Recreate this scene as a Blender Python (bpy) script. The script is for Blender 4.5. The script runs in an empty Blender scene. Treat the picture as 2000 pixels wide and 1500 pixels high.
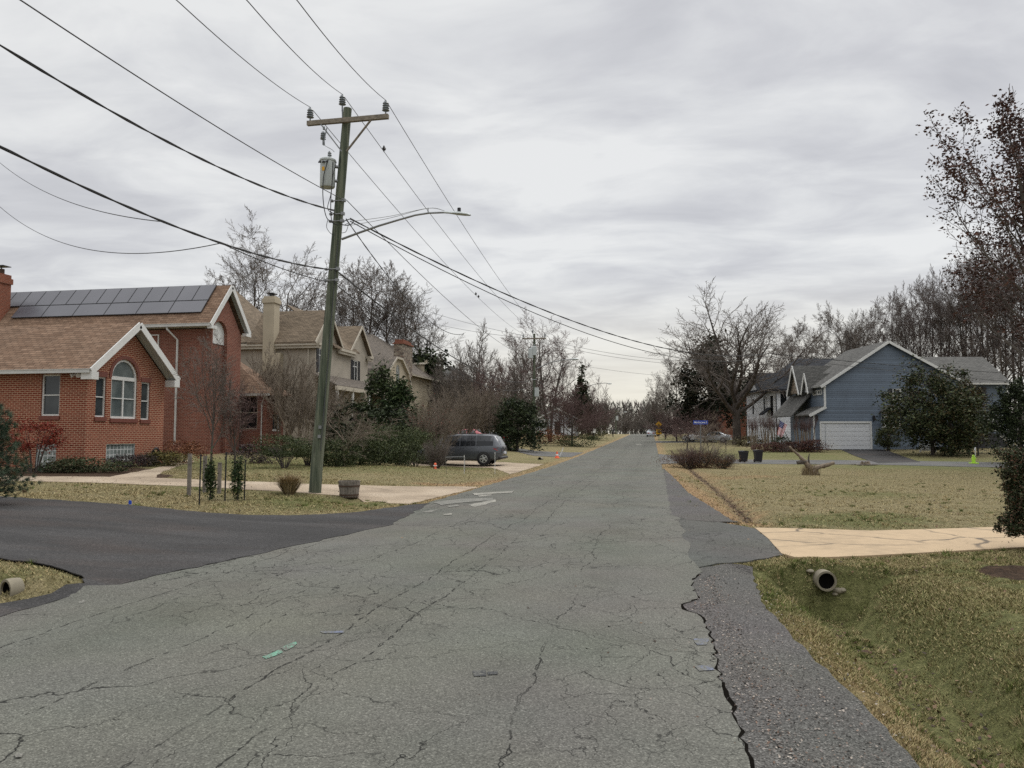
import bpy, bmesh, math, random
import numpy as np
from mathutils import Vector, Matrix, geometry

R = math.radians
SC = bpy.context.scene
COL = SC.collection
# ------------------------------------------------------------------ camera model (street runs along +Y)
FPX, CX, CY, HZ, EYE = 1500.0, 1000.0, 750.0, 845.0, 1.65
PSI = math.atan(272 / FPX)          # street direction lies this far right of the view axis
TH = math.atan((HZ - CY) / FPX)     # upward tilt
cP, sP, cT, sT = math.cos(PSI), math.sin(PSI), math.cos(TH), math.sin(TH)

def ray(px, py):
    u, v = (px - CX) / FPX, (CY - py) / FPX
    f, z = cT - v * sT, sT + v * cT
    return u / f, z / f             # sideways and up per metre forward

def rf(r, f):
    return r * cP - f * sP, r * sP + f * cP

def at(px, py, f):
    a, b = ray(px, py)
    x, y = rf(a * f, f)
    return Vector((x, y, EYE + b * f))

def plane_hit(px, py, z=0.0):
    a, b = ray(px, py)
    f = (z - EYE) / b
    return rf(a * f, f)

# ------------------------------------------------------------------ terrain
_ry = [-60, 0, 40, 46, 60, 80, 100, 125, 150, 180, 205, 225, 260, 420]
_rz = [.3, 0, -.22, -.22, -.13, .03, .2, .42, .66, .98, 1.2, 1.22, .3, -3]
def road_z(y):
    y = np.asarray(y, float)
    return (np.interp(y - 4, _ry, _rz) + np.interp(y, _ry, _rz) + np.interp(y + 4, _ry, _rz)) / 3

CTRL = []
def ctrl(px, py, f, sig=9.0):
    p = at(px, py, f)
    CTRL.append((p.x, p.y, p.z, sig))
for c in [(614, 965, 20.8), (165, 912, 28), (30, 918, 27), (322, 891, 32.6), (385, 876, 42), (500, 868, 50), (640, 874, 58), (745, 915, 38), (800, 870, 75),
          (900, 908, 44), (1000, 880, 66), (1043, 881, 77), (950, 870, 95), (560, 910, 34), (300, 940, 24), (50, 950, 20.5),
          (1690, 904, 59), (1470, 905, 56), (1650, 871, 72), (1800, 880, 68), (1950, 890, 64), (2100, 905, 58),
          (1580, 930, 37), (1800, 960, 27), (1500, 985, 21), (1950, 930, 36), (1440, 868, 95), (1520, 872, 88), (1400, 884, 70), (1330, 862, 115),
          (1500, 866, 110), (1900, 990, 20)]:
    ctrl(*c)
for c in [(850, 922, 45, 3), (900, 923, 44.5, 3), (945, 923, 44.3, 3), (990, 922, 44, 3), (1040, 916, 43.5, 3), (780, 912, 45, 4), (900, 935, 40, 3), (960, 930, 40, 3), (850, 930, 42, 3)]: ctrl(*c)
for x, y, z, s in [(5.5, 4, .12, 3), (8, 8, .15, 3.5), (12, 12, .12, 5), (6, 16, -.12, 4), (-9, 12, .05, 4), (-14, 16, .1, 4), (-8, 7, -.02, 3), (-15, 8, .1, 5),
                   (-60, 60, 1.5, 25), (-60, 120, 1.5, 30), (60, 110, 1.2, 25), (60, 60, 0.2, 20), (90, 150, 1, 40)]:
    CTRL.append((x, y, z, s))
CT = np.array(CTRL)
CT_off = CT[:, 2] - road_z(CT[:, 1])

def pdist(X, Y, line):
    """distance to a polyline and the fraction along it"""
    best = np.full(np.shape(X), 1e9); frac = np.zeros(np.shape(X))
    n = len(line) - 1
    for i in range(n):
        ax, ay = line[i]; bx, by = line[i + 1]
        dx, dy = bx - ax, by - ay
        t = np.clip(((X - ax) * dx + (Y - ay) * dy) / (dx * dx + dy * dy + 1e-9), 0, 1)
        d = np.hypot(X - ax - t * dx, Y - ay - t * dy)
        m = d < best
        best = np.where(m, d, best); frac = np.where(m, (i + t) / n, frac)
    return best, frac

DITCH_R = [plane_hit(px, py, -.36) for px, py in [(1612, 1157), (1680, 1200), (1765, 1262), (1855, 1340), (1960, 1425), (2060, 1510), (2300, 1720)]]
DITCH_R = DITCH_R + [(DITCH_R[-1][0] + .2, -6)]
DITCH_F = [plane_hit(px, py, -.2) for px, py in [(1476, 1026), (1440, 990), (1400, 955), (1362, 926), (1345, 912)]]
DITCH_L = [plane_hit(px, py, -.3) for px, py in [(16, 1173), (-60, 1200)]] + [(-7.6, -4)]
DITCH_B = [plane_hit(px, py, -.2) for px, py in [(660, 990), (700, 986)]]

BERM_L = (plane_hit(20, 1166, 0)[0] + .10, plane_hit(20, 1166, 0)[1] + .34)
def ss(a, b, x):
    t = np.clip((x - a) / (b - a), 0, 1)
    return t * t * (3 - 2 * t)

def H(X, Y):
    X = np.asarray(X, float); Y = np.asarray(Y, float)
    z0 = road_z(Y)
    num = np.zeros(np.broadcast(X, Y).shape); den = np.full(num.shape, .06)
    for (cx, cy, cz, s), o in zip(CT, CT_off):
        w = np.exp(-((X - cx) ** 2 + (Y - cy) ** 2) / (2 * s * s))
        num = num + w * o; den = den + w
    off = num / den
    dr = np.maximum(np.maximum(-5.5 - X, X - .6), 0)      # metres outside the carriageway
    z = z0 + off * ss(0, 6, dr)
    d, t = pdist(X, Y, DITCH_R)
    # flat-bottomed ditch that stops short at the culvert mouth
    mx, my = DITCH_R[0]; ux, uy = DITCH_R[1][0] - mx, DITCH_R[1][1] - my; ul = math.hypot(ux, uy)
    s = ((X - mx) * ux + (Y - my) * uy) / ul
    stop = ss(-.10, .06, s)
    prof = np.where(d < .13, 1.0, np.exp(-((d - .13) / .46) ** 2))
    z = z - (.56 * prof + .10 * np.exp(-(d / 1.7) ** 2)) * np.where(s < .6, stop, 1.0)
    bx, by = mx - ux / ul * .30, my - uy / ul * .30
    z = z + .07 * np.exp(-((X - bx) ** 2 + (Y - by) ** 2) / (2 * .22 ** 2))
    d, t = pdist(X, Y, DITCH_F)
    z = z - .2 * (1 - .7 * t) * np.exp(-(d / .38) ** 2)
    d, t = pdist(X, Y, DITCH_L)
    mx, my = DITCH_L[0]; ux, uy = DITCH_L[1][0] - mx, DITCH_L[1][1] - my; ul = math.hypot(ux, uy); s = ((X - mx) * ux + (Y - my) * uy) / ul
    z = z - .16 * np.exp(-(d / .4) ** 2) * np.where(s < .5, ss(-.14, .06, s), 1.0)
    z = z + .20 * np.exp(-((X - BERM_L[0]) ** 2 + (Y - BERM_L[1]) ** 2) / (2 * .26 ** 2))
    d, t = pdist(X, Y, DITCH_B)
    z = z - .18 * np.exp(-(d / .35) ** 2)
    return z

def h(x, y):
    return float(H(x, y))

_ts = np.concatenate([np.arange(1.5, 60, .1), np.arange(60, 400, .5)])
def hit(px, py):
    a, b = ray(px, py)
    x, y = rf(a * _ts, _ts)
    below = (EYE + b * _ts) < H(x, y)
    i = int(np.argmax(below)) if below.any() else len(_ts) - 1
    lo, hi = _ts[max(i - 1, 0)], _ts[i]
    for _ in range(18):
        m = (lo + hi) / 2
        mx, my = rf(a * m, m)
        if EYE + b * m < h(mx, my): hi = m
        else: lo = m
    return rf(a * hi, hi)

def fwd(x, y):
    return -x * sP + y * cP

def gnd(px, py):
    x, y = hit(px, py)
    return Vector((x, y, h(x, y)))

def col_at(px, py, f):
    """ground point under pixel column px (read at row py) at forward distance f"""
    p = at(px, py, f)
    return Vector((p.x, p.y, h(p.x, p.y)))

# ------------------------------------------------------------------ object helpers
def tag(o, label=None, cat=None, group=None, kind=None):
    if label: o['label'] = label
    if cat: o['category'] = cat
    if group: o['group'] = group
    if kind: o['kind'] = kind
    return o

def thing(name, label, cat, loc=(0, 0, 0), rz=0.0, group=None, scale=None):
    o = bpy.data.objects.new(name, None)
    COL.objects.link(o)
    o.empty_display_size = .2
    o.location = loc; o.rotation_euler = (0, 0, rz)
    if scale: o.scale = scale
    return tag(o, label, cat, group)

def link(name, me, parent=None):
    o = bpy.data.objects.new(name, me)
    COL.objects.link(o)
    if parent is not None: o.parent = parent
    return o

def copy_tree(o, parent=None):
    c = o.copy(); COL.objects.link(c); c.parent = parent
    for ch in list(o.children): copy_tree(ch, c)
    return c

class MB:
    def __init__(s):
        s.v = []; s.f = []; s.uv = []; s.m = []; s.mi = 0
    def face(s, pts, uv=None):
        i = len(s.v)
        s.v += [tuple(p) for p in pts]
        s.f.append(tuple(range(i, i + len(pts))))
        if uv is None:
            a, b, c = Vector(pts[0]), Vector(pts[1]), Vector(pts[2])
            n = (b - a).cross(c - a)
            if abs(n.z) > .8 * n.length: uv = [(p[0], p[1]) for p in pts]
            elif abs(n.x) > abs(n.y): uv = [(p[1], p[2]) for p in pts]
            else: uv = [(p[0], p[2]) for p in pts]
        s.uv.append([tuple(t) for t in uv]); s.m.append(s.mi)
    def box(s, x0, y0, z0, x1, y1, z1, M=None):
        P = [Vector(p) for p in [(x0, y0, z0), (x1, y0, z0), (x1, y1, z0), (x0, y1, z0), (x0, y0, z1), (x1, y0, z1), (x1, y1, z1), (x0, y1, z1)]]
        L = P
        if M is not None: P = [M @ p for p in P]
        for q in [(0, 3, 2, 1), (4, 5, 6, 7), (0, 1, 5, 4), (1, 2, 6, 5), (2, 3, 7, 6), (3, 0, 4, 7)]:
            a, b, c = L[q[0]], L[q[1]], L[q[2]]
            n = (b - a).cross(c - a)
            k = max(range(3), key=lambda i: abs(n[i]))
            ij = [(1, 2), (0, 2), (0, 1)][k]
            s.face([P[i] for i in q], [(L[i][ij[0]], L[i][ij[1]]) for i in q])
    def beam(s, p, q, w, hh, up=(0, 0, 1)):
        p, q = Vector(p), Vector(q)
        d = (q - p); L = d.length; d.normalize()
        up = Vector(up)
        sd = d.cross(up)
        if sd.length < 1e-4: sd = d.cross(Vector((1, 0, 0)))
        sd.normalize(); up = sd.cross(d)
        M = Matrix((( d.x, sd.x, up.x, p.x), (d.y, sd.y, up.y, p.y), (d.z, sd.z, up.z, p.z), (0, 0, 0, 1)))
        s.box(0, -w / 2, -hh / 2, L, w / 2, hh / 2, M)
    def prism(s, poly, d, M=None):
        """polygon of (x, z) points pushed along y by d"""
        n = len(poly)
        A = [Vector((x, 0, z)) for x, z in poly]; B = [Vector((x, d, z)) for x, z in poly]
        if M is not None: A = [M @ p for p in A]; B = [M @ p for p in B]
        s.face(A, poly); s.face(B[::-1], poly[::-1])
        for i in range(n):
            j = (i + 1) % n
            s.face([A[j], A[i], B[i], B[j]])
    def tube(s, pts, rad, n=8, cap=True):
        pts = [Vector(p) for p in pts]
        if not hasattr(rad, '__len__'): rad = [rad] * len(pts)
        base = len(s.v)
        t0 = (pts[-1] - pts[0])
        if t0.length < 1e-6: t0 = pts[1] - pts[0]
        ref = t0.orthogonal().normalized()
        dist = 0
        rings = []
        for i, p in enumerate(pts):
            t = (pts[min(i + 1, len(pts) - 1)] - pts[max(i - 1, 0)]).normalized()
            a = (ref - t * ref.dot(t))
            if a.length < 1e-4: a = t.orthogonal()
            a.normalize(); ref = a; b = t.cross(a)
            rings.append([p + (a * math.cos(2 * math.pi * k / n) + b * math.sin(2 * math.pi * k / n)) * rad[i] for k in range(n)])
        for i in range(len(pts) - 1):
            L = (pts[i + 1] - pts[i]).length
            for k in range(n):
                k2 = (k + 1) % n
                u0, u1 = k / n * 6.28 * rad[i], (k + 1) / n * 6.28 * rad[i]
                s.face([rings[i][k], rings[i][k2], rings[i + 1][k2], rings[i + 1][k]], [(u0, dist), (u1, dist), (u1, dist + L), (u0, dist + L)])
            dist += L
        if cap:
            s.face(rings[0][::-1]); s.face(rings[-1])
    def lathe(s, prof, n=16, c=(0, 0, 0), M=None):
        """profile of (radius, z)"""
        c = Vector(c)
        def P(r, z, k):
            p = Vector((r * math.cos(2 * math.pi * k / n), r * math.sin(2 * math.pi * k / n), z)) + c
            return M @ p if M is not None else p
        for i in range(len(prof) - 1):
            (r0, z0), (r1, z1) = prof[i], prof[i + 1]
            for k in range(n):
                q = []
                if r0 > 1e-6: q += [P(r0, z0, k), P(r0, z0, k + 1)]
                else: q += [P(0, z0, 0)]
                if r1 > 1e-6: q += [P(r1, z1, k + 1), P(r1, z1, k)]
                else: q += [P(0, z1, 0)]
                if len(q) > 2:
                    uv = [(k / n * 6.28 * r0, z0), ((k + 1) / n * 6.28 * r0, z0), ((k + 1) / n * 6.28 * r0, z1), (k / n * 6.28 * r0, z1)][:len(q)]
                    s.face(q, uv)
    def ell(s, c, r, n=10, m=7, M=None):
        c = Vector(c)
        def P(i, k):
            t = math.pi * i / m
            p = Vector((r[0] * math.sin(t) * math.cos(2 * math.pi * k / n), r[1] * math.sin(t) * math.sin(2 * math.pi * k / n), -r[2] * math.cos(t)))
            if M is not None: p = M @ p
            return p + c
        for i in range(m):
            for k in range(n):
                q = [P(i, k), P(i, k + 1), P(i + 1, k + 1), P(i + 1, k)]
                if i == 0: q = [q[0], q[2], q[3]]
                elif i == m - 1: q = q[:3]
                s.face(q)
    def slab(s, quad, t):
        """roof slab: first two points run along the eave; uv in metres along eave and slope"""
        q = [Vector(p) for p in quad]
        e = (q[1] - q[0]).normalized()
        n = (q[1] - q[0]).cross(q[2] - q[0]).normalized()
        if n.z < 0: n = -n
        sl = n.cross(e)
        uv = [((p - q[0]).dot(e), (p - q[0]).dot(sl)) for p in q]
        s.face(q, uv)
        lo = [p - Vector((0, 0, t)) for p in q]
        s.face(lo[::-1], uv[::-1])
        for i in range(len(q)):
            j = (i + 1) % len(q)
            s.face([q[j], q[i], lo[i], lo[j]], [uv[j], uv[i], (uv[i][0], uv[i][1] - t), (uv[j][0], uv[j][1] - t)])
    def wall(s, o, u, outer, holes=(), depth=.14):
        """flat wall with openings: o origin, u direction to the right seen from outside"""
        o = Vector(o); u = Vector(u).normalized(); v = Vector((0, 0, 1)); n = u.cross(v)
        loops = [[Vector((a, b, 0)) for a, b in outer]] + [[Vector((a, b, 0)) for a, b in hh] for hh in holes]
        flat = [p for l in loops for p in l]
        for tri in geometry.tessellate_polygon(loops):
            q = [flat[i] for i in tri]
            if (q[1] - q[0]).cross(q[2] - q[0]).z < 0: q = q[::-1]
            s.face([o + u * p.x + v * p.y for p in q], [(p.x, p.y) for p in q])
        for hh in holes:
            k = len(hh)
            for i in range(k):
                (a0, b0), (a1, b1) = hh[i], hh[(i + 1) % k]
                A, B = o + u * a0 + v * b0, o + u * a1 + v * b1
                s.face([A, B, B - n * depth, A - n * depth], [(a0, b0), (a1, b1), (a1 + .1, b1 + .1), (a0 + .1, b0 + .1)])
    def mesh(s, name, mats, smooth=False):
        me = bpy.data.meshes.new(name)
        me.from_pydata(s.v, [], s.f)
        uv = me.uv_layers.new(name='UVMap')
        uv.data.foreach_set('uv', np.array([c for f in s.uv for t in f for c in t], dtype=np.float32))
        if not isinstance(mats, (list, tuple)): mats = [mats]
        for m in mats: me.materials.append(m)
        if len(mats) > 1: me.polygons.foreach_set('material_index', s.m)
        if smooth:
            bm = bmesh.new(); bm.from_mesh(me)
            bmesh.ops.remove_doubles(bm, verts=bm.verts, dist=1e-5)
            bmesh.ops.recalc_face_normals(bm, faces=bm.faces)
            for f in bm.faces: f.smooth = True
            for e in bm.edges:
                if len(e.link_faces) == 2 and e.calc_face_angle(0) > R(38): e.smooth = False
            bm.to_mesh(me); bm.free()
        me.update()
        return me
    def build(s, name, mats, parent=None, smooth=False):
        return link(name, s.mesh(name, mats, smooth), parent)

def np_mesh(name, V, F, mat, col=None, smooth=False):
    """V (n,3), F (m,k) arrays"""
    V = np.asarray(V, np.float32); F = np.asarray(F, np.int32)
    me = bpy.data.meshes.new(name)
    me.vertices.add(len(V)); me.vertices.foreach_set('co', V.ravel())
    k = F.shape[1]
    me.loops.add(F.size); me.loops.foreach_set('vertex_index', F.ravel())
    me.polygons.add(len(F)); me.polygons.foreach_set('loop_start', np.arange(0, F.size, k, dtype=np.int32))
    if smooth: me.polygons.foreach_set('use_smooth', np.ones(len(F), dtype=bool))
    if col is not None:
        a = me.color_attributes.new('Col', 'FLOAT_COLOR', 'POINT')
        c = np.ones((len(V), 4), np.float32); c[:, :3] = col
        a.data.foreach_set('color', c.ravel())
    me.materials.append(mat)
    me.update(calc_edges=True); me.validate()
    return me

def sheet(name, poly, mat, dz, step=.6, skirt=0.0, label=None):
    """a paved sheet draped on the terrain"""
    bm = bmesh.new()
    vs = [bm.verts.new((x, y, 0)) for x, y in poly]
    bm.faces.new(vs)
    xs = [p[0] for p in poly]; ys = [p[1] for p in poly]
    def cuts(a, b):
        out = []; p = a + step
        while p < b:
            out.append(p); p += step * max(1, (abs(p) - 30) / 20)
        return out
    for axis, a, b in ((0, min(xs), max(xs)), (1, min(ys), max(ys))):
        for c in cuts(a, b):
            no = (1, 0, 0) if axis == 0 else (0, 1, 0)
            bmesh.ops.bisect_plane(bm, geom=bm.verts[:] + bm.edges[:] + bm.faces[:], plane_co=(c, c, 0), plane_no=no)
    bmesh.ops.triangulate(bm, faces=[f for f in bm.faces if len(f.verts) > 4])
    co = np.array([v.co[:] for v in bm.verts])
    z = H(co[:, 0], co[:, 1]) + dz
    for v, zz in zip(bm.verts, z): v.co.z = zz
    bmesh.ops.recalc_face_normals(bm, faces=bm.faces)
    if sum(f.normal.z for f in bm.faces) < 0: bmesh.ops.reverse_faces(bm, faces=bm.faces)
    if skirt > 0:
        be = [e for e in bm.edges if len(e.link_faces) == 1]
        r = bmesh.ops.extrude_edge_only(bm, edges=be)
        for v in [g for g in r['geom'] if isinstance(g, bmesh.types.BMVert)]: v.co.z -= skirt
    me = bpy.data.meshes.new(name)
    bm.to_mesh(me); bm.free()
    me.materials.append(mat)
    o = link(name, me)
    o['kind'] = 'structure'
    return o

def wobble(pts, amp, step, seed, closed=True):
    """subdivide an outline and shake it a little"""
    rnd = random.Random(seed); out = []
    n = len(pts)
    for i in range(n if closed else n - 1):
        a, b = Vector(pts[i]).to_2d(), Vector(pts[(i + 1) % n]).to_2d()
        L = (b - a).length
        k = max(1, min(160, int(L / step)))
        nn = Vector((-(b - a).y, (b - a).x)); nn.normalize() if L > 1e-6 else None
        for j in range(k):
            p = a.lerp(b, j / k)
            if 0 < j: p = p + nn * rnd.uniform(-amp, amp)
            out.append((p.x, p.y))
    if not closed: out.append(tuple(pts[-1]))
    return out
# ------------------------------------------------------------------ materials
def srgb(r, g, b):
    f = lambda c: (c / 255 / 12.92) if c / 255 <= .04045 else ((c / 255 + .055) / 1.055) ** 2.4
    return (f(r), f(g), f(b))

class NT:
    def __init__(s, name):
        s.m = bpy.data.materials.new(name); s.m.use_nodes = True
        s.t = s.m.node_tree; s.t.nodes.clear()
        s.out = s.t.nodes.new('ShaderNodeOutputMaterial')
        s.b = s.t.nodes.new('ShaderNodeBsdfPrincipled')
        s.t.links.new(s.b.outputs[0], s.out.inputs[0])
    def n(s, ty, **kw):
        n = s.t.nodes.new('ShaderNode' + ty)
        for k, v in kw.items():
            if k in n.inputs.keys():
                s.set(n.inputs[k], v)
            else: setattr(n, k, v)
        return n
    def set(s, sock, v):
        if isinstance(v, bpy.types.NodeSocket): s.t.links.new(v, sock)
        elif isinstance(v, (tuple, list)) and sock.type == 'RGBA' and len(v) == 3: sock.default_value = (*v, 1)
        else: sock.default_value = v
    def coord(s, kind='Object'):
        return s.n('TexCoord').outputs[kind]
    def mapping(s, vec, scale=(1, 1, 1), rot=(0, 0, 0), loc=(0, 0, 0)):
        n = s.n('Mapping', Vector=vec)
        n.inputs['Scale'].default_value = scale; n.inputs['Rotation'].default_value = rot; n.inputs['Location'].default_value = loc
        return n.outputs[0]
    def noise(s, vec, scale, detail=4, rough=.55, dist=0):
        return s.n('TexNoise', Vector=vec, Scale=scale, Detail=detail, Roughness=rough, Distortion=dist).outputs[0]
    def noisec(s, vec, scale, detail=3):
        return s.n('TexNoise', Vector=vec, Scale=scale, Detail=detail).outputs[1]
    def ramp(s, fac, stops, interp='LINEAR'):
        n = s.n('ValToRGB', Fac=fac); cr = n.color_ramp; cr.interpolation = interp
        while len(cr.elements) < len(stops): cr.elements.new(.5)
        for e, (p, c) in zip(cr.elements, stops):
            e.position = p
            e.color = (*c, 1) if isinstance(c, (tuple, list)) else (c, c, c, 1)
        return n.outputs[0]
    def mix(s, fac, a, b, mode='MIX'):
        n = s.n('Mix', data_type='RGBA', blend_type=mode)
        s.set(n.inputs[0], fac); s.set(n.inputs[6], a); s.set(n.inputs[7], b)
        return n.outputs[2]
    def math(s, op, a, b=0.0, c=None, clamp=False):
        n = s.n('Math', operation=op, use_clamp=clamp)
        s.set(n.inputs[0], a); s.set(n.inputs[1], b)
        if c is not None: s.set(n.inputs[2], c)
        return n.outputs[0]
    def range(s, v, a, b, c=0.0, d=1.0):
        n = s.n('MapRange'); s.set(n.inputs[0], v)
        for i, x in enumerate((a, b, c, d)): n.inputs[i + 1].default_value = x
        return n.outputs[0]
    def bump(s, height, strength=.3, dist=.02):
        n = s.n('Bump', Height=height, Strength=strength, Distance=dist)
        s.t.links.new(n.outputs[0], s.b.inputs['Normal'])
    def done(s, color=None, rough=.8, metal=0.0, spec=None):
        if color is not None: s.set(s.b.inputs['Base Color'], color)
        s.set(s.b.inputs['Roughness'], rough); s.b.inputs['Metallic'].default_value = metal
        if spec is not None: s.b.inputs['Specular IOR Level'].default_value = spec
        return s.m

def plain(name, c, rough=.7, var=.18, scale=3.0, metal=0.0, bump=0.0, fine=40.0, spec=None):
    t = NT(name); v = t.coord()
    f = t.noise(v, scale, 4); g = t.noise(v, fine, 2)
    k = t.math('ADD', t.math('MULTIPLY', f, .65), t.math('MULTIPLY', g, .35))
    col = t.ramp(k, [(.25, tuple(x * (1 - var * 1.4) for x in c)), (.75, tuple(min(1, x * (1 + var * 1.4)) for x in c))])
    if bump: t.bump(g, bump, .01)
    return t.done(col, rough, metal, spec)

MT = {}
def build_materials():
    # ---- old grey asphalt
    def asphalt(name, base, crackamt, speck=1.0, warm=0.0, lines=True):
        t = NT(name); v = t.coord()
        big = t.noise(v, .22, 5); mid = t.noise(v, 1.3, 5); fine = t.noise(v, 70, 3, .7)
        agg = t.n('TexVoronoi', Vector=v, Scale=120.0, Randomness=1.0).outputs['Color']
        aggv = t.n('SeparateColor', Color=agg).outputs[0]
        f = t.math('ADD', t.math('MULTIPLY', big, .5), t.math('MULTIPLY', mid, .5))
        c = t.ramp(f, [(.3, tuple(x * .8 for x in base)), (.5, base), (.72, tuple(x * 1.2 for x in base))])
        tint = t.noisec(v, .5, 3)
        c = t.mix(.10, c, tint, 'SOFT_LIGHT')
        # tracks worn pale along the wheel paths, along the street
        sx = t.n('SeparateXYZ', Vector=v).outputs[0]
        if lines:
            w = t.math('SINE', t.math('ADD', t.math('MULTIPLY', sx, 3.4), t.math('MULTIPLY', mid, 2.0)))
            c = t.mix(t.range(w, -1, 1, 0, .22), c, tuple(x * 1.35 for x in base))
        sp = t.ramp(aggv, [(.0, .32), (.25, .72), (.6, 1.05), (.86, 1.25), (.95, 1.9), (1, 2.2)])
        c = t.mix(.62 * speck, c, t.mix(1.0, c, sp, 'MULTIPLY'))
        c = t.mix(.5 * speck, c, t.mix(1.0, c, t.ramp(fine, [(.3, .55), (.5, 1.0), (.7, 1.45)]), 'MULTIPLY'))
        # cracks
        wob = t.noisec(v, 1.4, 6)
        vv = t.n('Vector' + 'Math', operation='ADD'); t.set(vv.inputs[0], v)
        sc = t.n('VectorMath', operation='SCALE'); t.set(sc.inputs[0], wob); sc.inputs['Scale'].default_value = .9
        t.set(vv.inputs[1], sc.outputs[0])
        v2 = t.n('VectorMath', operation='ADD'); t.set(v2.inputs[0], vv.outputs[0]); s2 = t.n('VectorMath', operation='SCALE'); t.set(s2.inputs[0], t.noisec(v, 11, 3)); s2.inputs['Scale'].default_value = .13; t.set(v2.inputs[1], s2.outputs[0])
        vd = v2.outputs[0]
        ck = None
        for scale, wdt, mask, lo, hi in ((.33, .0034, .35, .37, .49), (.85, .0048, .6, .43, .54), (2.3, .0068, .8, .46, .56)):
            sv = t.mapping(vd, (1.15, .8, 0.0), loc=(scale * 7 + 11.3, scale * 3 + 4.1, 0))
            e = t.n('TexVoronoi', Vector=sv, Scale=scale, feature='DISTANCE_TO_EDGE').outputs['Distance']
            wn = t.noise(v, 2.6 * scale + 1, 4)
            e2 = t.math('DIVIDE', e, t.math('MULTIPLY', t.range(wn, .3, .75, .25, 1.5), wdt * (scale ** .5) * 1.25))
            line = t.range(e2, .35, 1.0, 1.0, 0.0)
            m = t.noise(t.mapping(v, (1, .5, 1), loc=(3.1 * scale, 9 * scale, 0)), .23 + .1 * scale, 3)
            line = t.math('MULTIPLY', line, t.range(m, lo, hi, 0.0, 1.0))
            ck = line if ck is None else t.math('MAXIMUM', ck, line)
        if lines:
            wv = t.noise(t.mapping(v, (.2, .45, 1)), 1.0, 6, .6)
            for x0, am, ww, lo, hi in ((-5.0, .55, .008, 0, .2), (-3.6, .5, .006, .3, .42), (-2.55, .45, .008, .3, .42), (-2.1, .5, .007, .36, .48), (-.8, .6, .006, .4, .5)):
                dd = t.math('ABSOLUTE', t.math('SUBTRACT', sx, t.math('ADD', t.math('MULTIPLY', t.math('SUBTRACT', wv, .5), am), x0)))
                dd = t.math('ADD', dd, t.math('MULTIPLY', t.math('SUBTRACT', t.noise(v, 9, 3), .5), .07))
                m = t.noise(t.mapping(v, (.1, 1, 1), loc=(x0, 0, 0)), .35, 3)
                ck = t.math('MAXIMUM', ck, t.math('MULTIPLY', t.range(t.math('ABSOLUTE', dd), ww * .35, ww, 1, 0), t.range(m, lo, hi, 0, 1)))
        ck = t.math('MULTIPLY', ck, crackamt)
        c = t.mix(ck, c, (.006, .006, .006))
        hgt = t.math('SUBTRACT', t.math('MULTIPLY', aggv, .35), t.math('MULTIPLY', ck, 1.6))
        t.bump(hgt, .55, .012)
        return t.done(c, .92, spec=.15)
    MT['road'] = asphalt('road_asphalt', (.108, .107, .092), .86, 1.0)
    MT['apron'] = asphalt('apron_asphalt', (.082, .083, .075), .8, lines=False)
    MT['shoulder'] = asphalt('shoulder_asphalt', (.084, .080, .075), .12, 1.7, lines=False)
    MT['sidestreet'] = asphalt('side_street_asphalt', (.115, .113, .108), .3, lines=False)
    def seal(name, base):
        t = NT(name); v = t.coord()
        big = t.noise(t.mapping(v, (.5, 1.6, 1), rot=(0, 0, .2)), .45, 6); fine = t.noise(v, 90, 2, .7)
        c = t.ramp(big, [(.3, tuple(x * .72 for x in base)), (.52, base), (.7, tuple(x * 1.5 for x in base))])
        st = t.noise(t.mapping(v, (.25, 1.1, 1), rot=(0, 0, .35)), 1.1, 5)
        c = t.mix(t.range(st, .48, .72, 0, .6), c, tuple(x * 2.0 for x in base))
        br_ = t.noise(t.mapping(v, (.35, 1.0, 1), rot=(0, 0, .5), loc=(5, 2, 0)), .6, 5)
        c = t.mix(t.range(br_, .5, .68, 0, .55), c, (.060, .045, .038))
        ag = t.n('SeparateColor', Color=t.n('TexVoronoi', Vector=v, Scale=70.0).outputs['Color']).outputs[0]
        c = t.mix(.7, c, t.mix(1.0, c, t.ramp(ag, [(0, .45), (.5, .9), (.85, 1.15), (.95, 1.7), (1, 2.0)]), 'MULTIPLY'))
        c = t.mix(.6, c, t.mix(1.0, c, t.ramp(fine, [(.3, .5), (.7, 1.5)]), 'MULTIPLY'))
        t.bump(ag, .5, .012)
        return t.done(c, t.range(big, .3, .7, .8, .92), spec=.2)
    MT['blacktop'] = seal('sealed_blacktop', (.037, .0355, .035))
    # ---- concrete
    def concrete(name, base, joints=None, rot=0, crack=.8):
        t = NT(name); v = t.coord()
        a = t.noise(v, .5, 5); b = t.noise(v, 5, 5); f = t.noise(v, 60, 3, .7)
        k = t.math('ADD', t.math('MULTIPLY', a, .5), t.math('MULTIPLY', b, .5))
        c = t.ramp(k, [(.32, tuple(x * .74 for x in base)), (.5, base), (.68, tuple(min(.9, x * 1.13) for x in base))])
        c = t.mix(.35, c, t.mix(1.0, c, t.ramp(f, [(.3, .7), (.7, 1.25)]), 'MULTIPLY'))
        st = t.noise(v, 1.7, 6, .65)
        c = t.mix(t.range(st, .6, .74, 0, .45), c, tuple(x * .5 for x in base))
        wob = t.noisec(v, 1.0, 5)
        vv = t.n('VectorMath', operation='ADD'); t.set(vv.inputs[0], v)
        sc = t.n('VectorMath', operation='SCALE'); t.set(sc.inputs[0], wob); sc.inputs['Scale'].default_value = .7
        t.set(vv.inputs[1], sc.outputs[0])
        e = t.n('TexVoronoi', Vector=t.mapping(vv.outputs[0], (1, 1, 0), loc=(.4, .3, 0)), Scale=.36, feature='DISTANCE_TO_EDGE').outputs['Distance']
        m = t.noise(v, .4, 2)
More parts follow.
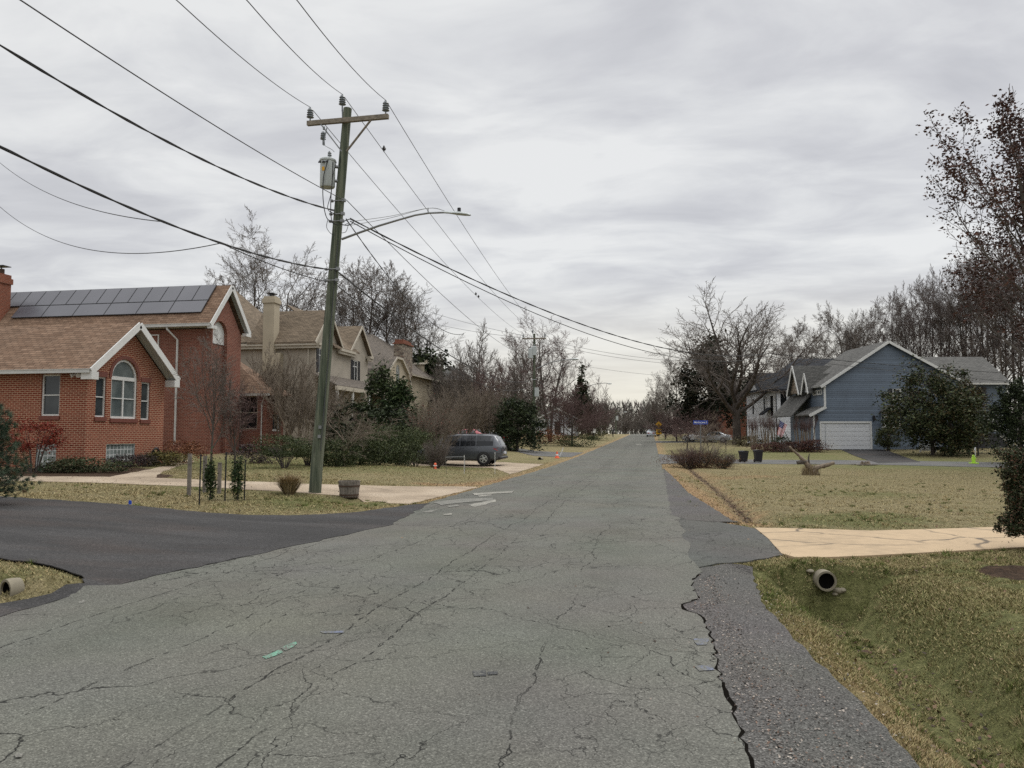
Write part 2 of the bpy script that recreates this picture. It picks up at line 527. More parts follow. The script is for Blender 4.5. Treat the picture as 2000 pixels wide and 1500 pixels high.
        ck = t.math('MULTIPLY', t.range(t.math('DIVIDE', e, t.range(t.noise(v, 3, 4), .3, .7, .004, .02)), .3, 1, 1, 0), t.range(m, .4, .5, 0, 1))
        ck = t.math('MULTIPLY', ck, crack)
        c = t.mix(ck, c, (.03, .022, .015))
        t.bump(t.math('SUBTRACT', t.math('MULTIPLY', f, .3), ck), .4, .008)
        return t.done(c, .85)
    MT['tan_concrete'] = concrete('tan_concrete', (.375, .275, .165))
    MT['pale_concrete'] = concrete('pale_concrete', (.40, .345, .26), crack=.2)
    MT['pipe'] = concrete('pipe_concrete', (.20, .175, .125), crack=0)
    # ---- gravel drive with wheel tracks
    t = NT('tan_gravel'); v = t.coord()
    a = t.noise(v, .6, 5); vor = t.n('TexVoronoi', Vector=v, Scale=42.0).outputs['Color']
    g = t.n('SeparateColor', Color=vor).outputs[0]
    c = t.ramp(a, [(.3, (.19, .145, .1)), (.5, (.30, .235, .165)), (.7, (.37, .3, .22))])
    c = t.mix(.5, c, t.mix(1.0, c, t.ramp(g, [(0, .55), (.5, 1), (1, 1.5)]), 'MULTIPLY'))
    t.bump(g, .5, .02); MT['gravel'] = t.done(c, .95)
    # ---- ground under the grass
    t = NT('winter_lawn'); v = t.coord()
    zc = t.n('Attribute', attribute_name='Col').outputs[0]
    sep = t.n('SeparateColor', Color=zc)
    gr, li, du = sep.outputs[0], sep.outputs[1], sep.outputs[2]
    n1 = t.noise(v, .35, 5, .6); n2 = t.noise(v, 2.2, 5, .65); n3 = t.noise(t.mapping(v, (1, 1, 1)), 38, 4, .75); n4 = t.noise(v, 9, 4, .7)
    tan = t.ramp(n4, [(.25, (.115, .095, .046)), (.5, (.195, .163, .085)), (.75, (.29, .24, .135))])
    grn = t.ramp(n4, [(.25, (.058, .062, .022)), (.5, (.118, .120, .045)), (.75, (.19, .182, .08))])
    lit = t.ramp(n4, [(.25, (.14, .085, .04)), (.5, (.27, .175, .092)), (.75, (.40, .28, .16))])
    dirt = t.ramp(n4, [(.25, (.02, .013, .008)), (.5, (.05, .03, .018)), (.75, (.095, .06, .036))])
    k = t.math('ADD', t.math('MULTIPLY', n1, .55), t.math('MULTIPLY', n2, .55))
    gf = t.math('ADD', t.math('SUBTRACT', k, .55), t.math('MULTIPLY', t.math('SUBTRACT', gr, .5), 1.1))
    c = t.mix(t.range(gf, -.12, .16, 0, 1), tan, grn)
    lf = t.math('ADD', li, t.math('MULTIPLY', t.math('SUBTRACT', n2, .5), 1.1))
    c = t.mix(t.range(lf, .3, .7, 0, 1), c, lit)
    df = t.math('ADD', du, t.math('MULTIPLY', t.math('SUBTRACT', n2, .5), .8))
    c = t.mix(t.range(df, .35, .65, 0, 1), c, dirt)
    c = t.mix(.75, c, t.mix(1.0, c, t.ramp(n3, [(.28, .3), (.5, 1), (.72, 1.75)]), 'MULTIPLY'))
    t.bump(t.math('ADD', n3, t.math('MULTIPLY', n4, .6)), .9, .05)
    MT['lawn'] = t.done(c, .95, spec=.15)
    t = NT('bark_mulch'); v = t.coord()
    n = t.noise(v, 25, 4, .75); MT['mulch'] = t.done(t.ramp(n, [(.3, (.022, .013, .008)), (.5, (.06, .034, .022)), (.7, (.13, .075, .05))]), .95); t.bump(n, .9, .05)
    # ---- leaves, blades: colour from the mesh attribute
    def leaf(name, rough=.6, trans=.0, spec=.3):
        t = NT(name)
        c = t.n('Attribute', attribute_name='Col').outputs[0]
        m = t.done(c, rough, spec=spec)
        return m
    MT['leaf'] = leaf('leaf', .65, spec=.14); MT['blade'] = leaf('grass_blade', .85, spec=.08)
    # ---- bark
    def bark(name, a, b, s=6.0):
        t = NT(name); v = t.coord()
        n = t.noise(t.mapping(v, (1, 1, .22)), s, 6, .7); w = t.noise(v, .8, 3)
        c = t.ramp(n, [(.3, a), (.7, b)])
        c = t.mix(t.range(w, .4, .7, 0, .4), c, tuple(x * 1.5 for x in b))
        t.bump(n, .8, .05)
        return t.done(c, .92, spec=.2)
    MT['bark'] = bark('grey_bark', (.035, .030, .026), (.12, .105, .09))
    MT['bark_dark'] = bark('dark_bark', (.035, .029, .026), (.11, .092, .08))
    MT['bark_tan'] = bark('tan_bark', (.085, .066, .048), (.26, .21, .16))
    MT['twig'] = plain('twig', (.125, .105, .09), .9, .2, spec=.2)
    MT['twig_dark'] = plain('dark_twig', (.105, .083, .075), .9, .2, spec=.2)
    MT['twig_tan'] = plain('tan_twig', (.165, .135, .105), .9, .25, spec=.2)
    MT['twig_red'] = plain('red_twig', (.115, .075, .068), .9, .25, spec=.2)
    # ---- brick
    def brick(name, a, b, mort, dark=None):
        t = NT(name); uv = t.coord('UV')
        w = t.noisec(t.coord(), 3.0, 2)
        br = t.n('TexBrick', Vector=uv, Color1=a, Color2=b, Mortar=mort)
        br.inputs['Scale'].default_value = 1.0; br.inputs['Brick Width'].default_value = .215; br.inputs['Row Height'].default_value = .0765
        br.inputs['Mortar Size'].default_value = .011; br.inputs['Mortar Smooth'].default_value = .15; br.inputs['Bias'].default_value = -.1
        c = br.outputs['Color']
        n = t.noise(t.coord(), .7, 5); f = t.noise(t.coord(), 30, 3)
        c = t.mix(.4, c, t.mix(1.0, c, t.ramp(n, [(.3, .72), (.7, 1.25)]), 'MULTIPLY'))
        c = t.mix(.5, c, t.mix(1.0, c, t.ramp(f, [(.3, .7), (.7, 1.3)]), 'MULTIPLY'))
        t.bump(t.math('ADD', t.math('MULTIPLY', t.math('SUBTRACT', 1.0, br.outputs['Fac']), 1.0), t.math('MULTIPLY', f, .2)), .6, .012)
        return t.done(c, .92, spec=.15)
    MT['brick'] = brick('orange_red_brick', (.166, .043, .026), (.232, .064, .038), (.42, .28, .19))
    MT['brick_dark'] = brick('dark_red_brick', (.135, .040, .028), (.20, .066, .045), (.29, .19, .145))
    MT['brick_plain'] = brick('red_brick', (.16, .045, .025), (.22, .065, .035), (.24, .15, .11))
    # ---- shingles
    def shingle(name, a, b, row=.15):
        t = NT(name); uv = t.coord('UV')
        br = t.n('TexBrick', Vector=uv, Color1=a, Color2=b, Mortar=tuple(x * .45 for x in a))
        br.inputs['Scale'].default_value = 1.0; br.inputs['Brick Width'].default_value = .3; br.inputs['Row Height'].default_value = row
        br.inputs['Mortar Size'].default_value = .012; br.inputs['Mortar Smooth'].default_value = .3; br.inputs['Bias'].default_value = 0
        c = br.outputs['Color']
        n = t.noise(t.coord(), .5, 5); f = t.noise(t.coord(), 45, 2); m = t.noise(t.mapping(uv, (1.6, 6.5, 1)), 1.0, 2)
        c = t.mix(.55, c, t.mix(1.0, c, t.ramp(m, [(.3, .55), (.7, 1.5)]), 'MULTIPLY'))
        c = t.mix(.35, c, t.mix(1.0, c, t.ramp(n, [(.3, .7), (.7, 1.3)]), 'MULTIPLY'))
        c = t.mix(.4, c, t.mix(1.0, c, t.ramp(f, [(.3, .6), (.7, 1.4)]), 'MULTIPLY'))
        t.bump(t.math('SUBTRACT', 1.0, br.outputs['Fac']), .5, .02)
        return t.done(c, .93, spec=.2)
    MT['shingle_tan'] = shingle('tan_shingle', (.148, .092, .060), (.205, .135, .092))
    MT['shingle_brown'] = shingle('brown_shingle', (.135, .105, .074), (.19, .148, .105))
    MT['shingle_dim'] = shingle('dim_brown_shingle', (.10, .087, .074), (.145, .122, .10))
    MT['shingle_grey'] = shingle('grey_shingle', (.078, .077, .072), (.115, .112, .104))
    MT['shingle_dark'] = shingle('charcoal_shingle', (.022, .024, .028), (.040, .042, .048))
    # ---- siding
    def siding(name, c0, row=.14):
        t = NT(name); uv = t.coord('UV')
        y = t.n('SeparateXYZ', Vector=uv).outputs[1]
        saw = t.math('FRACT', t.math('DIVIDE', y, row))
        n = t.noise(t.coord(), .6, 5); f = t.noise(t.mapping(t.coord(), (1, 1, 12)), 3, 3)
        c = t.ramp(n, [(.3, tuple(x * .85 for x in c0)), (.7, tuple(min(.85, x * 1.15) for x in c0))])
        c = t.mix(.25, c, t.mix(1.0, c, t.ramp(f, [(.3, .7), (.7, 1.3)]), 'MULTIPLY'))
        bd = t.n('TexWhiteNoise', noise_dimensions='1D', W=t.math('FLOOR', t.math('DIVIDE', y, row))).outputs[0]
        c = t.mix(1.0, c, t.ramp(bd, [(0, .80), (1, 1.18)]), 'MULTIPLY')
        t.bump(t.math('SUBTRACT', 1.0, saw), 1.0, .05)
        return t.done(c, .6)
    MT['siding_blue'] = siding('blue_grey_siding', (.086, .112, .145), .19)
    MT['siding_white'] = siding('white_siding', (.62, .63, .64))
    MT['stucco'] = plain('beige_stucco', (.32, .285, .232), .92, .16, .8, bump=.2)
    MT['cream'] = plain('cream_stucco', (.37, .32, .235), .92, .14, .9, bump=.2)
    MT['trim'] = plain('white_trim', (.58, .58, .56), .5, .08, 2)
    MT['trim_tan'] = plain('tan_trim', (.40, .36, .29), .6, .12, 2)
    MT['frame_green'] = plain('grey_green_sash', (.16, .175, .165), .5, .1)
    MT['shutter'] = plain('black_shutter', (.016, .016, .02), .5, .1)
    MT['garage_white'] = plain('white_garage_door', (.60, .61, .62), .45, .05, 1)
    MT['gutter'] = plain('grey_white_gutter', (.45, .45, .43), .45, .12, 2)
    def glass(name, a, b, rough=.06, scale=1.3):
        t = NT(name); n = t.noise(t.coord(), scale, 3)
        return t.done(t.ramp(n, [(.35, a), (.65, b)]), rough, spec=.5)
    MT['glass'] = glass('window_glass', (.018, .022, .024), (.045, .052, .054))
    MT['glass_pale'] = glass('pale_window_glass', (.07, .085, .085), (.15, .17, .165))
    MT['glass_dark'] = glass('dark_window_glass', (.008, .009, .01), (.02, .022, .024))
    MT['car_glass'] = glass('car_glass', (.008, .010, .013), (.014, .016, .02), .04)
    t = NT('glass_block'); uv = t.coord('UV')
    br = t.n('TexBrick', Vector=uv, Color1=(.12, .14, .13), Color2=(.22, .25, .24), Mortar=(.5, .51, .5), offset=0.0)
    br.inputs['Scale'].default_value = 1.0; br.inputs['Brick Width'].default_value = .2; br.inputs['Row Height'].default_value = .2
    br.inputs['Mortar Size'].default_value = .018
    f = t.noise(t.coord(), 14, 2)
    c = t.mix(.5, br.outputs['Color'], t.mix(1.0, br.outputs['Color'], t.ramp(f, [(.3, .4), (.7, 1.5)]), 'MULTIPLY'))
    MT['glass_block'] = t.done(c, .15)
    t = NT('solar_cell'); uv = t.coord('UV')
    n = t.noise(t.coord(), .4, 2)
    MT['solar'] = t.done(t.ramp(n, [(.3, (.055, .055, .066)), (.7, (.078, .078, .09))]), .28, spec=.6)
    MT['solar_frame'] = plain('black_anodised_frame', (.012, .012, .014), .4, .1)
    # ---- stone, wood, metal
    t = NT('field_stone'); v = t.coord()
    vo = t.n('TexVoronoi', Vector=t.mapping(v, (1, 1, 2.2)), Scale=3.2)
    s = t.n('SeparateColor', Color=vo.outputs['Color']).outputs[0]
    c = t.ramp(s, [(0, (.09, .065, .05)), (.4, (.2, .16, .12)), (.7, (.3, .26, .2)), (1, (.16, .1, .07))])
    e = t.n('TexVoronoi', Vector=t.mapping(v, (1, 1, 2.2)), Scale=3.2, feature='DISTANCE_TO_EDGE').outputs['Distance']
    c = t.mix(t.range(e, .02, .07, .7, 0), c, (.05, .045, .04)); t.bump(e, .5, .05)
    MT['stone'] = t.done(c, .9)
    t = NT('treated_pole'); v = t.coord()
    n = t.noise(t.mapping(v, (9, 9, .35)), 1.6, 6, .7); w = t.noise(t.mapping(v, (1, 1, .5)), 1.2, 4)
    c = t.ramp(n, [(.30, (.012, .017, .010)), (.47, (.055, .07, .043)), (.62, (.135, .145, .10))])
    c = t.mix(t.range(w, .45, .7, 0, .55), c, (.11, .115, .085))
    crk = t.noise(t.mapping(v, (22, 22, .3)), 1.0, 3)
    c = t.mix(t.range(crk, .62, .68, 0, .85), c, (.008, .008, .006)); t.bump(n, .7, .03)
    MT['pole'] = t.done(c, .9)
    def wood(name, a, b):
        t = NT(name); v = t.coord()
        n = t.noise(t.mapping(v, (1, 1, 1)), 9, 5, .7); c = t.ramp(n, [(.3, a), (.7, b)]); t.bump(n, .4, .02)
        return t.done(c, .9)
    MT['wood_grey'] = wood('weathered_grey_wood', (.08, .07, .058), (.24, .21, .18))
    MT['wood_arm'] = wood('cross_arm_wood', (.10, .085, .065), (.27, .23, .18))
    MT['wood_dark'] = wood('dark_wood', (.03, .022, .016), (.09, .065, .05))
    MT['galv'] = plain('galvanised_steel', (.22, .225, .225), .45, .2, 4, .6)
    MT['rust'] = plain('rusty_hoop', (.06, .035, .022), .8, .3, 8)
    MT['grey_paint'] = plain('grey_enamel', (.42, .45, .44), .4, .1, 2)
    MT['porcelain'] = plain('grey_porcelain', (.16, .175, .185), .3, .15)
    MT['rubber'] = plain('black_rubber', (.010, .010, .011), .75, .15)
    MT['cable'] = plain('black_cable', (.012, .012, .013), .6, .1)
    MT['cable_grey'] = plain('grey_cable', (.045, .047, .05), .55, .1)
    MT['black_plastic'] = plain('black_plastic', (.010, .009, .012), .5, .15)
    MT['black_metal'] = plain('black_metal', (.010, .010, .011), .45, .15)
    MT['alloy'] = plain('silver_alloy', (.48, .49, .50), .3, .06, 5, .7)
    MT['chrome'] = plain('chrome', (.6, .6, .62), .15, .04, 5, 1.0)
    def paint(name, c):
        t = NT(name); n = t.noise(t.coord(), 1.2, 3)
        t.b.inputs['Coat Weight'].default_value = .7; t.b.inputs['Coat Roughness'].default_value = .05
        return t.done(t.ramp(n, [(.3, tuple(x * .9 for x in c)), (.7, tuple(x * 1.1 for x in c))]), .35, .35)
    MT['van_paint'] = paint('dark_grey_car_paint', (.062, .068, .078))
    MT['red_paint'] = paint('red_car_paint', (.34, .045, .055))
    MT['silver_paint'] = paint('silver_car_paint', (.40, .43, .46))
    MT['navy_paint'] = paint('dark_car_paint', (.02, .022, .028))
    MT['white_paint'] = paint('white_car_paint', (.62, .62, .6))
    MT['tail_red'] = plain('red_lens', (.45, .012, .016), .15, .1)
    MT['plate'] = plain('number_plate', (.6, .62, .66), .4, .05)
    for nm, c in (('sign_yellow', (.62, .33, .012)), ('sign_blue', (.018, .05, .30)), ('sign_white', (.72, .72, .7)), ('ink', (.012, .012, .012)),
                  ('lime', (.42, .68, .05)), ('orange', (.75, .13, .05)), ('flag_blue', (.01, .06, .42)), ('skin', (.36, .2, .14)), ('cloth_black', (.010, .010, .012)),
                  ('cloth_grey', (.03, .032, .036)), ('hair', (.012, .009, .007)), ('bird', (.016, .014, .015)), ('beak', (.05, .04, .02)), ('flag_navy', (.022, .03, .10)),
                  
                  ('brown_brick_band', (.14, .04, .025)), ('curtain', (.35, .37, .36)), ('seam', (.025, .025, .024)), ('lit', (.8, .7, .5))):
        MT[nm] = plain(nm, c, .6, .12, 3)
    def worn(name, c, lo, hi, base=(.108, .107, .092)):
        t = NT(name); v = t.coord(); a = t.noise(v, 55, 3, .8); b = t.noise(v, 6, 4, .7)
        k = t.math('ADD', t.math('MULTIPLY', a, .55), t.math('MULTIPLY', b, .45))
        g = t.n('SeparateColor', Color=t.n('TexVoronoi', Vector=v, Scale=85.0).outputs['Color']).outputs[0]
        col = t.mix(t.range(k, lo, hi, 0, 1), base, c); col = t.mix(.5, col, t.mix(1.0, col, t.ramp(g, [(0, .5), (.6, 1.05), (1, 1.7)]), 'MULTIPLY'))
        t.bump(g, .5, .01); MT[name] = t.done(col, .9)
    worn('green_mark', (.12, .30, .21), .44, .56); worn('blue_mark', (.11, .13, .20), .47, .60); worn('tar', (.03, .031, .033), .40, .52)
    worn('pale_patch', (.29, .275, .235), .41, .57); worn('pale_patch_dim', (.20, .19, .165), .44, .60)
    MT['soil_and_shade'] = plain('dark_soil_and_shade', (.008, .007, .006), 1.0, .3, 8, bump=.5, spec=0.0)  # near-black for soil and shade in the road-edge gap, and shade inside pipes
    t = NT('striped_flag'); uv = t.coord('UV'); y = t.n('SeparateXYZ', Vector=uv).outputs[1]
    st = t.math('GREATER_THAN', t.math('FRACT', t.math('MULTIPLY', y, 6.5)), .5)
    MT['stripes'] = t.done(t.mix(st, (.38, .03, .045), (.66, .64, .63)), .8)
    t = NT('white_stars'); uv = t.coord('UV')
    vo = t.n('TexVoronoi', Vector=uv, Scale=9.0, Randomness=.1).outputs['Distance']
    MT['canton'] = t.done(t.mix(t.math('LESS_THAN', vo, .22), (.022, .03, .12), (.6, .6, .65)), .8)

build_materials()
# ------------------------------------------------------------------ camera, sky, sun
cam = bpy.data.cameras.new('camera'); co = bpy.data.objects.new('camera', cam); COL.objects.link(co)
cam.sensor_width = 36; cam.lens = FPX / 2000 * 36; cam.clip_end = 3000; cam.clip_start = .05
co.location = (0, 0, EYE); co.rotation_euler = (math.pi / 2 + TH, 0, PSI)
SC.camera = co
SC.cycles.use_denoising = False
SC.view_settings.view_transform = 'Standard'; SC.view_settings.look = 'None'
SC.view_settings.exposure = .15; SC.view_settings.gamma = 1
SUN_EL, SUN_AZ = R(52), R(35)      # azimuth from the street direction towards the right
w = bpy.data.worlds.new('World'); SC.world = w; w.use_nodes = True
nt = w.node_tree; nt.nodes.clear()
def N(ty, **kw):
    n = nt.nodes.new('ShaderNode' + ty)
    for k, v in kw.items():
        if k in n.inputs.keys():
            if isinstance(v, bpy.types.NodeSocket): nt.links.new(v, n.inputs[k])
            else: n.inputs[k].default_value = v
        else: setattr(n, k, v)
    return n
def Mth(op, a, b=0.0):
    n = N('Math', operation=op)
    for i, x in enumerate((a, b)):
        if isinstance(x, bpy.types.NodeSocket): nt.links.new(x, n.inputs[i])
        else: n.inputs[i].default_value = x
    return n.outputs[0]
def Rng(v, a, b, c, d, smooth=False):
    n = N('MapRange'); nt.links.new(v, n.inputs[0])
    if smooth: n.interpolation_type = 'SMOOTHSTEP'
    for i, x in enumerate((a, b, c, d)): n.inputs[i + 1].default_value = x
    return n.outputs[0]
def Mx(f, a, b, mode='MIX'):
    n = N('Mix', data_type='RGBA', blend_type=mode)
    for i, x in ((0, f), (6, a), (7, b)):
        if isinstance(x, bpy.types.NodeSocket): nt.links.new(x, n.inputs[i])
        else: n.inputs[i].default_value = x
    return n.outputs[2]
out = N('OutputWorld'); bg = N('Background')
sky = N('TexSky', sky_type='NISHITA'); sky.sun_disc = False
sky.sun_elevation = SUN_EL; sky.sun_rotation = SUN_AZ
tc = N('TexCoord').outputs['Generated']
sep = N('SeparateXYZ', Vector=tc)
zc = Mth('MAXIMUM', sep.outputs[2], 0.0)
zd = Mth('ADD', zc, .10)
px_ = Mth('DIVIDE', sep.outputs[0], zd); py_ = Mth('DIVIDE', sep.outputs[1], zd)
cv = N('CombineXYZ', X=px_, Y=py_).outputs[0]
def layer(rot, scale, noise_scale, det, loc, dist=0.0):
    m = N('Mapping', Vector=cv); m.inputs['Rotation'].default_value = (0, 0, R(rot)); m.inputs['Scale'].default_value = (*scale, 1); m.inputs['Location'].default_value = loc
    return N('TexNoise', Vector=m.outputs[0], Scale=noise_scale, Detail=det, Roughness=.55, Distortion=dist).outputs[0]
l1 = layer(-14, (.58, 1.0), 1.0, 8, (3.3, 1.2, 0), .4)
l2 = layer(-30, (.62, 1.0), 3.0, 7, (7.1, 4.2, 0), .5)
l3 = layer(0, (1.0, 1.0), .28, 3, (2.2, 8.2, 0))
cl = Mth('ADD', Mth('ADD', Mth('MULTIPLY', l1, .50), Mth('MULTIPLY', l2, .42)), Mth('MULTIPLY', l3, .16))
rampn = N('ValToRGB', Fac=cl)
cr = rampn.color_ramp
stops = [(.40, (.50, .505, .53)), (.475, (.575, .58, .60)), (.53, (.65, .657, .667)), (.60, (.75, .755, .752))]
while len(cr.elements) < len(stops): cr.elements.new(.5)
for e, (p, c) in zip(cr.elements, stops): e.position = p; e.color = (*c, 1)
cloud = rampn.outputs[0]
# brighter warm strip near the horizon, towards the end of the street
el = Rng(zc, 0.0, .22, 1.0, 0.0, True)
az = N('VectorMath', operation='DOT_PRODUCT'); nt.links.new(tc, az.inputs[0]); az.inputs[1].default_value = (.05, 1, 0)
azf = Rng(az.outputs['Value'], .86, 1.0, 0.08, 1.0, True)
wf = Mth('MULTIPLY', Mth('MULTIPLY', el, azf), .85)
cloud = Mx(wf, cloud, (.80, .755, .64, 1))
# an overcast sky is brighter overhead than lower down (outside the photograph's field)
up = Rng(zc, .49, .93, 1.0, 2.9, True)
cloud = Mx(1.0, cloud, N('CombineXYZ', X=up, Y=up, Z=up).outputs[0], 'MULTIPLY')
skys = Mx(1.0, sky.outputs[0], (.1, .1, .1, 1), 'MULTIPLY')
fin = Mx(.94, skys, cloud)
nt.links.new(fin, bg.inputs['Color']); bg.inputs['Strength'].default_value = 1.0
nt.links.new(bg.outputs[0], out.inputs[0])
sl = bpy.data.lights.new('sun', 'SUN'); sl.energy = 1.4; sl.angle = R(35); sl.color = (1, .965, .91)
so = bpy.data.objects.new('sun', sl); COL.objects.link(so)
sd = Vector((math.cos(SUN_EL) * math.sin(SUN_AZ), math.cos(SUN_EL) * math.cos(SUN_AZ), math.sin(SUN_EL)))
so.rotation_euler = sd.to_track_quat('Z', 'Y').to_euler(); so.location = (0, 0, 60)
# ------------------------------------------------------------------ ground zones (what grows where)
LIT_R = [plane_hit(px, py, -.15) for px, py in [(1300, 925), (1330, 950), (1400, 1000), (1450, 1030)]]
LIT_R2 = [plane_hit(px, py, -.2) for px, py in [(1305, 900), (1330, 915), (1400, 935), (1500, 925)]]
LIT_L = [plane_hit(px, py, -.15) for px, py in [(1040, 925), (985, 938), (900, 950), (830, 950)]]
LIT_L2 = [plane_hit(px, py, -.1) for px, py in [(770, 990), (700, 996), (640, 985)]]
LIT_S = [plane_hit(px, py, -.05) for px, py in [(1560, 1200), (1640, 1290), (1720, 1370), (1800, 1450), (1900, 1560)]]
LIT_S2 = [plane_hit(px, py, -.1) for px, py in [(1720, 1260), (1790, 1330), (1880, 1410), (1960, 1470)]]
DIRT_F = DITCH_F
GRN = [(plane_hit(1900, 1180, 0), 3.2, .84), (plane_hit(1560, 1150, 0), .7, .75), (plane_hit(1500, 1130, 0), .5, .8), (plane_hit(1700, 1160, 0), 1.2, .8), (plane_hit(1760, 1150, 0), 1.4, .8), (plane_hit(1660, 1015, -.1), .7, 1.0), (plane_hit(1720, 1005, -.1), .6, 1.0),
       (plane_hit(1690, 960, -.2), 1.3, .6), (plane_hit(630, 985, -.05), .9, .95), (plane_hit(500, 960, 0), 2, .6), (plane_hit(560, 912, .1), 4, .75), (plane_hit(620, 920, 0), 3.0, .7), (plane_hit(905, 915, -.3), 2, .75),
       (plane_hit(1940, 1160, 0), 2, .9), (plane_hit(100, 1120, 0), 1, .55), (plane_hit(1000, 905, -.3), 5, .45), (plane_hit(1850, 892, .1), 6, .8), (plane_hit(1500, 890, -.3), 8, .62), (plane_hit(1420, 862, .2), 14, .6)]
MULCH_P = [(plane_hit(2030, 1096, .1), .62), (plane_hit(60, 918, .4), 2.5), (plane_hit(190, 920, .45), 2.2), (plane_hit(230, 908, .5), 1.5)]

def zones(X, Y):
    g = np.full(np.shape(X), .385); l = np.full(np.shape(X), .12); d = np.full(np.shape(X), 0.0)
    for (c, r, a) in GRN:
        w = np.exp(-((X - c[0]) ** 2 + (Y - c[1]) ** 2) / (2 * r * r))
        g = np.maximum(g, a * w + g * (1 - w))
    for line, wd, a in ((LIT_R, .75, .75), (LIT_R2, 1.0, .55), (LIT_L, .8, .7), (LIT_L2, .6, .4), (LIT_S, .42, .46), (LIT_S2, .32, .6)):
        dd, _ = pdist(X, Y, line)
        l = np.maximum(l, a * np.exp(-(dd / wd) ** 2))
    dd, _ = pdist(X, Y, DITCH_R)
    w = np.exp(-(dd / .3) ** 2); g = np.maximum(g, .86 * w); l = l * (1 - w * .8)
    d = np.maximum(d, .22 * np.exp(-(dd / .14) ** 2))
    w = np.exp(-((dd - .35) / .28) ** 2); d = np.maximum(d, .16 * w)
    dd, _ = pdist(X, Y, DITCH_F)
    d = np.maximum(d, .62 * np.exp(-(dd / .2) ** 2)); l = np.maximum(l, .5 * np.exp(-(dd / .7) ** 2))
    for c, r in MULCH_P:
        d = np.maximum(d, 1.1 * (np.hypot(X - c[0], Y - c[1]) < r))
    # verges by the carriageway are drier
    dr = np.maximum(np.maximum(-5.5 - X, X - .6), 0)
    v = np.exp(-(dr / 1.1) ** 2) * ss(14, 20, Y)
    l = np.maximum(l, .55 * v)
    return g, l, d

# ------------------------------------------------------------------ outlines of everything paved
def HP(*pts): return [hit(px, py) for px, py in pts]
PAV = {}
rl, rr = [], []
rnd = random.Random(5)
RIGHT_E = [plane_hit(px, py, 0) for px, py in [(1462, 1470), (1440, 1405), (1412, 1340), (1398, 1290), (1392, 1240), (1374, 1208), (1360, 1190), (1332, 1183), (1330, 1172), (1362, 1160), (1352, 1138), (1352, 1120), (1372, 1106)]]
y = -12.0
while y < RIGHT_E[0][1] - .2:
    rr.append((RIGHT_E[0][0] + .04 * (RIGHT_E[0][1] - y) / 6 + rnd.uniform(-.03, .03), y)); y += .35
for a, b in zip(RIGHT_E, RIGHT_E[1:]):
    n = max(1, int(math.dist(a, b) / .09))
    for j in range(n):
        k = j / n; rr.append((a[0] + (b[0] - a[0]) * k + (rnd.uniform(-.022, .022) if j else 0), a[1] + (b[1] - a[1]) * k))
rr.append(RIGHT_E[-1])
y = RIGHT_E[-1][1] + .8
while y < 330:
    x = .52 + rnd.uniform(-.05, .05)
    rr.append((x, y)); y += .5 if y < 40 else 3
y = 330.0
while y > -12:
    rl.append((-5.42 + rnd.uniform(-.05, .05) - .5 * float(ss(9.5, 7.5, y)), y)); y -= 3 if y > 60 else .6
PAV['road'] = rr + rl
PAV['shoulder'] = [(-.2, -12)] + [(p[0] - .25, p[1]) for p in rr if p[1] < RIGHT_E[-1][1] - .3] + wobble(HP((1366, 1112), (1420, 1104), (1470, 1110), (1487, 1180), (1545, 1245), (1625, 1325), (1705, 1405), (1795, 1505)), .025, .15, 3, False) + [(1.75, -12)]
PAV['apron'] = [(.2, 8.9)] + wobble(HP((1352, 1114), (1400, 1104), (1462, 1100), (1530, 1087), (1500, 1055), (1474, 1035), (1400, 1021), (1335, 990), (1308, 950), (1296, 915)), .03, .2, 8, False) + [(.2, 26)]
PAV['concrete_driveway'] = HP((1526, 1085), (1500, 1055), (1474, 1034), (1600, 1036.5), (1700, 1040), (1840, 1036), (1985, 1031), (2150, 1026), (2420, 1018), (2420, 1052), (2150, 1066), (1995, 1073), (1800, 1084), (1553, 1093))
PAV['left_driveway'] = wobble(HP((-420, 962), (0, 972), (200, 986), (400, 1004), (480, 1009), (560, 1010), (640, 1007), (700, 1003), (790, 990), (840, 985), (760, 1030), (690, 1045), (500, 1088), (300, 1130), (150, 1168), (0, 1212), (-60, 1225), (-60, 1202), (0, 1186), (100, 1166), (166, 1146), (165, 1136), (140, 1124), (80, 1106), (0, 1095), (-420, 1062)), .045, .2, 4)
PAV['gravel_driveway'] = wobble(HP((-300, 927), (40, 931), (200, 932), (330, 935), (460, 941), (600, 946), (760, 950), (840, 951), (905, 951), (935, 952), (880, 966), (800, 985), (760, 984), (700, 974), (600, 964), (480, 957), (300, 948), (200, 944), (0, 939), (-300, 937)), .04, .4, 6)
PAV['front_walk'] = wobble(HP((215, 932), (300, 916), (340, 904), (372, 897), (380, 902), (350, 910), (318, 922), (300, 935)), .05, .5, 9)
PAV['van_driveway'] = wobble(HP((790, 899), (900, 900), (985, 903), (1062, 907), (1030, 917), (995, 927), (960, 914), (880, 911), (790, 908)), .05, .6, 10)
PAV['neighbour_walk'] = HP((940, 868), (1000, 875), (1045, 881), (1140, 884), (1115, 893), (1040, 890), (985, 879), (940, 872))
PAV['side_street'] = wobble(HP((1272, 886), (1340, 893), (1450, 898), (1640, 899), (1800, 901), (2000, 904), (2300, 909), (2300, 922), (2000, 914), (1700, 907.5), (1450, 905.5), (1330, 905), (1285, 907)), .04, .6, 12)
PAV['garage_driveway'] = HP((1621, 871.5), (1704, 871.5), (1799, 903), (1716, 905), (1668, 890))
PAV['far_driveway'] = HP((1270, 861), (1330, 861.5), (1400, 862), (1400, 864), (1330, 864.5), (1270, 865))

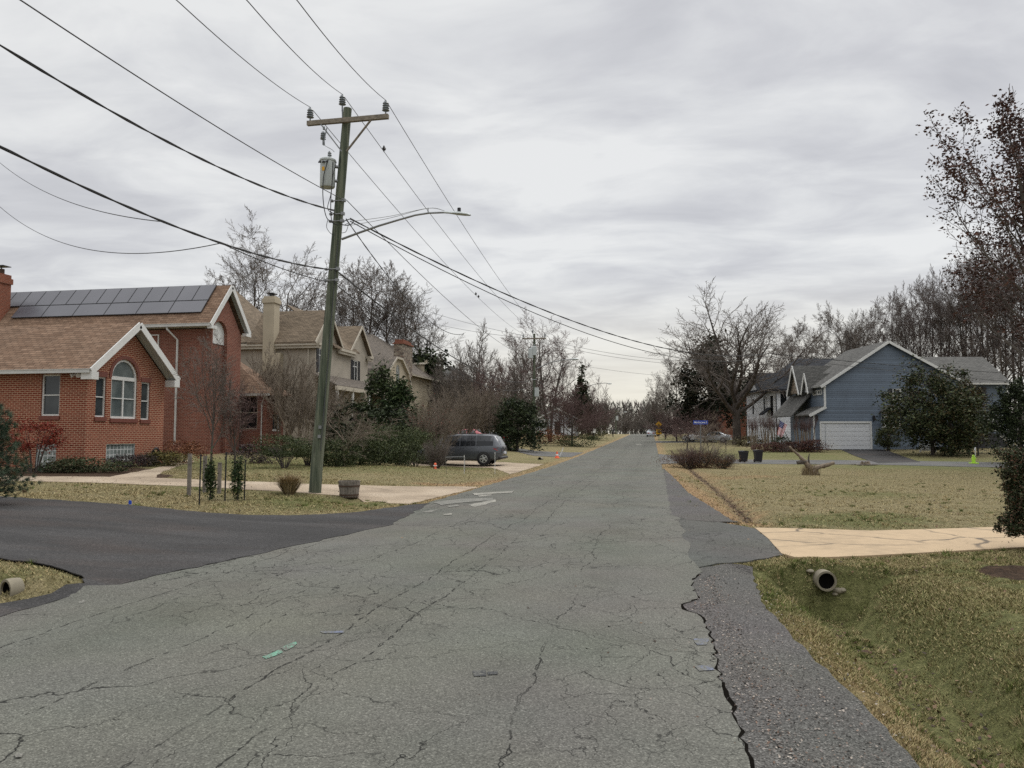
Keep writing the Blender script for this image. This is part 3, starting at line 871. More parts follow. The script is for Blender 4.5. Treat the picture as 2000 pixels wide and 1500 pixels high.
def inpoly(X, Y, poly):
    c = np.zeros(X.shape, bool)
    n = len(poly)
    for i in range(n):
        x0, y0 = poly[i]; x1, y1 = poly[(i + 1) % n]
        k = ((y0 > Y) != (y1 > Y))
        with np.errstate(divide='ignore', invalid='ignore'):
            k &= X < (x1 - x0) * (Y - y0) / (y1 - y0 + 1e-12) + x0
        c ^= k
    return c

def paved(X, Y, skip=()):
    m = np.zeros(X.shape, bool)
    for k, p in PAV.items():
        if k in skip: continue
        q = np.array(p)
        bb = (X > q[:, 0].min()) & (X < q[:, 0].max()) & (Y > q[:, 1].min()) & (Y < q[:, 1].max())
        if bb.any():
            mm = np.zeros(X.shape, bool); mm[bb] = inpoly(X[bb], Y[bb], p); m |= mm
    return m

def axis(parts):
    out = []
    for a, b, s in parts: out += list(np.arange(a, b, s))
    return np.array(out)
gx = axis([(-420, -100, 20), (-100, -40, 4), (-40, -16, 1), (-16, -8, .4), (-8, 9, .14), (9, 16, .4), (16, 40, 1), (40, 100, 4), (100, 421, 20)])
gy = axis([(-30, -4, 1.5), (-4, 1.5, .3), (1.5, 14, .14), (14, 30, .35), (30, 60, 1), (60, 130, 2), (130, 300, 6), (300, 1000, 50)])
GX, GY = np.meshgrid(gx, gy, indexing='ij')
GZ = H(GX, GY)
inn = paved(GX, GY)
# sink the soil a little under the paving so that the two never meet
k = inn & np.roll(inn, 1, 0) & np.roll(inn, -1, 0) & np.roll(inn, 1, 1) & np.roll(inn, -1, 1)
GZ = np.where(k, GZ - .06, GZ)
rs = np.random.RandomState(1)
near = (np.abs(GX) < 16) & (GY < 30) & ~inn
GZ = GZ + near * rs.normal(0, .007, GX.shape)
far_out = (np.hypot(GX, GY - 100) > 260)
nx, ny = GX.shape
idx = np.arange(nx * ny).reshape(nx, ny)
F = np.stack([idx[:-1, :-1], idx[1:, :-1], idx[1:, 1:], idx[:-1, 1:]], -1).reshape(-1, 4)
zg, zl, zdd = zones(GX, GY)
me = np_mesh('lawn', np.stack([GX, GY, GZ], -1).reshape(-1, 3), F, MT['lawn'], np.stack([zg, zl, zdd], -1).reshape(-1, 3), True)
link('lawn', me)['kind'] = 'structure'

sheet('road', PAV['road'], MT['road'], .030, .8, .09)
sheet('road_shoulder', PAV['shoulder'], MT['shoulder'], .022, .5)
sheet('driveway_apron', PAV['apron'], MT['apron'], .026, .5, .06)
sheet('road_shoulder', wobble(HP((1312, 1008), (1303, 962), (1297, 917), (1314, 932), (1345, 965), (1400, 1000), (1442, 1022), (1400, 1022), (1340, 1018)), .03, .2, 15), MT['shoulder'], .031, .5, .02)
sheet('concrete_driveway', PAV['concrete_driveway'], MT['tan_concrete'], .034, .6, .1)
sheet('left_driveway', PAV['left_driveway'], MT['blacktop'], .037, .7, .012)
sheet('gravel_driveway', PAV['gravel_driveway'], MT['gravel'], .016, .8, .03)
sheet('front_walk', PAV['front_walk'], MT['gravel'], .018, .8, .03)
sheet('van_driveway', PAV['van_driveway'], MT['gravel'], .02, .8, .04)
sheet('neighbour_walk', PAV['neighbour_walk'], MT['sidestreet'], .02, 1.2, .04)
sheet('side_street', PAV['side_street'], MT['sidestreet'], .02, 1.0, .04)
sheet('garage_driveway', PAV['garage_driveway'], MT['blacktop'], .024, 1.0, .05)
sheet('far_driveway', PAV['far_driveway'], MT['sidestreet'], .022, 1.5, .04)

# flat strip along the broken carriageway edge: the gap's soil and shade painted dark
gap = [(p[0] - .02, p[1]) for p in rr if 2.0 < p[1] < RIGHT_E[-1][1] - .15]
gap2 = [(p[0] + .022 + rnd.uniform(0, .025) + .03 * max(0, math.sin(p[1] * 2.7)) ** 4, p[1]) for p in gap]
sheet('eroded_edge', gap + gap2[::-1], MT['soil_and_shade'], .026, .5)
seam = [hit(px, py) for px, py in [(840, 985), (760, 1030), (690, 1045), (500, 1088), (300, 1130), (150, 1168), (0, 1212)]]

# marks on the asphalt
def mark(name, pts, mat, dz=.035, amp=.02, step=.08, seed=1):
    sheet(name, wobble(HP(*pts), amp, step, seed), MT[mat], dz, .5)
mark('paint_mark', [(512, 1292), (548, 1276), (552, 1283), (520, 1296)], 'green_mark', amp=.012)
mark('paint_mark', [(548, 1274), (578, 1262), (580, 1266), (558, 1280)], 'green_mark', amp=.012, seed=2)
mark('paint_mark', [(624, 1241), (672, 1240), (672, 1244), (630, 1245)], 'blue_mark', amp=.006, seed=3)
mark('paint_mark', [(1356, 1310), (1388, 1308), (1396, 1318), (1366, 1320)], 'blue_mark', amp=.02, seed=4)
mark('paint_mark', [(1355, 1256), (1385, 1254), (1380, 1268), (1362, 1268)], 'blue_mark', amp=.02, seed=5)
mark('tar_patch', [(922, 1320), (948, 1318), (950, 1330), (926, 1331)], 'tar', amp=.02, seed=6)
mark('tar_patch', [(952, 1322), (972, 1321), (972, 1327), (953, 1328)], 'tar', amp=.01, seed=7)
for i, (q, mm) in enumerate([([(846, 984), (900, 977), (965, 975), (962, 980), (900, 985), (860, 990)], 'pale_patch_dim'), ([(914, 989), (948, 982), (968, 977), (970, 982), (945, 989), (925, 993)], 'pale_patch'),
           ([(920, 966), (960, 964), (1004, 961), (1000, 965), (960, 967), (930, 970)], 'pale_patch'), ([(932, 970), (958, 968), (960, 970), (936, 973)], 'pale_patch'),
           ([(864, 1008), (882, 1006), (882, 1009), (868, 1010)], 'pale_patch'), ([(822, 1003), (848, 999), (856, 998), (840, 1004)], 'pale_patch_dim'),
           ([(872, 992), (895, 988), (896, 992), (878, 994)], 'pale_patch_dim'), ([(152, 1183), (164, 1179), (166, 1183), (156, 1187)], 'pale_patch_dim'), ([(28, 1488), (44, 1486), (42, 1494), (30, 1495)], 'pale_patch_dim'), ([(1242, 868.5), (1254, 868.3), (1254, 869.4), (1243, 869.6)], 'pale_patch')]):
    mark('worn_patch', q, mm, .036 if i % 2 else .040, .03, .15, 20 + i)

# ------------------------------------------------------------------ grass blades and litter where the camera is close
def blades(n, region, seed, hmin=.02, hmax=.055, fall=True):
    rs = np.random.RandomState(seed)
    x0, x1, y0, y1 = region
    # denser near the camera: area sampled with weight ~ 1/d^1.6
    X = rs.uniform(x0, x1, n * 4); Y = rs.uniform(y0, y1, n * 4)
    d = np.hypot(X, Y) + 1
    keep = rs.uniform(0, 1, n * 4) < np.clip((5.0 / d) ** 1.25, 0, 1)
    X, Y = X[keep], Y[keep]
    f = -X * sP + Y * cP; r = X * cP + Y * sP
    keep = (f > 2.2) & (np.abs(r / np.maximum(f, .1)) < .78)
    X, Y = X[keep], Y[keep]
    m = ~paved(X, Y)
    X, Y = X[m], Y[m]
    g, l, dd = zones(X, Y)
    m = rs.uniform(0, 1, len(X)) > dd * 1.6
    X, Y, g, l = X[m], Y[m], g[m], l[m]
    return X, Y, g, l, rs

def patchn(X, Y, s, seed):
    """cheap smooth noise 0..1"""
    rs = np.random.RandomState(seed); v = np.zeros(X.shape)
    for i in range(7):
        a = rs.uniform(0, 6.28); k = rs.uniform(.6, 1.8) * s
        v += np.sin((X * math.cos(a) + Y * math.sin(a)) * k + rs.uniform(0, 6.28))
    return .5 + v / 7

def make_blades(name, parts):
    VV, CC = [], []
    for (n, reg, seed, h0, h1) in parts:
        X, Y, g, l, rs = blades(n, reg, seed)
        m = len(X)
        Z = H(X, Y) - .004
        a = rs.uniform(0, 2 * math.pi, m); hh = rs.uniform(h0, h1, m) * (.6 + .8 * patchn(X, Y, 2.5, seed))
        d = np.hypot(X, Y)
        wd = np.clip(.0018 + .00055 * d, .002, .012) * rs.uniform(.7, 1.4, m)
        lean = rs.uniform(.2, 1.6, m) * hh; la = rs.uniform(0, 2 * math.pi, m)
        P = np.stack([X, Y, Z], -1)
        A = P + np.stack([np.cos(a) * wd, np.sin(a) * wd, 0 * a], -1)
        B = P - np.stack([np.cos(a) * wd, np.sin(a) * wd, 0 * a], -1)
        T = P + np.stack([np.cos(la) * lean, np.sin(la) * lean, hh], -1)
        VV.append(np.stack([A, B, T], 1).reshape(-1, 3))
        pg = np.clip((g - .5) * 1.1 + .45 * patchn(X, Y, 1.2, 3) + .3 * patchn(X, Y, 4, 9) - .18 + rs.normal(0, .16, m), 0, 1)
        pl = np.clip((l - .35) * 2 + rs.normal(0, .25, m), 0, 1)
        tan = np.array([.335, .275, .150]); grn = np.array([.165, .17, .062]); lit = np.array([.42, .29, .165])
        c = tan + (grn - tan) * pg[:, None]; c = c + (lit - c) * pl[:, None]
        c = c * rs.uniform(.55, 1.35, m)[:, None]
        dead = rs.uniform(0, 1, m) < .12
        c[dead] = np.array([.38, .30, .17]) * rs.uniform(.7, 1.15, dead.sum())[:, None]
        CC.append(np.repeat(c, 3, 0))
    V = np.concatenate(VV); C = np.concatenate(CC)
    o = link(name, np_mesh(name, V, np.arange(len(V)).reshape(-1, 3), MT['blade'], C))
    tag(o, 'short dormant winter grass, tan and olive, on the verges and lawns', 'grass', kind='stuff')
    return o
make_blades('grass', [(560000, (.5, 12, 1.5, 14), 1, .009, .030), (420000, (.5, 30, 10, 48), 2, .012, .036), (280000, (-22, -5.2, 4, 24), 3, .012, .038), (90000, (-18, -5.4, 20, 48), 4, .02, .055)])

def tufts(name, label, sets):
    VV, CC = [], []
    for n, reg, seed, h0, h1 in sets:
        X, Y, g, l, rs = blades(n, reg, seed)
        keep = patchn(X, Y, 1.6, seed) > .5
        X, Y, g = X[keep], Y[keep], g[keep]; k = 26
        hh = np.repeat(rs.uniform(h0, h1, len(X)), k) * rs.uniform(.5, 1.1, len(X) * k); sz = np.repeat(rs.uniform(.012, .045, len(X)), k)
        m = len(hh); x = np.repeat(X, k) + rs.normal(0, 1, m) * sz; y = np.repeat(Y, k) + rs.normal(0, 1, m) * sz
        P = np.stack([x, y, H(x, y) - .005], -1); a = rs.uniform(0, 6.28, m); la = rs.uniform(0, 6.28, m); ln = hh * rs.uniform(.2, 1.2, m)
        w = np.stack([np.cos(a), np.sin(a), 0 * a], -1) * np.clip(.0014 + .0004 * np.hypot(x, y), .002, .008)[:, None]
        T = P + np.stack([np.cos(la) * ln, np.sin(la) * ln, hh], -1)
        VV.append(np.stack([P - w, P + w, T], 1).reshape(-1, 3))
        base = np.where(rs.uniform(0, 1, len(X))[:, None] < (.25 + .5 * g[:, None]), np.array([[.11, .135, .04]]), np.array([[.36, .29, .16]])) * rs.uniform(.65, 1.2, (len(X), 1))
        CC.append(np.repeat(np.repeat(base, k, 0) * rs.uniform(.75, 1.25, (m, 1)), 3, 0))
    V = np.concatenate(VV); tag(link(name, np_mesh(name, V, np.arange(len(V)).reshape(-1, 3), MT['blade'], np.concatenate(CC))), label, 'grass', kind='stuff')
tufts('grass_tufts', 'taller uneven tufts of green and straw grass scattered over the verges', [(2600, (.5, 12, 1.5, 14), 61, .03, .085), (3000, (.5, 26, 10, 34), 62, .03, .09), (2600, (-20, -5.2, 4, 24), 63, .03, .09)])

# dead leaves and bits of grit
def litter(name, n, where, cols, size, seed, label):
    rs = np.random.RandomState(seed); P = []
    for (line, wd, k) in where:
        L = np.array(line); i = rs.randint(0, len(L) - 1, int(n * k)); t = rs.uniform(0, 1, len(i))
        p = L[i] * (1 - t[:, None]) + L[i + 1] * t[:, None] + rs.normal(0, wd, (len(i), 2)); P.append(p)
    P = np.concatenate(P); X, Y = P[:, 0], P[:, 1]
    Z = H(X, Y) + rs.uniform(.008, .03, len(X))
    m = len(X); s = rs.uniform(.5, 1.3, m) * size
    a = rs.uniform(0, 6.28, m)
    ux = np.stack([np.cos(a), np.sin(a), rs.normal(0, .35, m)], -1) * s[:, None]
    uy = np.stack([-np.sin(a), np.cos(a), rs.normal(0, .35, m)], -1) * s[:, None] * .65
    C0 = np.stack([X, Y, Z], -1)
    V = np.stack([C0 - ux, C0 - uy, C0 + ux, C0 + uy], 1).reshape(-1, 3)
    c = np.array(cols)[rs.randint(0, len(cols), m)] * rs.uniform(.6, 1.3, m)[:, None]
    o = link(name, np_mesh(name, V, np.arange(len(V)).reshape(-1, 4), MT['leaf'], np.repeat(c, 4, 0)))
    tag(o, label, 'leaf litter', kind='stuff')
litter('leaf_litter', 2600, [(DITCH_F, .12, .5), (DITCH_R[:-1], .16, .10), (LIT_R, .4, .12), (LIT_L, .5, .14), (LIT_R2, .8, .2), ([(2, 5), (5, 14), (9, 30)], 3.0, .35), ([(-7, 12), (-13, 18), (-20, 20)], 1.6, .25)], [(.07, .038, .022), (.11, .062, .036), (.17, .11, .065), (.04, .026, .018)], .024, 4, 'brown dead leaves lying in the roadside ditches and along the verges')
_sh = [plane_hit(px, py, 0) for px, py in [(1420, 1130), (1440, 1220), (1480, 1300), (1560, 1400), (1640, 1500)]]
_ed = [(p[0] + .20, p[1]) for p in rr if 2.5 < p[1] < RIGHT_E[-1][1]]
litter('grit', 9000, [(_sh, .33, .45), (_ed, .07, .5), ([(-3, 3), (-2, 12)], 1.6, .10)], [(.20, .18, .165), (.12, .105, .095), (.30, .26, .22), (.05, .045, .04), (.15, .10, .075)], .009, 6, 'loose grit and crumbs of asphalt on the road shoulder')
# ------------------------------------------------------------------ bare trees
def rotv(v, axis, a):
    return v * math.cos(a) + axis.cross(v) * math.sin(a) + axis * axis.dot(v) * (1 - math.cos(a))

class Tree:
    """grows poly-lines by level; trunk = first levels, crown = the rest"""
    def __init__(s, seed, P):
        s.r = random.Random(seed); s.r2 = random.Random(seed + 999); s.P = P; s.lines = []; s.tips = []
        n = P.get('stems', 1)
        for i in range(n):
            if n == 1: d = Vector((s.r.uniform(-.04, .04), s.r.uniform(-.04, .04), 1)); o = Vector((0, 0, -.15))
            else:
                a = 2 * math.pi * i / n + s.r.uniform(-.4, .4); sp = P.get('spread', .35) * s.r.uniform(.3, 1.15)
                d = Vector((math.cos(a) * sp, math.sin(a) * sp, 1)); o = Vector((math.cos(a), math.sin(a), 0)) * P.get('base', .12) * s.r.uniform(.4, 1) + Vector((0, 0, -.1))
            L = P['H'] * P.get('trunk', .8) * (s.r.uniform(.82, 1.05) if n > 1 else 1)
            s.grow(o, d.normalized(), L, P['r'], 0)
        # lean the whole plant back so that its crown stands over its foot
        c = sum((p for p, d in s.tips), Vector()) / len(s.tips); kx, ky = c.x / c.z * .85, c.y / c.z * .85
        fix = lambda p: Vector((p.x - kx * max(p.z, 0), p.y - ky * max(p.z, 0), p.z))
        s.lines = [(lv, [fix(p) for p in pts], rd) for lv, pts, rd in s.lines]; s.tips = [(fix(p), d) for p, d in s.tips]
    def grow(s, p, d, L, rad, lv):
        P, r = s.P, (s.r if lv < 3 else s.r2)
        nseg = P['seg'][lv]; wig = P['wig'][lv]; up = P['up'][lv]
        pts = [p.copy()]; rads = [rad]; dirs = [d.copy()]
        sl = L / nseg
        tap = P['tap'][lv]
        for i in range(nseg):
            d = d + Vector((r.gauss(0, wig), r.gauss(0, wig), r.gauss(0, wig) * .7)) + Vector((0, 0, up))
            d.normalize()
            p = p + d * sl
            t = (i + 1) / nseg
            pts.append(p.copy()); rads.append(max(P['rmin'], rad * (1 - t * (1 - tap)))); dirs.append(d.copy())
        s.lines.append((lv, pts, rads))
        if lv + 1 >= len(P['n']) + 1 or lv >= len(P['n']):
            s.tips.append((p.copy(), d.copy())); return
        n = P['n'][lv]
        n = max(1, int(n * r.uniform(.8, 1.2) + .5))
        t0 = P['t0'][lv]; az = r.uniform(0, 6.28)
        for k in range(n):
            t = t0 + (1 - t0) * ((k + r.uniform(.1, .9)) / n)
            if k == n - 1: t = 1.0
            x = t * nseg; i = min(int(x), nseg - 1); q = pts[i].lerp(pts[i + 1], x - i); dd = dirs[min(i + 1, nseg)]
            az += 2.4 + r.uniform(-.5, .5)
            ang = R(P['ang'][lv] * (1 - .45 * t * P.get('angt', 1)) + r.gauss(0, P.get('angv', 8)))
            if t == 1.0: ang *= .45
            side = dd.orthogonal().normalized(); side = rotv(side, dd, az)
            nd = rotv(dd, side.cross(dd).normalized(), -ang) if False else (dd * math.cos(ang) + side * math.sin(ang))
            shape = P['shape'][lv](t)
            lr = rads[i] * P['rr'][lv] * r.uniform(.8, 1.1)
            s.grow(q, nd.normalized(), L * P['len'][lv] * shape * r.uniform(.75, 1.2), max(P['rmin'], min(lr, rads[i] * .9)), lv + 1)

def tubes(lines, sides):
    """all poly-lines with the same point count at once"""
    V, F = [], []; base = 0
    by = {}
    for pts, rads in lines: by.setdefault(len(pts), []).append((pts, rads))
    for n, grp in by.items():
        P = np.array([[tuple(p) for p in g[0]] for g in grp], np.float32); Rr = np.array([g[1] for g in grp], np.float32)
        T = np.empty_like(P); T[:, 1:-1] = P[:, 2:] - P[:, :-2]; T[:, 0] = P[:, 1] - P[:, 0]; T[:, -1] = P[:, -1] - P[:, -2]
        T /= np.linalg.norm(T, axis=2, keepdims=True) + 1e-9
        m = P[:, -1] - P[:, 0]
        ref = np.where(np.abs(m[:, :1]) < np.abs(m[:, 2:3]), np.array([[1., 0, 0]]), np.array([[0, 0, 1.]]))
        ref = np.repeat(ref[:, None], n, 1)
        A = ref - T * (ref * T).sum(2, keepdims=True); A /= np.linalg.norm(A, axis=2, keepdims=True) + 1e-9
        B = np.cross(T, A)
        ang = np.arange(sides) * 2 * math.pi / sides
        rings = P[:, :, None] + (A[:, :, None] * np.cos(ang)[None, None, :, None] + B[:, :, None] * np.sin(ang)[None, None, :, None]) * Rr[:, :, None, None]
        V.append(rings.reshape(-1, 3))
        g = len(grp)
        idx = base + np.arange(g * n * sides).reshape(g, n, sides)
        a = idx[:, :-1]; b = idx[:, 1:]
        F.append(np.stack([a, np.roll(a, -1, 2), np.roll(b, -1, 2), b], -1).reshape(-1, 4))
        base += g * n * sides
    return np.concatenate(V), np.concatenate(F)

one = lambda t: 1.0
TREE = {}
def tree_proto(key, seed, P, bark='bark', twig='twig', split=1):
    """split: levels below it make the trunk mesh, the others the crown"""
    T = Tree(seed, P)
    lo = [(p, r) for lv, p, r in T.lines if lv <= split]
    Vt, Ft = tubes([(p, r) for lv, p, r in T.lines if lv <= split], 8)
    mt = np_mesh(key + '_trunk', Vt, Ft, MT[bark], smooth=True)
    cr = [(p, r) for lv, p, r in T.lines if lv > split]
    mc = None
    if cr:
        big = [(p, r) for p, r in cr if r[0] > .02]; small = [(p, r) for p, r in cr if r[0] <= .02]
        Vs, Fs = [], []; b = 0
        for grp, sd in ((big, 5), (small, 3)):
            if grp:
                v, f = tubes(grp, sd); Vs.append(v); Fs.append(f + b); b += len(v)
        mc = np_mesh(key + '_crown', np.concatenate(Vs), np.concatenate(Fs), MT[twig])
    hmax = max(p[-1].z for lv, p, r in T.lines)
    TREE[key] = (mt, mc, hmax, T.tips)

def place_tree(key, loc, height, label, name='bare_tree', cat='tree', group=None, rz=0.0, wide=1.0, mats=None):
    mt, mc, hm, _ = TREE[key]
    k = height / hm
    t = thing(name, label, cat, loc, rz, group, scale=(k * wide, k * wide, k))
    a = link('trunk', mt, t)
    c = link('crown', mc, t) if mc else None
    if mats:
        for o, m in ((a, mats[0]), (c, mats[1])):
            if o and m:
                o.material_slots[0].link = 'OBJECT'; o.material_slots[0].material = MT[m]
    return t

sp = lambda t: 1.15 - .55 * t
P_oak = dict(H=20, r=.46, trunk=.40, seg=[7, 10, 7, 5, 3], wig=[.05, .10, .15, .2, .22], up=[.02, .045, .045, .03, .02], tap=[.62, .2, .22, .35, .6], rmin=.019,
             n=[10, 12, 10, 9], t0=[.45, .22, .12, .08], ang=[72, 52, 50, 48], rr=[.62, .5, .5, .6], len=[1.42, .46, .46, .42], shape=[lambda t: .95 + .15 * t, sp, sp, sp], angt=.85, angv=11)
P_tall = dict(H=24, r=.30, trunk=.8, seg=[10, 8, 6, 4, 3], wig=[.045, .14, .18, .2, .22], up=[.02, .07, .06, .05, .03], tap=[.25, .2, .25, .4, .6], rmin=.016,
              n=[11, 9, 8, 7], t0=[.36, .2, .12, .1], ang=[62, 52, 50, 48], rr=[.55, .55, .5, .6], len=[.48, .5, .47, .45], shape=[lambda t: 1.25 - .5 * t, sp, sp, sp], angt=.8, angv=11)
P_round = dict(H=14, r=.22, trunk=.5, seg=[6, 8, 6, 4, 3], wig=[.04, .08, .12, .16, .2], up=[.03, .06, .05, .04, .02], tap=[.45, .2, .25, .4, .6], rmin=.017,
               n=[15, 11, 9, 7], t0=[.22, .12, .1, .1], ang=[66, 44, 44, 45], rr=[.5, .5, .5, .6], len=[1.05, .45, .45, .45], shape=[lambda t: 1.0, sp, sp, sp], angt=.8)
P_brush = dict(H=10, r=.13, trunk=.85, stems=3, spread=.22, seg=[8, 6, 5, 3], wig=[.05, .1, .14, .2], up=[.05, .08, .05, .04], tap=[.2, .25, .3, .6], rmin=.013,
               n=[15, 10, 8], t0=[.12, .12, .1], ang=[46, 42, 44], rr=[.5, .5, .6], len=[.45, .42, .42], shape=[lambda t: 1.2 - .6 * t, sp, sp], angt=.8)
P_crape = dict(H=5, r=.05, trunk=.75, stems=9, spread=.42, base=.25, seg=[8, 5, 4, 3], wig=[.05, .1, .14, .2], up=[.05, .09, .06, .04], tap=[.4, .35, .4, .7], rmin=.007,
               n=[9, 7, 6], t0=[.35, .2, .1], ang=[30, 32, 36], rr=[.55, .6, .7], len=[.4, .5, .45], shape=[lambda t: 1.1, sp, sp])
P_small = dict(H=4, r=.055, trunk=.5, seg=[6, 8, 6, 4, 3], wig=[.04, .13, .16, .2, .2], up=[.02, .04, .02, 0, -.02], tap=[.55, .25, .3, .5, .7], rmin=.005,
               n=[9, 8, 7, 5], t0=[.4, .15, .1, .1], ang=[70, 48, 45, 45], rr=[.6, .5, .5, .6], len=[1.0, .5, .5, .5], shape=[lambda t: 1.1, sp, sp, sp], angt=.7)
P_shrub = dict(H=2, r=.016, trunk=.8, stems=34, spread=.75, base=.2, seg=[7, 5, 3], wig=[.07, .13, .2], up=[.03, .05, .03], tap=[.4, .5, .7], rmin=.0045,
               n=[11, 7], t0=[.15, .1], ang=[38, 42], rr=[.6, .7], len=[.42, .45], shape=[sp, sp])
P_pollard = dict(H=4, r=.07, trunk=.62, stems=7, spread=.2, base=.3, seg=[7, 4, 3], wig=[.05, .1, .15], up=[.04, .12, .06], tap=[.75, .5, .7], rmin=.008,
                 n=[9, 4], t0=[.86, .2], ang=[34, 30], rr=[.34, .6], len=[.34, .5], shape=[one, one])
tree_proto('oak', 4, dict(P_oak, angv=7, n=[10, 10, 7, 6], rmin=.018))
tree_proto('tallA', 21, P_tall); tree_proto('tallB', 22, dict(P_tall, n=[8, 9, 8, 7], t0=[.5, .25, .15, .1], ang=[52, 50, 48, 46], wig=[.05, .18, .2, .2, .2])); tree_proto('tallC', 24, dict(P_tall, stems=2, spread=.16, n=[9, 8, 7, 6]))
tree_proto('wood', 25, dict(P_tall, r=.24, n=[12, 7, 6, 6], t0=[.28, .2, .15, .1], ang=[52, 46, 46, 45], len=[.40, .5, .45, .45]), 'bark_dark', 'twig_dark')
tree_proto('round', 31, P_round, 'bark_dark', 'twig_dark')
tree_proto('brush', 41, P_brush, 'bark', 'twig_dark'); tree_proto('brushB', 42, dict(P_brush, stems=5, spread=.35, n=[12, 9, 8]))
tree_proto('crape', 51, P_crape, 'bark_tan', 'twig_tan', 0); tree_proto('crapeB', 52, dict(P_crape, stems=14, spread=.55), 'bark_tan', 'twig_tan', 0)
tree_proto('small', 61, P_small); tree_proto('weep', 62, dict(P_small, n=[9, 9, 8, 5], up=[.02, .10, .03, -.02, -.05], t0=[.35, .1, .1, .1], ang=[38, 40, 45, 45]), 'bark', 'twig')
tree_proto('shrub', 71, P_shrub, 'bark', 'twig_tan', 0)
tree_proto('pollard', 81, P_pollard, 'bark_tan', 'twig_tan', 0)

# ------------------------------------------------------------------ leaves
def leaf_quads(C, size, cols, seed, flat=0.0, aspect=.55, jit=.3, nrm=None):
    rs = np.random.RandomState(seed); m = len(C)
    u = rs.normal(0, 1, (m, 3)); u[:, 2] *= (1 - flat); u /= np.linalg.norm(u, axis=1, keepdims=True)
    w = rs.normal(0, 1, (m, 3)); w -= u * (u * w).sum(1, keepdims=True); w /= np.linalg.norm(w, axis=1, keepdims=True)
    s = size * rs.uniform(.6, 1.35, m)[:, None]
    a, b = u * s, w * s * aspect
    V = np.stack([C - a, C - b * .9 + a * .1, C + a, C + b * .9 + a * .1], 1).reshape(-1, 3)
    cols = np.array(cols); c = cols[rs.randint(0, len(cols), m)] * rs.uniform(1 - jit, 1 + jit, m)[:, None]
    return V, np.arange(m * 4).reshape(-1, 4), np.repeat(np.clip(c, 0, 1), 4, 0)

def cloud(n, radii, seed, clumps=40, spread=.28, shell=.75, bottom=-1.0, cone=0.0, box=False):
    """points in leafy clumps through a crown of half-axes radii, centred on the origin"""
    rs = np.random.RandomState(seed)
    c = rs.normal(0, 1, (clumps * 6, 3)); c /= np.linalg.norm(c, axis=1, keepdims=True)
    if box: c = rs.uniform(-1, 1, (clumps * 6, 3)); k = rs.randint(0, 3, len(c)); c[np.arange(len(c)), k] = np.sign(c[np.arange(len(c)), k])
    c *= rs.uniform(shell, 1.0, (len(c), 1)) * (1 + .10 * rs.normal(0, 1, (len(c), 1)))
    c = c[c[:, 2] > bottom][:clumps]
    if cone:
        t = (c[:, 2] + 1) / 2; c[:, :2] *= np.clip(1 - t * cone, .03, 1)[:, None] * 1.35
    i = rs.randint(0, len(c), n)
    sz = rs.uniform(.5, 1.3, len(c))
    p = c[i] + rs.normal(0, spread, (n, 3)) * sz[i][:, None] * np.array([1, 1, .75])
    return p * np.array(radii)

def shrub(name, label, cat, loc, radii, n, size, cols, seed, clumps=45, spread=.22, stems=7, mat='bark_dark', group=None, box=False, lift=None, bottom=-.8, cone=0, shell=.7, flat=0.2, aspect=.55, rz=0, trunk=None):
    t = thing(name, label, cat, loc, rz, group)
    rx, ry, rzz = radii
    zc = rzz * .98 if lift is None else lift
    P = cloud(n, radii, seed, clumps, spread, shell, bottom, cone, box); P[:, 2] += zc
    P[:, 2] = np.maximum(P[:, 2], .03 + .04 * np.random.RandomState(seed).rand(len(P)))
    V, F, C = leaf_quads(P, size, cols, seed + 1, flat, aspect)
    link('foliage', np_mesh(name, V, F, MT['leaf'], C), t)
    r = random.Random(seed); mb = MB()
    if trunk:
        tr, th = trunk
        mb.tube([(0, 0, -.1), (.02, .03, th * .5), (0, 0, th)], [tr, tr * .8, tr * .5], 8)
        for k in range(stems * 2):
            a = k * 2.4; z = th * r.uniform(.25, .95); l = r.uniform(.5, .85)
            w = 1 if not cone else max(.1, 1 - cone * (z - zc + rzz) / (2 * rzz))
            mb.tube([(0, 0, z), (math.cos(a) * rx * l * w * .5, math.sin(a) * ry * l * w * .5, z + rzz * .08), (math.cos(a) * rx * l * w, math.sin(a) * ry * l * w, z + rzz * .1)], [tr * .35, tr * .2, tr * .08], 5, False)
    else:
        for k in range(stems):
            a = r.uniform(0, 6.28); l = r.uniform(.3, .8)
            mb.tube([(math.cos(a) * .08, math.sin(a) * .08, -.05), (math.cos(a) * rx * l * .5, math.sin(a) * ry * l * .5, zc * .6), (math.cos(a) * rx * l, math.sin(a) * ry * l, zc * 1.2)], [.022, .015, .006], 5, False)
    mb.build('stem' if not trunk else 'trunk', MT[mat], t, True)
    return t
G_HEDGE = [(.042, .055, .022), (.066, .080, .032), (.03, .042, .017), (.085, .095, .045)]
G_DARK = [(.018, .026, .011), (.03, .042, .017), (.045, .058, .025), (.011, .016, .008)]
G_MAG = [(.024, .034, .013), (.045, .056, .022), (.08, .092, .042), (.065, .05, .022), (.013, .019, .008)]
G_CON = [(.03, .05, .018), (.048, .066, .024), (.018, .03, .012)]
G_GOLD = [(.12, .10, .03), (.09, .085, .03), (.16, .13, .045), (.05, .05, .02)]
G_RED = [(.13, .018, .012), (.19, .028, .016), (.08, .014, .01), (.15, .05, .025)]
G_RUST = [(.16, .065, .03), (.10, .04, .02), (.22, .10, .05)]
G_PURP = [(.045, .03, .032), (.07, .05, .045), (.03, .022, .022)]
G_STRAW = [(.30, .23, .13), (.22, .16, .09), (.38, .30, .19)]
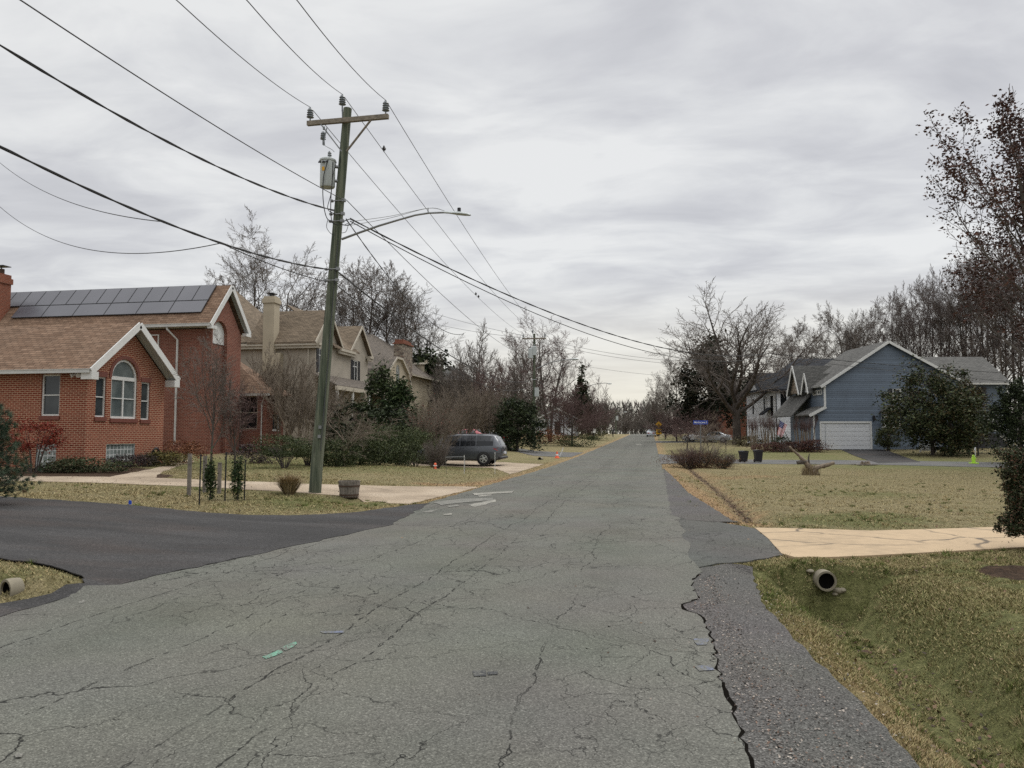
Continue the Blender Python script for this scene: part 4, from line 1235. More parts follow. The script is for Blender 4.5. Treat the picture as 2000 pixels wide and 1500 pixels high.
# ------------------------------------------------------------------ trees and plants, left of the street
ORD = ['first', 'second', 'third', 'fourth', 'fifth', 'sixth', 'seventh', 'eighth', 'ninth', 'tenth', 'eleventh', 'twelfth', 'thirteenth', 'fourteenth', 'fifteenth', 'sixteenth', 'seventeenth', 'eighteenth', 'nineteenth', 'twentieth', 'twenty-first', 'twenty-second', 'twenty-third', 'twenty-fourth', 'twenty-fifth', 'twenty-sixth', 'twenty-seventh', 'twenty-eighth']
def bt(key, px, top, f, label, py=880, **kw):
    """tree whose trunk stands at pixel column px (read at row py), whose top is at row top, f metres ahead"""
    g = col_at(px, py, f)
    z = at(px, top, f).z
    return place_tree(key, g, z - g.z, label, **kw)
# the two tall trees and the dense group behind the beige house
bt('tallB', 478, 425, 88, 'tall slim bare tree with forked trunk rising behind the solar-panel roof', rz=.5, group='bare trees behind the left houses')
bt('tallC', 575, 452, 86, 'tall bare tree with twisting limbs behind the beige chimney', rz=2.4, wide=1.25, group='bare trees behind the left houses')
bt('tallB', 432, 520, 90, 'short thin bare tree left of the tall forked tree, above the brick roof peak', rz=3.5, wide=.9, group='bare trees behind the left houses')
bt('tallB', 640, 520, 92, 'thin bare tree directly behind the near utility pole', rz=1.7, wide=.8, group='bare trees behind the left houses')
for i, (px, top, f, key, wd) in enumerate([(690, 505, 96, 'wood', 1.15), (722, 488, 100, 'tallA', 1.2), (752, 500, 98, 'wood', 1.2), (785, 530, 102, 'tallA', 1.1), (815, 580, 104, 'wood', 1.1), (668, 560, 95, 'wood', 1)]):
    bt(key, px, top, f, '%s from the left in the dense bare clump behind the beige house' % ORD[[1, 2, 3, 4, 5, 0][i]], rz=i * 1.3, wide=wd, mats=('bark_dark', 'twig'), group='bare trees behind the left houses')
g = col_at(820, 870, 98)
shrub('evergreen_tree', 'dark evergreen tree just beyond the stone chimney', 'tree', g, (3.4, 3.4, 5.2), 5000, .30, G_DARK, 301, 60, .2, trunk=(.2, 9), lift=6.3, cone=.4)
# along the left side of the street
for i, (px, top, f, key, wd, rz, lab) in enumerate([
    (930, 622, 78, 'brush', 1.0, .3, 'upright bare tree with bristling top over the red car'),
    (982, 682, 90, 'brushB', .9, 1.2, 'broad twiggy bare tree behind the pole with the transformer, left side'),
    (1000, 690, 84, 'brush', 1.1, 2.2, 'short twiggy tree just left of the second utility pole'),
    (870, 680, 92, 'brushB', .9, 3.0, 'twiggy bare tree against the grey roof on the left'),
    (1074, 596, 98, 'tallC', 1.15, 4.0, 'tall fan-shaped bare tree right of the second utility pole'),
    (1035, 655, 104, 'brush', 1.2, 1.0, 'bare tree whose top stands behind the second pole crossarm'),
    (905, 662, 100, 'brush', .8, 5.0, 'thin bare tree seen between the wires left of the bristling tree'),
    (1150, 735, 135, 'brushB', 1.1, .7, 'bare roadside tree right of the round purple-brown tree'),
    (1180, 765, 160, 'brush', 1.3, 2.0, 'small bare roadside tree near the walking person'),
    (1012, 640, 112, 'tallA', .9, 2.7, 'slender bare tree far behind the second utility pole'),
    (950, 690, 70, 'brushB', .8, 2.9, 'low brushy bare tree above the dark grey van roof'),
    (1125, 745, 128, 'brush', 1.2, 4.4, 'bare tree behind the round tree, below the third pole'),
    (1100, 690, 120, 'wood', 1.0, 1.9, 'bare tree behind the round tree, its top touching the fan-shaped tree')]):
    bt(key, px, top, f, lab, rz=rz, wide=wd, mats=('bark', 'twig_red') if i % 3 == 1 else ('bark', 'twig'), group='bare trees along the left of the street')
bt('round', 1117, 735, 86, 'dense round bare tree with purple-brown twigs on the left verge', py=868, wide=1.35, mats=('bark_dark', 'twig_red'), rz=1.0)
bt('round', 1158, 775, 118, 'smaller dense bare tree behind the round purple-brown one', py=862, wide=1.2, mats=('bark_dark', 'twig_red'), rz=2.0)
g = col_at(1137, 862, 128); shrub('evergreen_tree', 'pointed dark cypress right under the third utility pole', 'tree', g, (1.6, 1.6, 5.2), 2400, .26, G_DARK, 311, 40, .16, trunk=(.14, 9), lift=5.4, cone=.8)
# crape myrtles
for i, (px, top, f, key, wd, rz, lab, py) in enumerate([
    (905, 735, 60, 'crapeB', 1.0, .2, 'tan multi-stemmed crape myrtle behind the van roof', 885), (955, 735, 64, 'crape', 1.1, 1.4, 'tan crape myrtle between the van and the dark evergreen', 880),
    (990, 752, 66, 'crapeB', .9, 2.6, 'tan crape myrtle leaning towards the dark evergreen', 880), (880, 752, 57, 'crape', 1.1, 4.1, 'leftmost tan crape myrtle above the van bonnet', 885)]):
    bt(key, px, top, f, lab, py=py, rz=rz, wide=wd, group='crape myrtles beyond the van', name='crape_myrtle')
bt('crapeB', 848, 768, 42.5, 'crape myrtle with reddish seed heads, beside the hedge end', py=908, rz=.8, wide=1.05, name='crape_myrtle')
t = bpy.data.objects['crape_myrtle'] if 'crape_myrtle' in bpy.data.objects else None
cm = [o for o in bpy.data.objects if o.name.startswith('crape_myrtle')][-1]
cm = [o for o in bpy.data.objects if o.get('label', '').startswith('crape myrtle with reddish')][0]
tips = TREE['crapeB'][3]
rs = np.random.RandomState(5); TP = np.array([tuple(p) for p, d in tips])
sel = TP[rs.choice(len(TP), 700)] + rs.normal(0, .10, (700, 3))
sel = sel[(sel[:, 2] > 2.6)]
V, F, C = leaf_quads(sel, .055, [(.16, .055, .045), (.10, .03, .025), (.2, .09, .06)], 6)
link('seed_heads', np_mesh('seed_heads', V, F, MT['leaf'], C), cm)['kind'] = 'stuff'
bt('crapeB', 545, 660, 47, 'tall many-stemmed bare crape myrtle between the brick and beige houses', py=880, rz=2.2, wide=1.0, name='crape_myrtle', mats=('bark_tan', 'twig_tan'))
bt('crape', 590, 700, 44, 'bare crape myrtle close behind the near utility pole, left side', py=880, rz=.4, wide=1.1, name='crape_myrtle')
bt('crapeB', 640, 740, 50, 'bare crape myrtle behind the near pole, in front of the beige porch', py=880, rz=4.4, wide=1.2, name='crape_myrtle')
bt('shrub', 853, 850, 36.5, 'twiggy bare shrub on the lawn in front of the van bonnet', py=912, name='bare_shrub', cat='shrub', mats=('bark', 'twig'), wide=.78)
# small ornamental trees in the front gardens
bt('weep', 412, 640, 28.5, 'small dense bare ornamental tree in front of the brick tower', py=925, rz=.3, wide=.72, name='ornamental_tree')
bt('weep', 458, 735, 29.5, 'lower reddish bare ornamental tree beside the dark brick window', py=915, rz=1.9, wide=.9, name='ornamental_tree', mats=('bark', 'twig_red'))
bt('small', 672, 760, 33, 'small bare tree with pale trunk in front of the hedge, right of the pole', py=922, rz=2.1, wide=1.45, name='ornamental_tree', mats=('bark_tan', 'twig_tan'))
# conifers and dark evergreens
def con(px, top, f, rad, label, seed, cols=G_CON, py=905, n=5200, cone=.85, size=.14):
    g = col_at(px, py, f); hh = at(px, top, f).z - g.z
    return shrub('conifer', label, 'tree', g, (rad, rad, hh * .5), n, size, cols, seed, 70, .15, trunk=(.13, hh * .93), lift=hh * .5, cone=cone, flat=.3, bottom=-1.0, shell=.6, aspect=.35)
con(745, 706, 50, 1.9, 'tall pointed conifer in front of the beige gable house', 321, [(.035, .05, .018), (.05, .065, .025), (.02, .03, .012)])
con(784, 742, 49, 1.6, 'shorter dark conifer right of the tall pointed one', 322, G_CON)
con(762, 790, 47, 2.6, 'broad dark evergreen spreading behind the hedge', 323, G_DARK, cone=.45, n=7000)
con(1010, 775, 62, 2.0, 'dense dark holly left of the second utility pole', 324, G_DARK, cone=.4, n=7500, py=885)
con(690, 790, 45, 1.5, 'dark evergreen close behind the hedge near the pole', 325, G_DARK, cone=.5, n=4000)
# hedge: one row of clipped shrubs
for i, (px, top, f, wd) in enumerate([(658, 858, 33, 1.0), (700, 842, 35, 1.05), (738, 838, 36.5, 1.1), (776, 838, 38, 1.1), (812, 842, 40, 1.15)]):
    g = col_at(px, 918, f); hh = at(px, top, f).z - g.z
    shrub('hedge_shrub', '%s shrub from the left in the dark green hedge right of the pole' % ORD[i], 'shrub', g, (wd, wd, hh * .52), 6500, .042, G_HEDGE, 340 + i, 70, .2, group='hedge right of the utility pole', shell=.75, flat=.0)
for px, top, f, wd, lab, sd in [(556, 853, 30.5, 1.0, 'spreading dark azalea at the left foot of the hedge, bare at its base', 350), (600, 862, 33, .7, 'small dark azalea directly behind the utility pole', 351)]:
    g = col_at(px, 925, f); hh = at(px, top, f).z - g.z
    shrub('azalea', lab, 'shrub', g, (wd * 1.1, wd, hh * .36), 5200, .035, G_HEDGE, sd, 50, .2, stems=14, lift=hh * .66, flat=.2)
# foundation planting of the brick house
for px, py, f, rad, cols, lab, sd, n, sz in [
    (172, 928, 26.3, (1.5, .8, .24), [(.03, .045, .018), (.05, .06, .028), (.07, .06, .03)], 'low spreading green juniper under the brick corner', 360, 4200, .04),
    (118, 928, 26.0, (.7, .5, .15), [(.03, .04, .018), (.06, .05, .03)], 'small flat juniper left of the large one', 361, 1800, .035),
    (250, 912, 29.3, (.85, .5, .26), G_PURP, 'dull purple heather bush under the right glass-block window', 362, 2600, .03),
    (285, 912, 30.0, (.4, .4, .28), [(.04, .035, .03), (.06, .05, .035)], 'small brown bush between the heather and the golden bush', 363, 1200, .03),
    (322, 912, 30.5, (.85, .5, .3), G_GOLD, 'golden green bush at the right end of the brick wing', 364, 2800, .035),
    (352, 900, 33, (1.0, .7, .5), G_RUST, 'rust-coloured nandina beside the white downpipe', 365, 2600, .04),
    (500, 898, 34, (1.3, .7, .45), G_PURP, 'low purple-brown bush under the dark brick window', 366, 2600, .04),
    (1155, 858, 120, (2.6, 2, 1.6), [(.12, .12, .06), (.09, .09, .05)], 'pale green bush beside the small roadside sign', 367, 2000, .12),
    (1130, 868, 84, (2.2, 1.2, .7), G_HEDGE, 'low green bush at the foot of the round bare tree', 368, 1800, .08),
    (1065, 870, 92, (3.4, 1.5, .9), G_RUST, 'low russet hedge in front of the small white house', 369, 2200, .1)]:
    g = col_at(px, py, f)
    shrub('garden_bush', lab, 'shrub', g, rad, n, sz, cols, sd, 40, .25, stems=9, lift=rad[2] * .9)
g = col_at(66, 915, 25.6)
t = shrub('maple_shrub', 'crimson weeping maple at the left end of the brick wall', 'shrub', g, (.95, .8, .55), 3600, .035, G_RED, 371, 40, .22, stems=10, lift=1.15, flat=.3)
# ornamental grass
def grass_clump(label, loc, rad, hh, n, seed, cols):
    rs = np.random.RandomState(seed); a = rs.uniform(0, 6.28, n); b = rs.uniform(0, 1, n) ** .6
    base = np.stack([np.cos(a) * .12 * b, np.sin(a) * .12 * b, np.zeros(n)], -1)
    L = hh * rs.uniform(.6, 1.05, n)
    mid = base + np.stack([np.cos(a) * rad * b * .45, np.sin(a) * rad * b * .45, L * .6], -1)
    tip = base + np.stack([np.cos(a) * rad * b, np.sin(a) * rad * b, L * (1 - .25 * b)], -1) + rs.normal(0, .03, (n, 3))
    w = np.stack([-np.sin(a), np.cos(a), np.zeros(n)], -1) * .006
    V = np.stack([base - w, base + w, mid + w, mid - w, mid - w, mid + w, tip + w * .3, tip - w * .3], 1).reshape(-1, 3)
    F = np.arange(n * 8).reshape(-1, 4)
    c = np.array(cols)[rs.randint(0, len(cols), n)] * rs.uniform(.6, 1.25, n)[:, None]
    t = thing('ornamental_grass', label, 'grass clump', loc)
    link('blades', np_mesh('blades', V, F, MT['leaf'], np.repeat(c, 8, 0)), t)
    return t
g = gnd(565, 966)
grass_clump('straw-coloured clump of ornamental grass left of the pole foot', g, .42, .60, 900, 9, G_STRAW)
# the two slim young evergreens between stakes
for px, py, top, lab, sd in [(409, 977, 893, 'slim young columnar evergreen between the left pair of black stakes', 380), (463, 977, 893, 'slim young columnar evergreen left of the right-hand black stake', 381)]:
    g = gnd(px, py); hh = (py - top) / FPX * fwd(g.x, g.y)
    shrub('young_evergreen', lab, 'tree', g, (.13, .13, hh * .5), 1500, .028, G_CON, sd, 60, .3, trunk=(.02, hh * .9), lift=hh * .52, bottom=-1, shell=.3, cone=.35, group='young evergreens by the stakes')
# ------------------------------------------------------------------ pine at the left edge of the frame
def pine(label, loc, rad, hh, seed, n=120):
    t = thing('pine_tree', label, 'tree', loc)
    r = random.Random(seed); rs = np.random.RandomState(seed); mb = MB()
    mb.tube([(0, 0, -.1), (.03, 0, hh * .5), (0, .02, hh)], [.09, .06, .015], 8); mb.build('trunk', MT['bark_dark'], t, True)
    br = MB(); VV, CC = [], []
    for k in range(n):
        z = hh * (.08 + .9 * (k / n)); a = k * 2.4 + r.uniform(-.3, .3); L = rad * (1.08 - .75 * z / hh) * r.uniform(.65, 1.1)
        tip = Vector((math.cos(a) * L, math.sin(a) * L, z + .12 * L)); b = Vector((0, 0, z)); mid = b.lerp(tip, .5) - Vector((0, 0, .06 * L))
        br.tube([b, mid, tip], [.014, .009, .005], 4, False)
        for j in range(6):
            q = b.lerp(tip, .4 + .6 * (j + 1) / 6) + Vector((r.gauss(0, .06), r.gauss(0, .06), r.gauss(0, .05)))
            m = 55
            d = rs.normal(0, 1, (m, 3)) + np.array([math.cos(a) * .9, math.sin(a) * .9, .5]); d /= np.linalg.norm(d, axis=1, keepdims=True)
            w = rs.normal(0, 1, (m, 3)); w -= d * (d * w).sum(1, keepdims=True); w /= np.linalg.norm(w, axis=1, keepdims=True)
            o = np.array(q) + rs.normal(0, .012, (m, 3)); l = rs.uniform(.07, .125, m)[:, None]
            VV.append(np.stack([o - w * .0035, o + w * .0035, o + d * l], 1).reshape(-1, 3))
            c0 = np.array([(.045, .075, .042), (.07, .10, .06), (.03, .05, .03), (.10, .125, .085)])[rs.randint(0, 4)]
            if r.random() < .10: c0 = np.array((.16, .11, .06))
            CC.append(np.repeat(c0[None] * rs.uniform(.7, 1.25, (m, 1)), 3, 0))
    br.build('branches', MT['bark_dark'], t, True)
    V = np.concatenate(VV); link('needles', np_mesh('needles', V, np.arange(len(V)).reshape(-1, 3), MT['leaf'], np.concatenate(CC)), t)
    return t
g = col_at(-38, 950, 15.5)
pine('bushy green pine cut by the left edge of the photo', g, 1.0, 2.05, 77)

# ------------------------------------------------------------------ right side: the big oak and the row behind the houses
bt('oak', 1440, 553, 95, 'big spreading bare oak behind the white house, tallest tree right of the street', py=868, rz=0.0, wide=1.3, mats=('bark_dark', 'twig'))
g = col_at(1388, 866, 112); shrub('evergreen_tree', 'tall dark evergreen beside the big bare oak', 'tree', g, (4.6, 4.6, 7.0), 9000, .28, [(.02, .026, .013), (.035, .036, .02), (.05, .042, .028), (.012, .016, .009)], 401, 110, .15, trunk=(.3, 12.5), lift=8.3, cone=.35, shell=.45)
for i, (px, top, f, key, wd, rz, lab) in enumerate([
    (1300, 705, 150, 'tallC', 1.0, .4, 'thin bare tree at the right side of the street end'),
    (1285, 745, 165, 'brushB', 1.2, 1.5, 'low twiggy tree nearest the street end on the right'),
    (1318, 690, 140, 'tallA', 1.0, 2.8, 'bare tree standing left of the dark evergreen'),
    (1520, 660, 118, 'tallB', 1.1, 1.9, 'thin bare tree between the oak and the white house roof'),
    (1405, 720, 130, 'brush', 1.2, 3.0, 'bare tree filling the gap under the oak limbs')]):
    bt(key, px, top, f, lab, py=862, rz=rz, wide=wd, group='bare trees at the right of the street')
for i, (px, top, f, wd, lab) in enumerate([(1322, 798, 110, 2.2, 'low purple-brown thicket tree behind the yellow signs'), (1352, 775, 116, 1.9, 'taller purple-brown thicket tree left of the blue street sign'), (1300, 808, 128, 1.8, 'small purple-brown thicket tree beyond the parked car'), (1378, 790, 104, 1.7, 'purple-brown thicket tree behind the blue street sign')]):
    bt('round', px, top, f, lab, py=862, rz=i * 1.7, wide=wd, mats=('bark_dark', 'twig_red'), group='thicket behind the street signs')
bt('small', 1342, 800, 72, 'short-trunked bare tree growing through the brush by the corner', py=890, rz=.5, wide=1.5, mats=('bark_dark', 'twig_red'), name='ornamental_tree')
bt('small', 1384, 800, 66, 'pruned dark cherry with sparse pale branches beside the blue sign', py=895, rz=2.5, wide=.9, mats=('bark_dark', 'bark_tan'), name='ornamental_tree')
bt('small', 1418, 835, 70, 'very small dark bare tree right of the pruned cherry', py=884, rz=4.1, wide=.9, mats=('bark_dark', 'twig_dark'), name='ornamental_tree')
bt('small', 1535, 858, 63, 'tiny bare sapling on the lawn before the flag', py=888, rz=1.1, wide=.9, mats=('bark_dark', 'twig_dark'), name='ornamental_tree')
# the wood behind the blue house
k = 0
for px, top, f, key, wd in [(1556, 612, 128, 'tallA', 1.2), (1590, 628, 138, 'tallC', 1.0), (1640, 592, 130, 'tallA', 1.25), (1668, 585, 126, 'tallC', 1.2), (1700, 580, 130, 'tallA', 1.0), (1726, 572, 132, 'wood', 1.0), (1750, 562, 124, 'wood', 1.0), (1772, 560, 130, 'tallA', .85),
          (1790, 548, 122, 'wood', .95), (1808, 535, 118, 'wood', 1.0), (1826, 528, 124, 'tallA', .8), (1842, 520, 116, 'wood', .95), (1858, 512, 118, 'wood', 1.0), (1874, 505, 112, 'tallC', .8), (1890, 498, 114, 'wood', 1.0), (1905, 490, 110, 'wood', .9), (1920, 485, 112, 'tallA', .8),
          (1936, 478, 106, 'wood', .95), (1952, 470, 108, 'wood', 1.0), (1968, 470, 102, 'tallC', .8), (1984, 455, 104, 'wood', 1.0), (2000, 455, 100, 'wood', .9), (2020, 440, 100, 'wood', 1.0), (2045, 450, 98, 'tallA', .9), (2070, 450, 98, 'wood', 1.0)]:
    bt(key, px, top, f, '%s bare tree from the left in the wood behind the blue house' % ORD[k], py=880, rz=k * 1.37, wide=wd * .92, mats=('bark_dark', 'twig_dark' if key == 'wood' else 'twig'), group='wood behind the blue house'); k += 1
# tall tree with seed clusters at the right edge
P_tulip = dict(H=20, r=.24, trunk=.8, stems=2, spread=.10, seg=[10, 9, 6, 4], wig=[.03, .06, .1, .16], up=[.02, .07, .06, .05], tap=[.25, .2, .3, .5], rmin=.011,
               n=[18, 8, 6], t0=[.22, .25, .15], ang=[52, 34, 36], rr=[.42, .5, .6], len=[.48, .42, .42], shape=[lambda t: 1.35 - .75 * t, sp, sp])
tree_proto('tulip', 91, P_tulip, 'bark', 'twig_dark')
tt = bt('tulip', 2092, 172, 42, 'tall tree with dark brown seed clusters at the right edge of the photo', py=890, rz=.35, wide=1.22)
tips = np.array([tuple(p) for p, d in TREE['tulip'][3]])
rs = np.random.RandomState(8)
# clusters at the outer shoots only, bunched
gsel = patchn(tips[:, 0] * 1.2 + tips[:, 2] * .6, tips[:, 1] * 1.2 + tips[:, 2] * .4, 1.3, 31)
tips = tips[(gsel > .34) & (tips[:, 2] > 5.0) & (rs.uniform(0, 1, len(tips)) < .80)]
P = np.repeat(tips, 26, 0) + rs.normal(0, .19, (len(tips) * 26, 3))
V, F, C = leaf_quads(P, .070, [(.075, .042, .036), (.05, .028, .024), (.10, .06, .048), (.085, .04, .028)], 9, aspect=.75)
link('seed_clusters', np_mesh('seed_clusters', V, F, MT['leaf'], C), tt)['kind'] = 'stuff'
# evergreens before the blue house
def mag(px, top, f, rad, py, label, seed, cols, n, size=.1, lift=None, name='evergreen_tree', cone=.25):
    g = col_at(px, py, f); hh = at(px, top, f).z - g.z
    return shrub(name, label, 'tree', g, (rad, rad, hh * .5), n, size, cols, seed, 120, .13, trunk=(.16, hh * .85), lift=hh * .53, cone=cone, flat=.45, shell=.55, bottom=-.95)
mag(1822, 712, 63, 3.3, 895, 'broad dark magnolia hiding the middle of the blue house', 411, G_MAG, 17000, .11)
mag(1858, 770, 62, 2.6, 895, 'lower right half of the dark evergreen mass before the blue house', 412, G_MAG, 11000, .11)
mag(1893, 740, 66, 1.9, 895, 'bronze-tinged cedar between the magnolia and the right wing windows', 413, [(.05, .042, .018), (.035, .036, .015), (.02, .024, .01), (.075, .05, .025)], 9000, .09, cone=.4)
mag(1995, 738, 52, 1.55, 898, 'dark evergreen at the right edge beside the blue house', 414, G_DARK, 12000, .09, cone=.3)
mag(1735, 832, 69.5, 1.15, 874, 'round clipped bush right of the white garage door', 415, [(.05, .058, .02), (.035, .042, .016), (.07, .072, .03)], 4500, .06, name='clipped_bush', cone=0.0)
# hedge at the right edge
g = col_at(2042, 1075, 11.2); hh = at(1990, 888, 11.2).z - g.z
shrub('clipped_hedge', 'tall clipped holly at the right edge beside the concrete driveway', 'shrub', g, (.40, .40, hh * .46), 60000, .021, [(.035, .046, .020), (.06, .074, .034), (.085, .085, .05), (.10, .055, .035), (.018, .024, .012)], 421, 420, .10, stems=8, lift=hh * .56, box=True, flat=0, rz=PSI)
# pruned crape myrtles and bushes by the white house and the garage
for px, py, top, f, wd, rz, lab in [(1472, 873, 806, 73, 1.0, .2, 'leftmost pruned crape myrtle with knuckled tops before the white house'), (1496, 873, 804, 74, 1.0, 1.5, 'second pruned crape myrtle before the white house'), (1512, 872, 803, 72, 1.0, 2.2, 'pruned crape myrtle just left of the flag'),
                                    (1563, 873, 805, 70, 1.2, 3.1, 'thick pruned crape myrtle clump left of the garage'), (1580, 873, 806, 69, 1.1, 4.4, 'pruned crape myrtle nearest the garage corner')]:
    bt('pollard', px, top, f, lab, py=py, rz=rz, wide=wd * .75, name='crape_myrtle', group='pruned crape myrtles by the garage', mats=('bark_tan', 'twig_red'))
for px, py, f, rad, cols, lab, sd, n, sz in [
    (1590, 875, 68, (1.2, .7, .55), [(.07, .03, .025), (.10, .045, .03), (.04, .02, .018)], 'low red-brown bush at the garage corner', 431, 2200, .06),
    (1525, 872, 70, (1.0, .7, .7), G_DARK, 'dark green bush under the flag', 432, 2200, .06),
    (1508, 876, 69, (1.5, .8, .5), [(.06, .028, .024), (.09, .04, .03)], 'red-brown bush left of the flag', 433, 2200, .06),
    (1550, 876, 69, (1.2, .7, .45), [(.06, .03, .026), (.09, .05, .035)], 'brown bush between the flag and the garage', 434, 2000, .06),
    (1462, 872, 82, (1.6, 1, .6), [(.10, .085, .045), (.07, .06, .035)], 'straw-green bush left of the pruned crape myrtles', 435, 1800, .08)]:
    g = col_at(px, py, f)
    shrub('garden_bush', lab, 'shrub', g, rad, n, sz, cols, sd, 40, .25, stems=9, lift=rad[2] * .9)
# brush pile beside the street on the right
g = gnd(1368, 914); f0 = fwd(g.x, g.y)
k = f0 / 37.0
bt('shrub', 1372, 862, f0 + .6, 'wide tangle of bare brush at the corner of the side street', py=910, name='brush', cat='shrub', mats=('bark_dark', 'twig_tan'), wide=1.55)
bt('shrub', 1345, 872, f0 - .1, 'left side of the bare brush, nearest the street edge', py=915, name='brush', cat='shrub', rz=2, mats=('bark_dark', 'twig_red'), wide=1.4)
bt('shrub', 1412, 880, f0 + .4, 'right side of the bare brush, lower and trailing', py=914, name='brush', cat='shrub', rz=4, mats=('bark_dark', 'twig'), wide=1.7)
g = col_at(1362, 912, f0 + .2)
shrub('bramble', 'rust-coloured dead bramble at the foot of the bare brush', 'shrub', g, (1.7 * k, .8 * k, .42 * k), 5200, .03, [(.12, .055, .03), (.07, .035, .02), (.17, .10, .055), (.10, .085, .04)], 441, 60, .25, lift=.36)

# closing trees at the far end of the street
for i, (px, top, f, key, wd) in enumerate([(1212, 800, 225, 'round', 1.3), (1228, 796, 240, 'tallA', 1.3), (1245, 800, 236, 'round', 1.4), (1262, 792, 244, 'tallC', 1.3), (1222, 812, 215, 'brushB', 1.8), (1252, 812, 222, 'brushB', 1.8), (1272, 790, 215, 'tallA', 1.4), (1236, 818, 218, 'round', 1.6)]):
    bt(key, px, top, f, '%s in the bare clump closing the far street end' % (ORD[i] + ' from the left' if i < 4 else ['left low brush', 'right low brush', 'tallest tree at the right', 'low round tree in the middle'][i - 4]), py=850, rz=i * 1.1, wide=wd, mats=('bark', 'twig'), group='trees closing the street')

# the wooded skyline beyond everything, one mass
rs = np.random.RandomState(12); n = 46000
th_ = np.radians(rs.uniform(-46, 46, n)); dd = rs.uniform(262, 320, n)
X, Y = rf(np.tan(th_) * dd, dd); zg0 = H(X, Y)
top = 7 + 5 * patchn(X, Y, .06, 3) + 3 * patchn(X, Y, .2, 5)
Z = zg0 + rs.uniform(0, 1, n) ** .8 * (top + 2)
C0 = np.stack([X, Y, Z], -1); a = rs.uniform(0, 6.28, n)
u = np.stack([rs.normal(0, .35, n), rs.normal(0, .35, n), np.ones(n)], -1) * rs.uniform(.8, 2.2, n)[:, None]; w_ = np.stack([np.cos(a), np.sin(a), 0 * a], -1) * rs.uniform(.06, .28, n)[:, None]
V = np.stack([C0 - u, C0 - w_, C0 + u, C0 + w_], 1).reshape(-1, 3)
cc = np.array([(.10, .085, .078), (.13, .11, .10), (.07, .06, .055), (.05, .06, .045)])[rs.randint(0, 4, n)] * rs.uniform(.7, 1.3, n)[:, None]
o = link('far_wood', np_mesh('far_wood', V, np.arange(n * 4).reshape(-1, 4), MT['leaf'], np.repeat(cc, 4, 0)))
tag(o, 'hazy grey-brown wood along the skyline beyond the houses', 'wood', kind='stuff')
# ------------------------------------------------------------------ building helpers
def arch(a0, a1, b0, spring, n=10):
    """window outline with a half-round head"""
    r = (a1 - a0) / 2; c = (a0 + a1) / 2
    return [(a0, b0), (a1, b0), (a1, spring)] + [(c + r * math.cos(math.pi * k / n), spring + r * math.sin(math.pi * k / n)) for k in range(1, n)] + [(a0, spring)]

def rect(a0, b0, a1, b1): return [(a0, b0), (a1, b0), (a1, b1), (a0, b1)]

def window(root, o, u, shape, recess=.09, fw=.06, mull=(), trans=(), frame='trim', glass='glass', name='window', proud=0.0, sill=None, label=None):
    """frame ring + bars as a part, the pane as its sub-part"""
    o = Vector(o); u = Vector(u).normalized(); v = Vector((0, 0, 1)); n = u.cross(v)
    W = lambda a, b, d: o + u * a + v * b - n * d
    mb = MB()
    ca = sum(p[0] for p in shape) / len(shape); cb = sum(p[1] for p in shape) / len(shape)
    A0, A1 = min(p[0] for p in shape), max(p[0] for p in shape); B0, B1 = min(p[1] for p in shape), max(p[1] for p in shape)
    kx, kz = (A1 - A0 - 2 * fw) / (A1 - A0), (B1 - B0 - 2 * fw) / (B1 - B0)
    ma, mbb = (A0 + A1) / 2, (B0 + B1) / 2
    inner = [(ma + (a - ma) * kx, mbb + (b - mbb) * kz) for a, b in shape]
    d0, d1 = recess - .05 - proud, recess + .03
    k = len(shape)
    for i in range(k):
        j = (i + 1) % k
        mb.face([W(*shape[i], d0), W(*shape[j], d0), W(*inner[j], d0), W(*inner[i], d0)])
        mb.face([W(*inner[i], d0), W(*inner[j], d0), W(*inner[j], d1), W(*inner[i], d1)])
        mb.face([W(*shape[j], d0), W(*shape[i], d0), W(*shape[i], d1), W(*shape[j], d1)])
    M = Matrix(((u.x, -n.x, 0, o.x), (u.y, -n.y, 0, o.y), (u.z, -n.z, 1, o.z), (0, 0, 0, 1)))
    for m in mull: mb.box(m[0] - m[1] / 2, d0 + .006, m[2], m[0] + m[1] / 2, d1, m[3], M)
    for m in trans: mb.box(m[2], d0 + .010, m[0] - m[1] / 2, m[3], d1, m[0] + m[1] / 2, M)
    if sill is not None: mb.box(A0 - .06, d0 - .05, B0 - sill, A1 + .06, d1, B0 - .003, M)
    fr = mb.build(name, MT[frame], root)
    if label: fr['label'] = label
    g = MB(); g.face([W(a, b, recess) for a, b in inner], inner)
    link('pane', g.mesh('pane', MT[glass]), fr)
    return fr

def shutters(root, o, u, a0, b0, a1, b1, w=.34):
    o = Vector(o); u = Vector(u).normalized(); n = u.cross(Vector((0, 0, 1)))
    M = Matrix(((u.x, -n.x, 0, o.x), (u.y, -n.y, 0, o.y), (u.z, -n.z, 1, o.z), (0, 0, 0, 1)))
    for s0 in (a0 - w - .02, a1 + .02):
        mb = MB(); mb.box(s0, -.045, b0, s0 + .05, -.003, b1, M); mb.box(s0 + w - .05, -.045, b0, s0 + w, -.003, b1, M)
        k = b0
        while k < b1 - .03:
            mb.box(s0 + .05, -.035, k, s0 + w - .05, -.004, k + .055, M); k += .08
        mb.build('shutter', MT['shutter'], root)

def gutter_run(mb, p, q, s=.12):
    """K-shaped gutter between two points"""
    mb.beam(p, q, s, s * .9); p, q = Vector(p), Vector(q)
    mb.beam(p + Vector((0, 0, s * .5)), q + Vector((0, 0, s * .5)), s * 1.25, .025)

def downpipe(root, pts, r=.045, mat='gutter'):
    mb = MB(); mb.tube(pts, r, 6); return mb.build('downpipe', MT[mat], root)

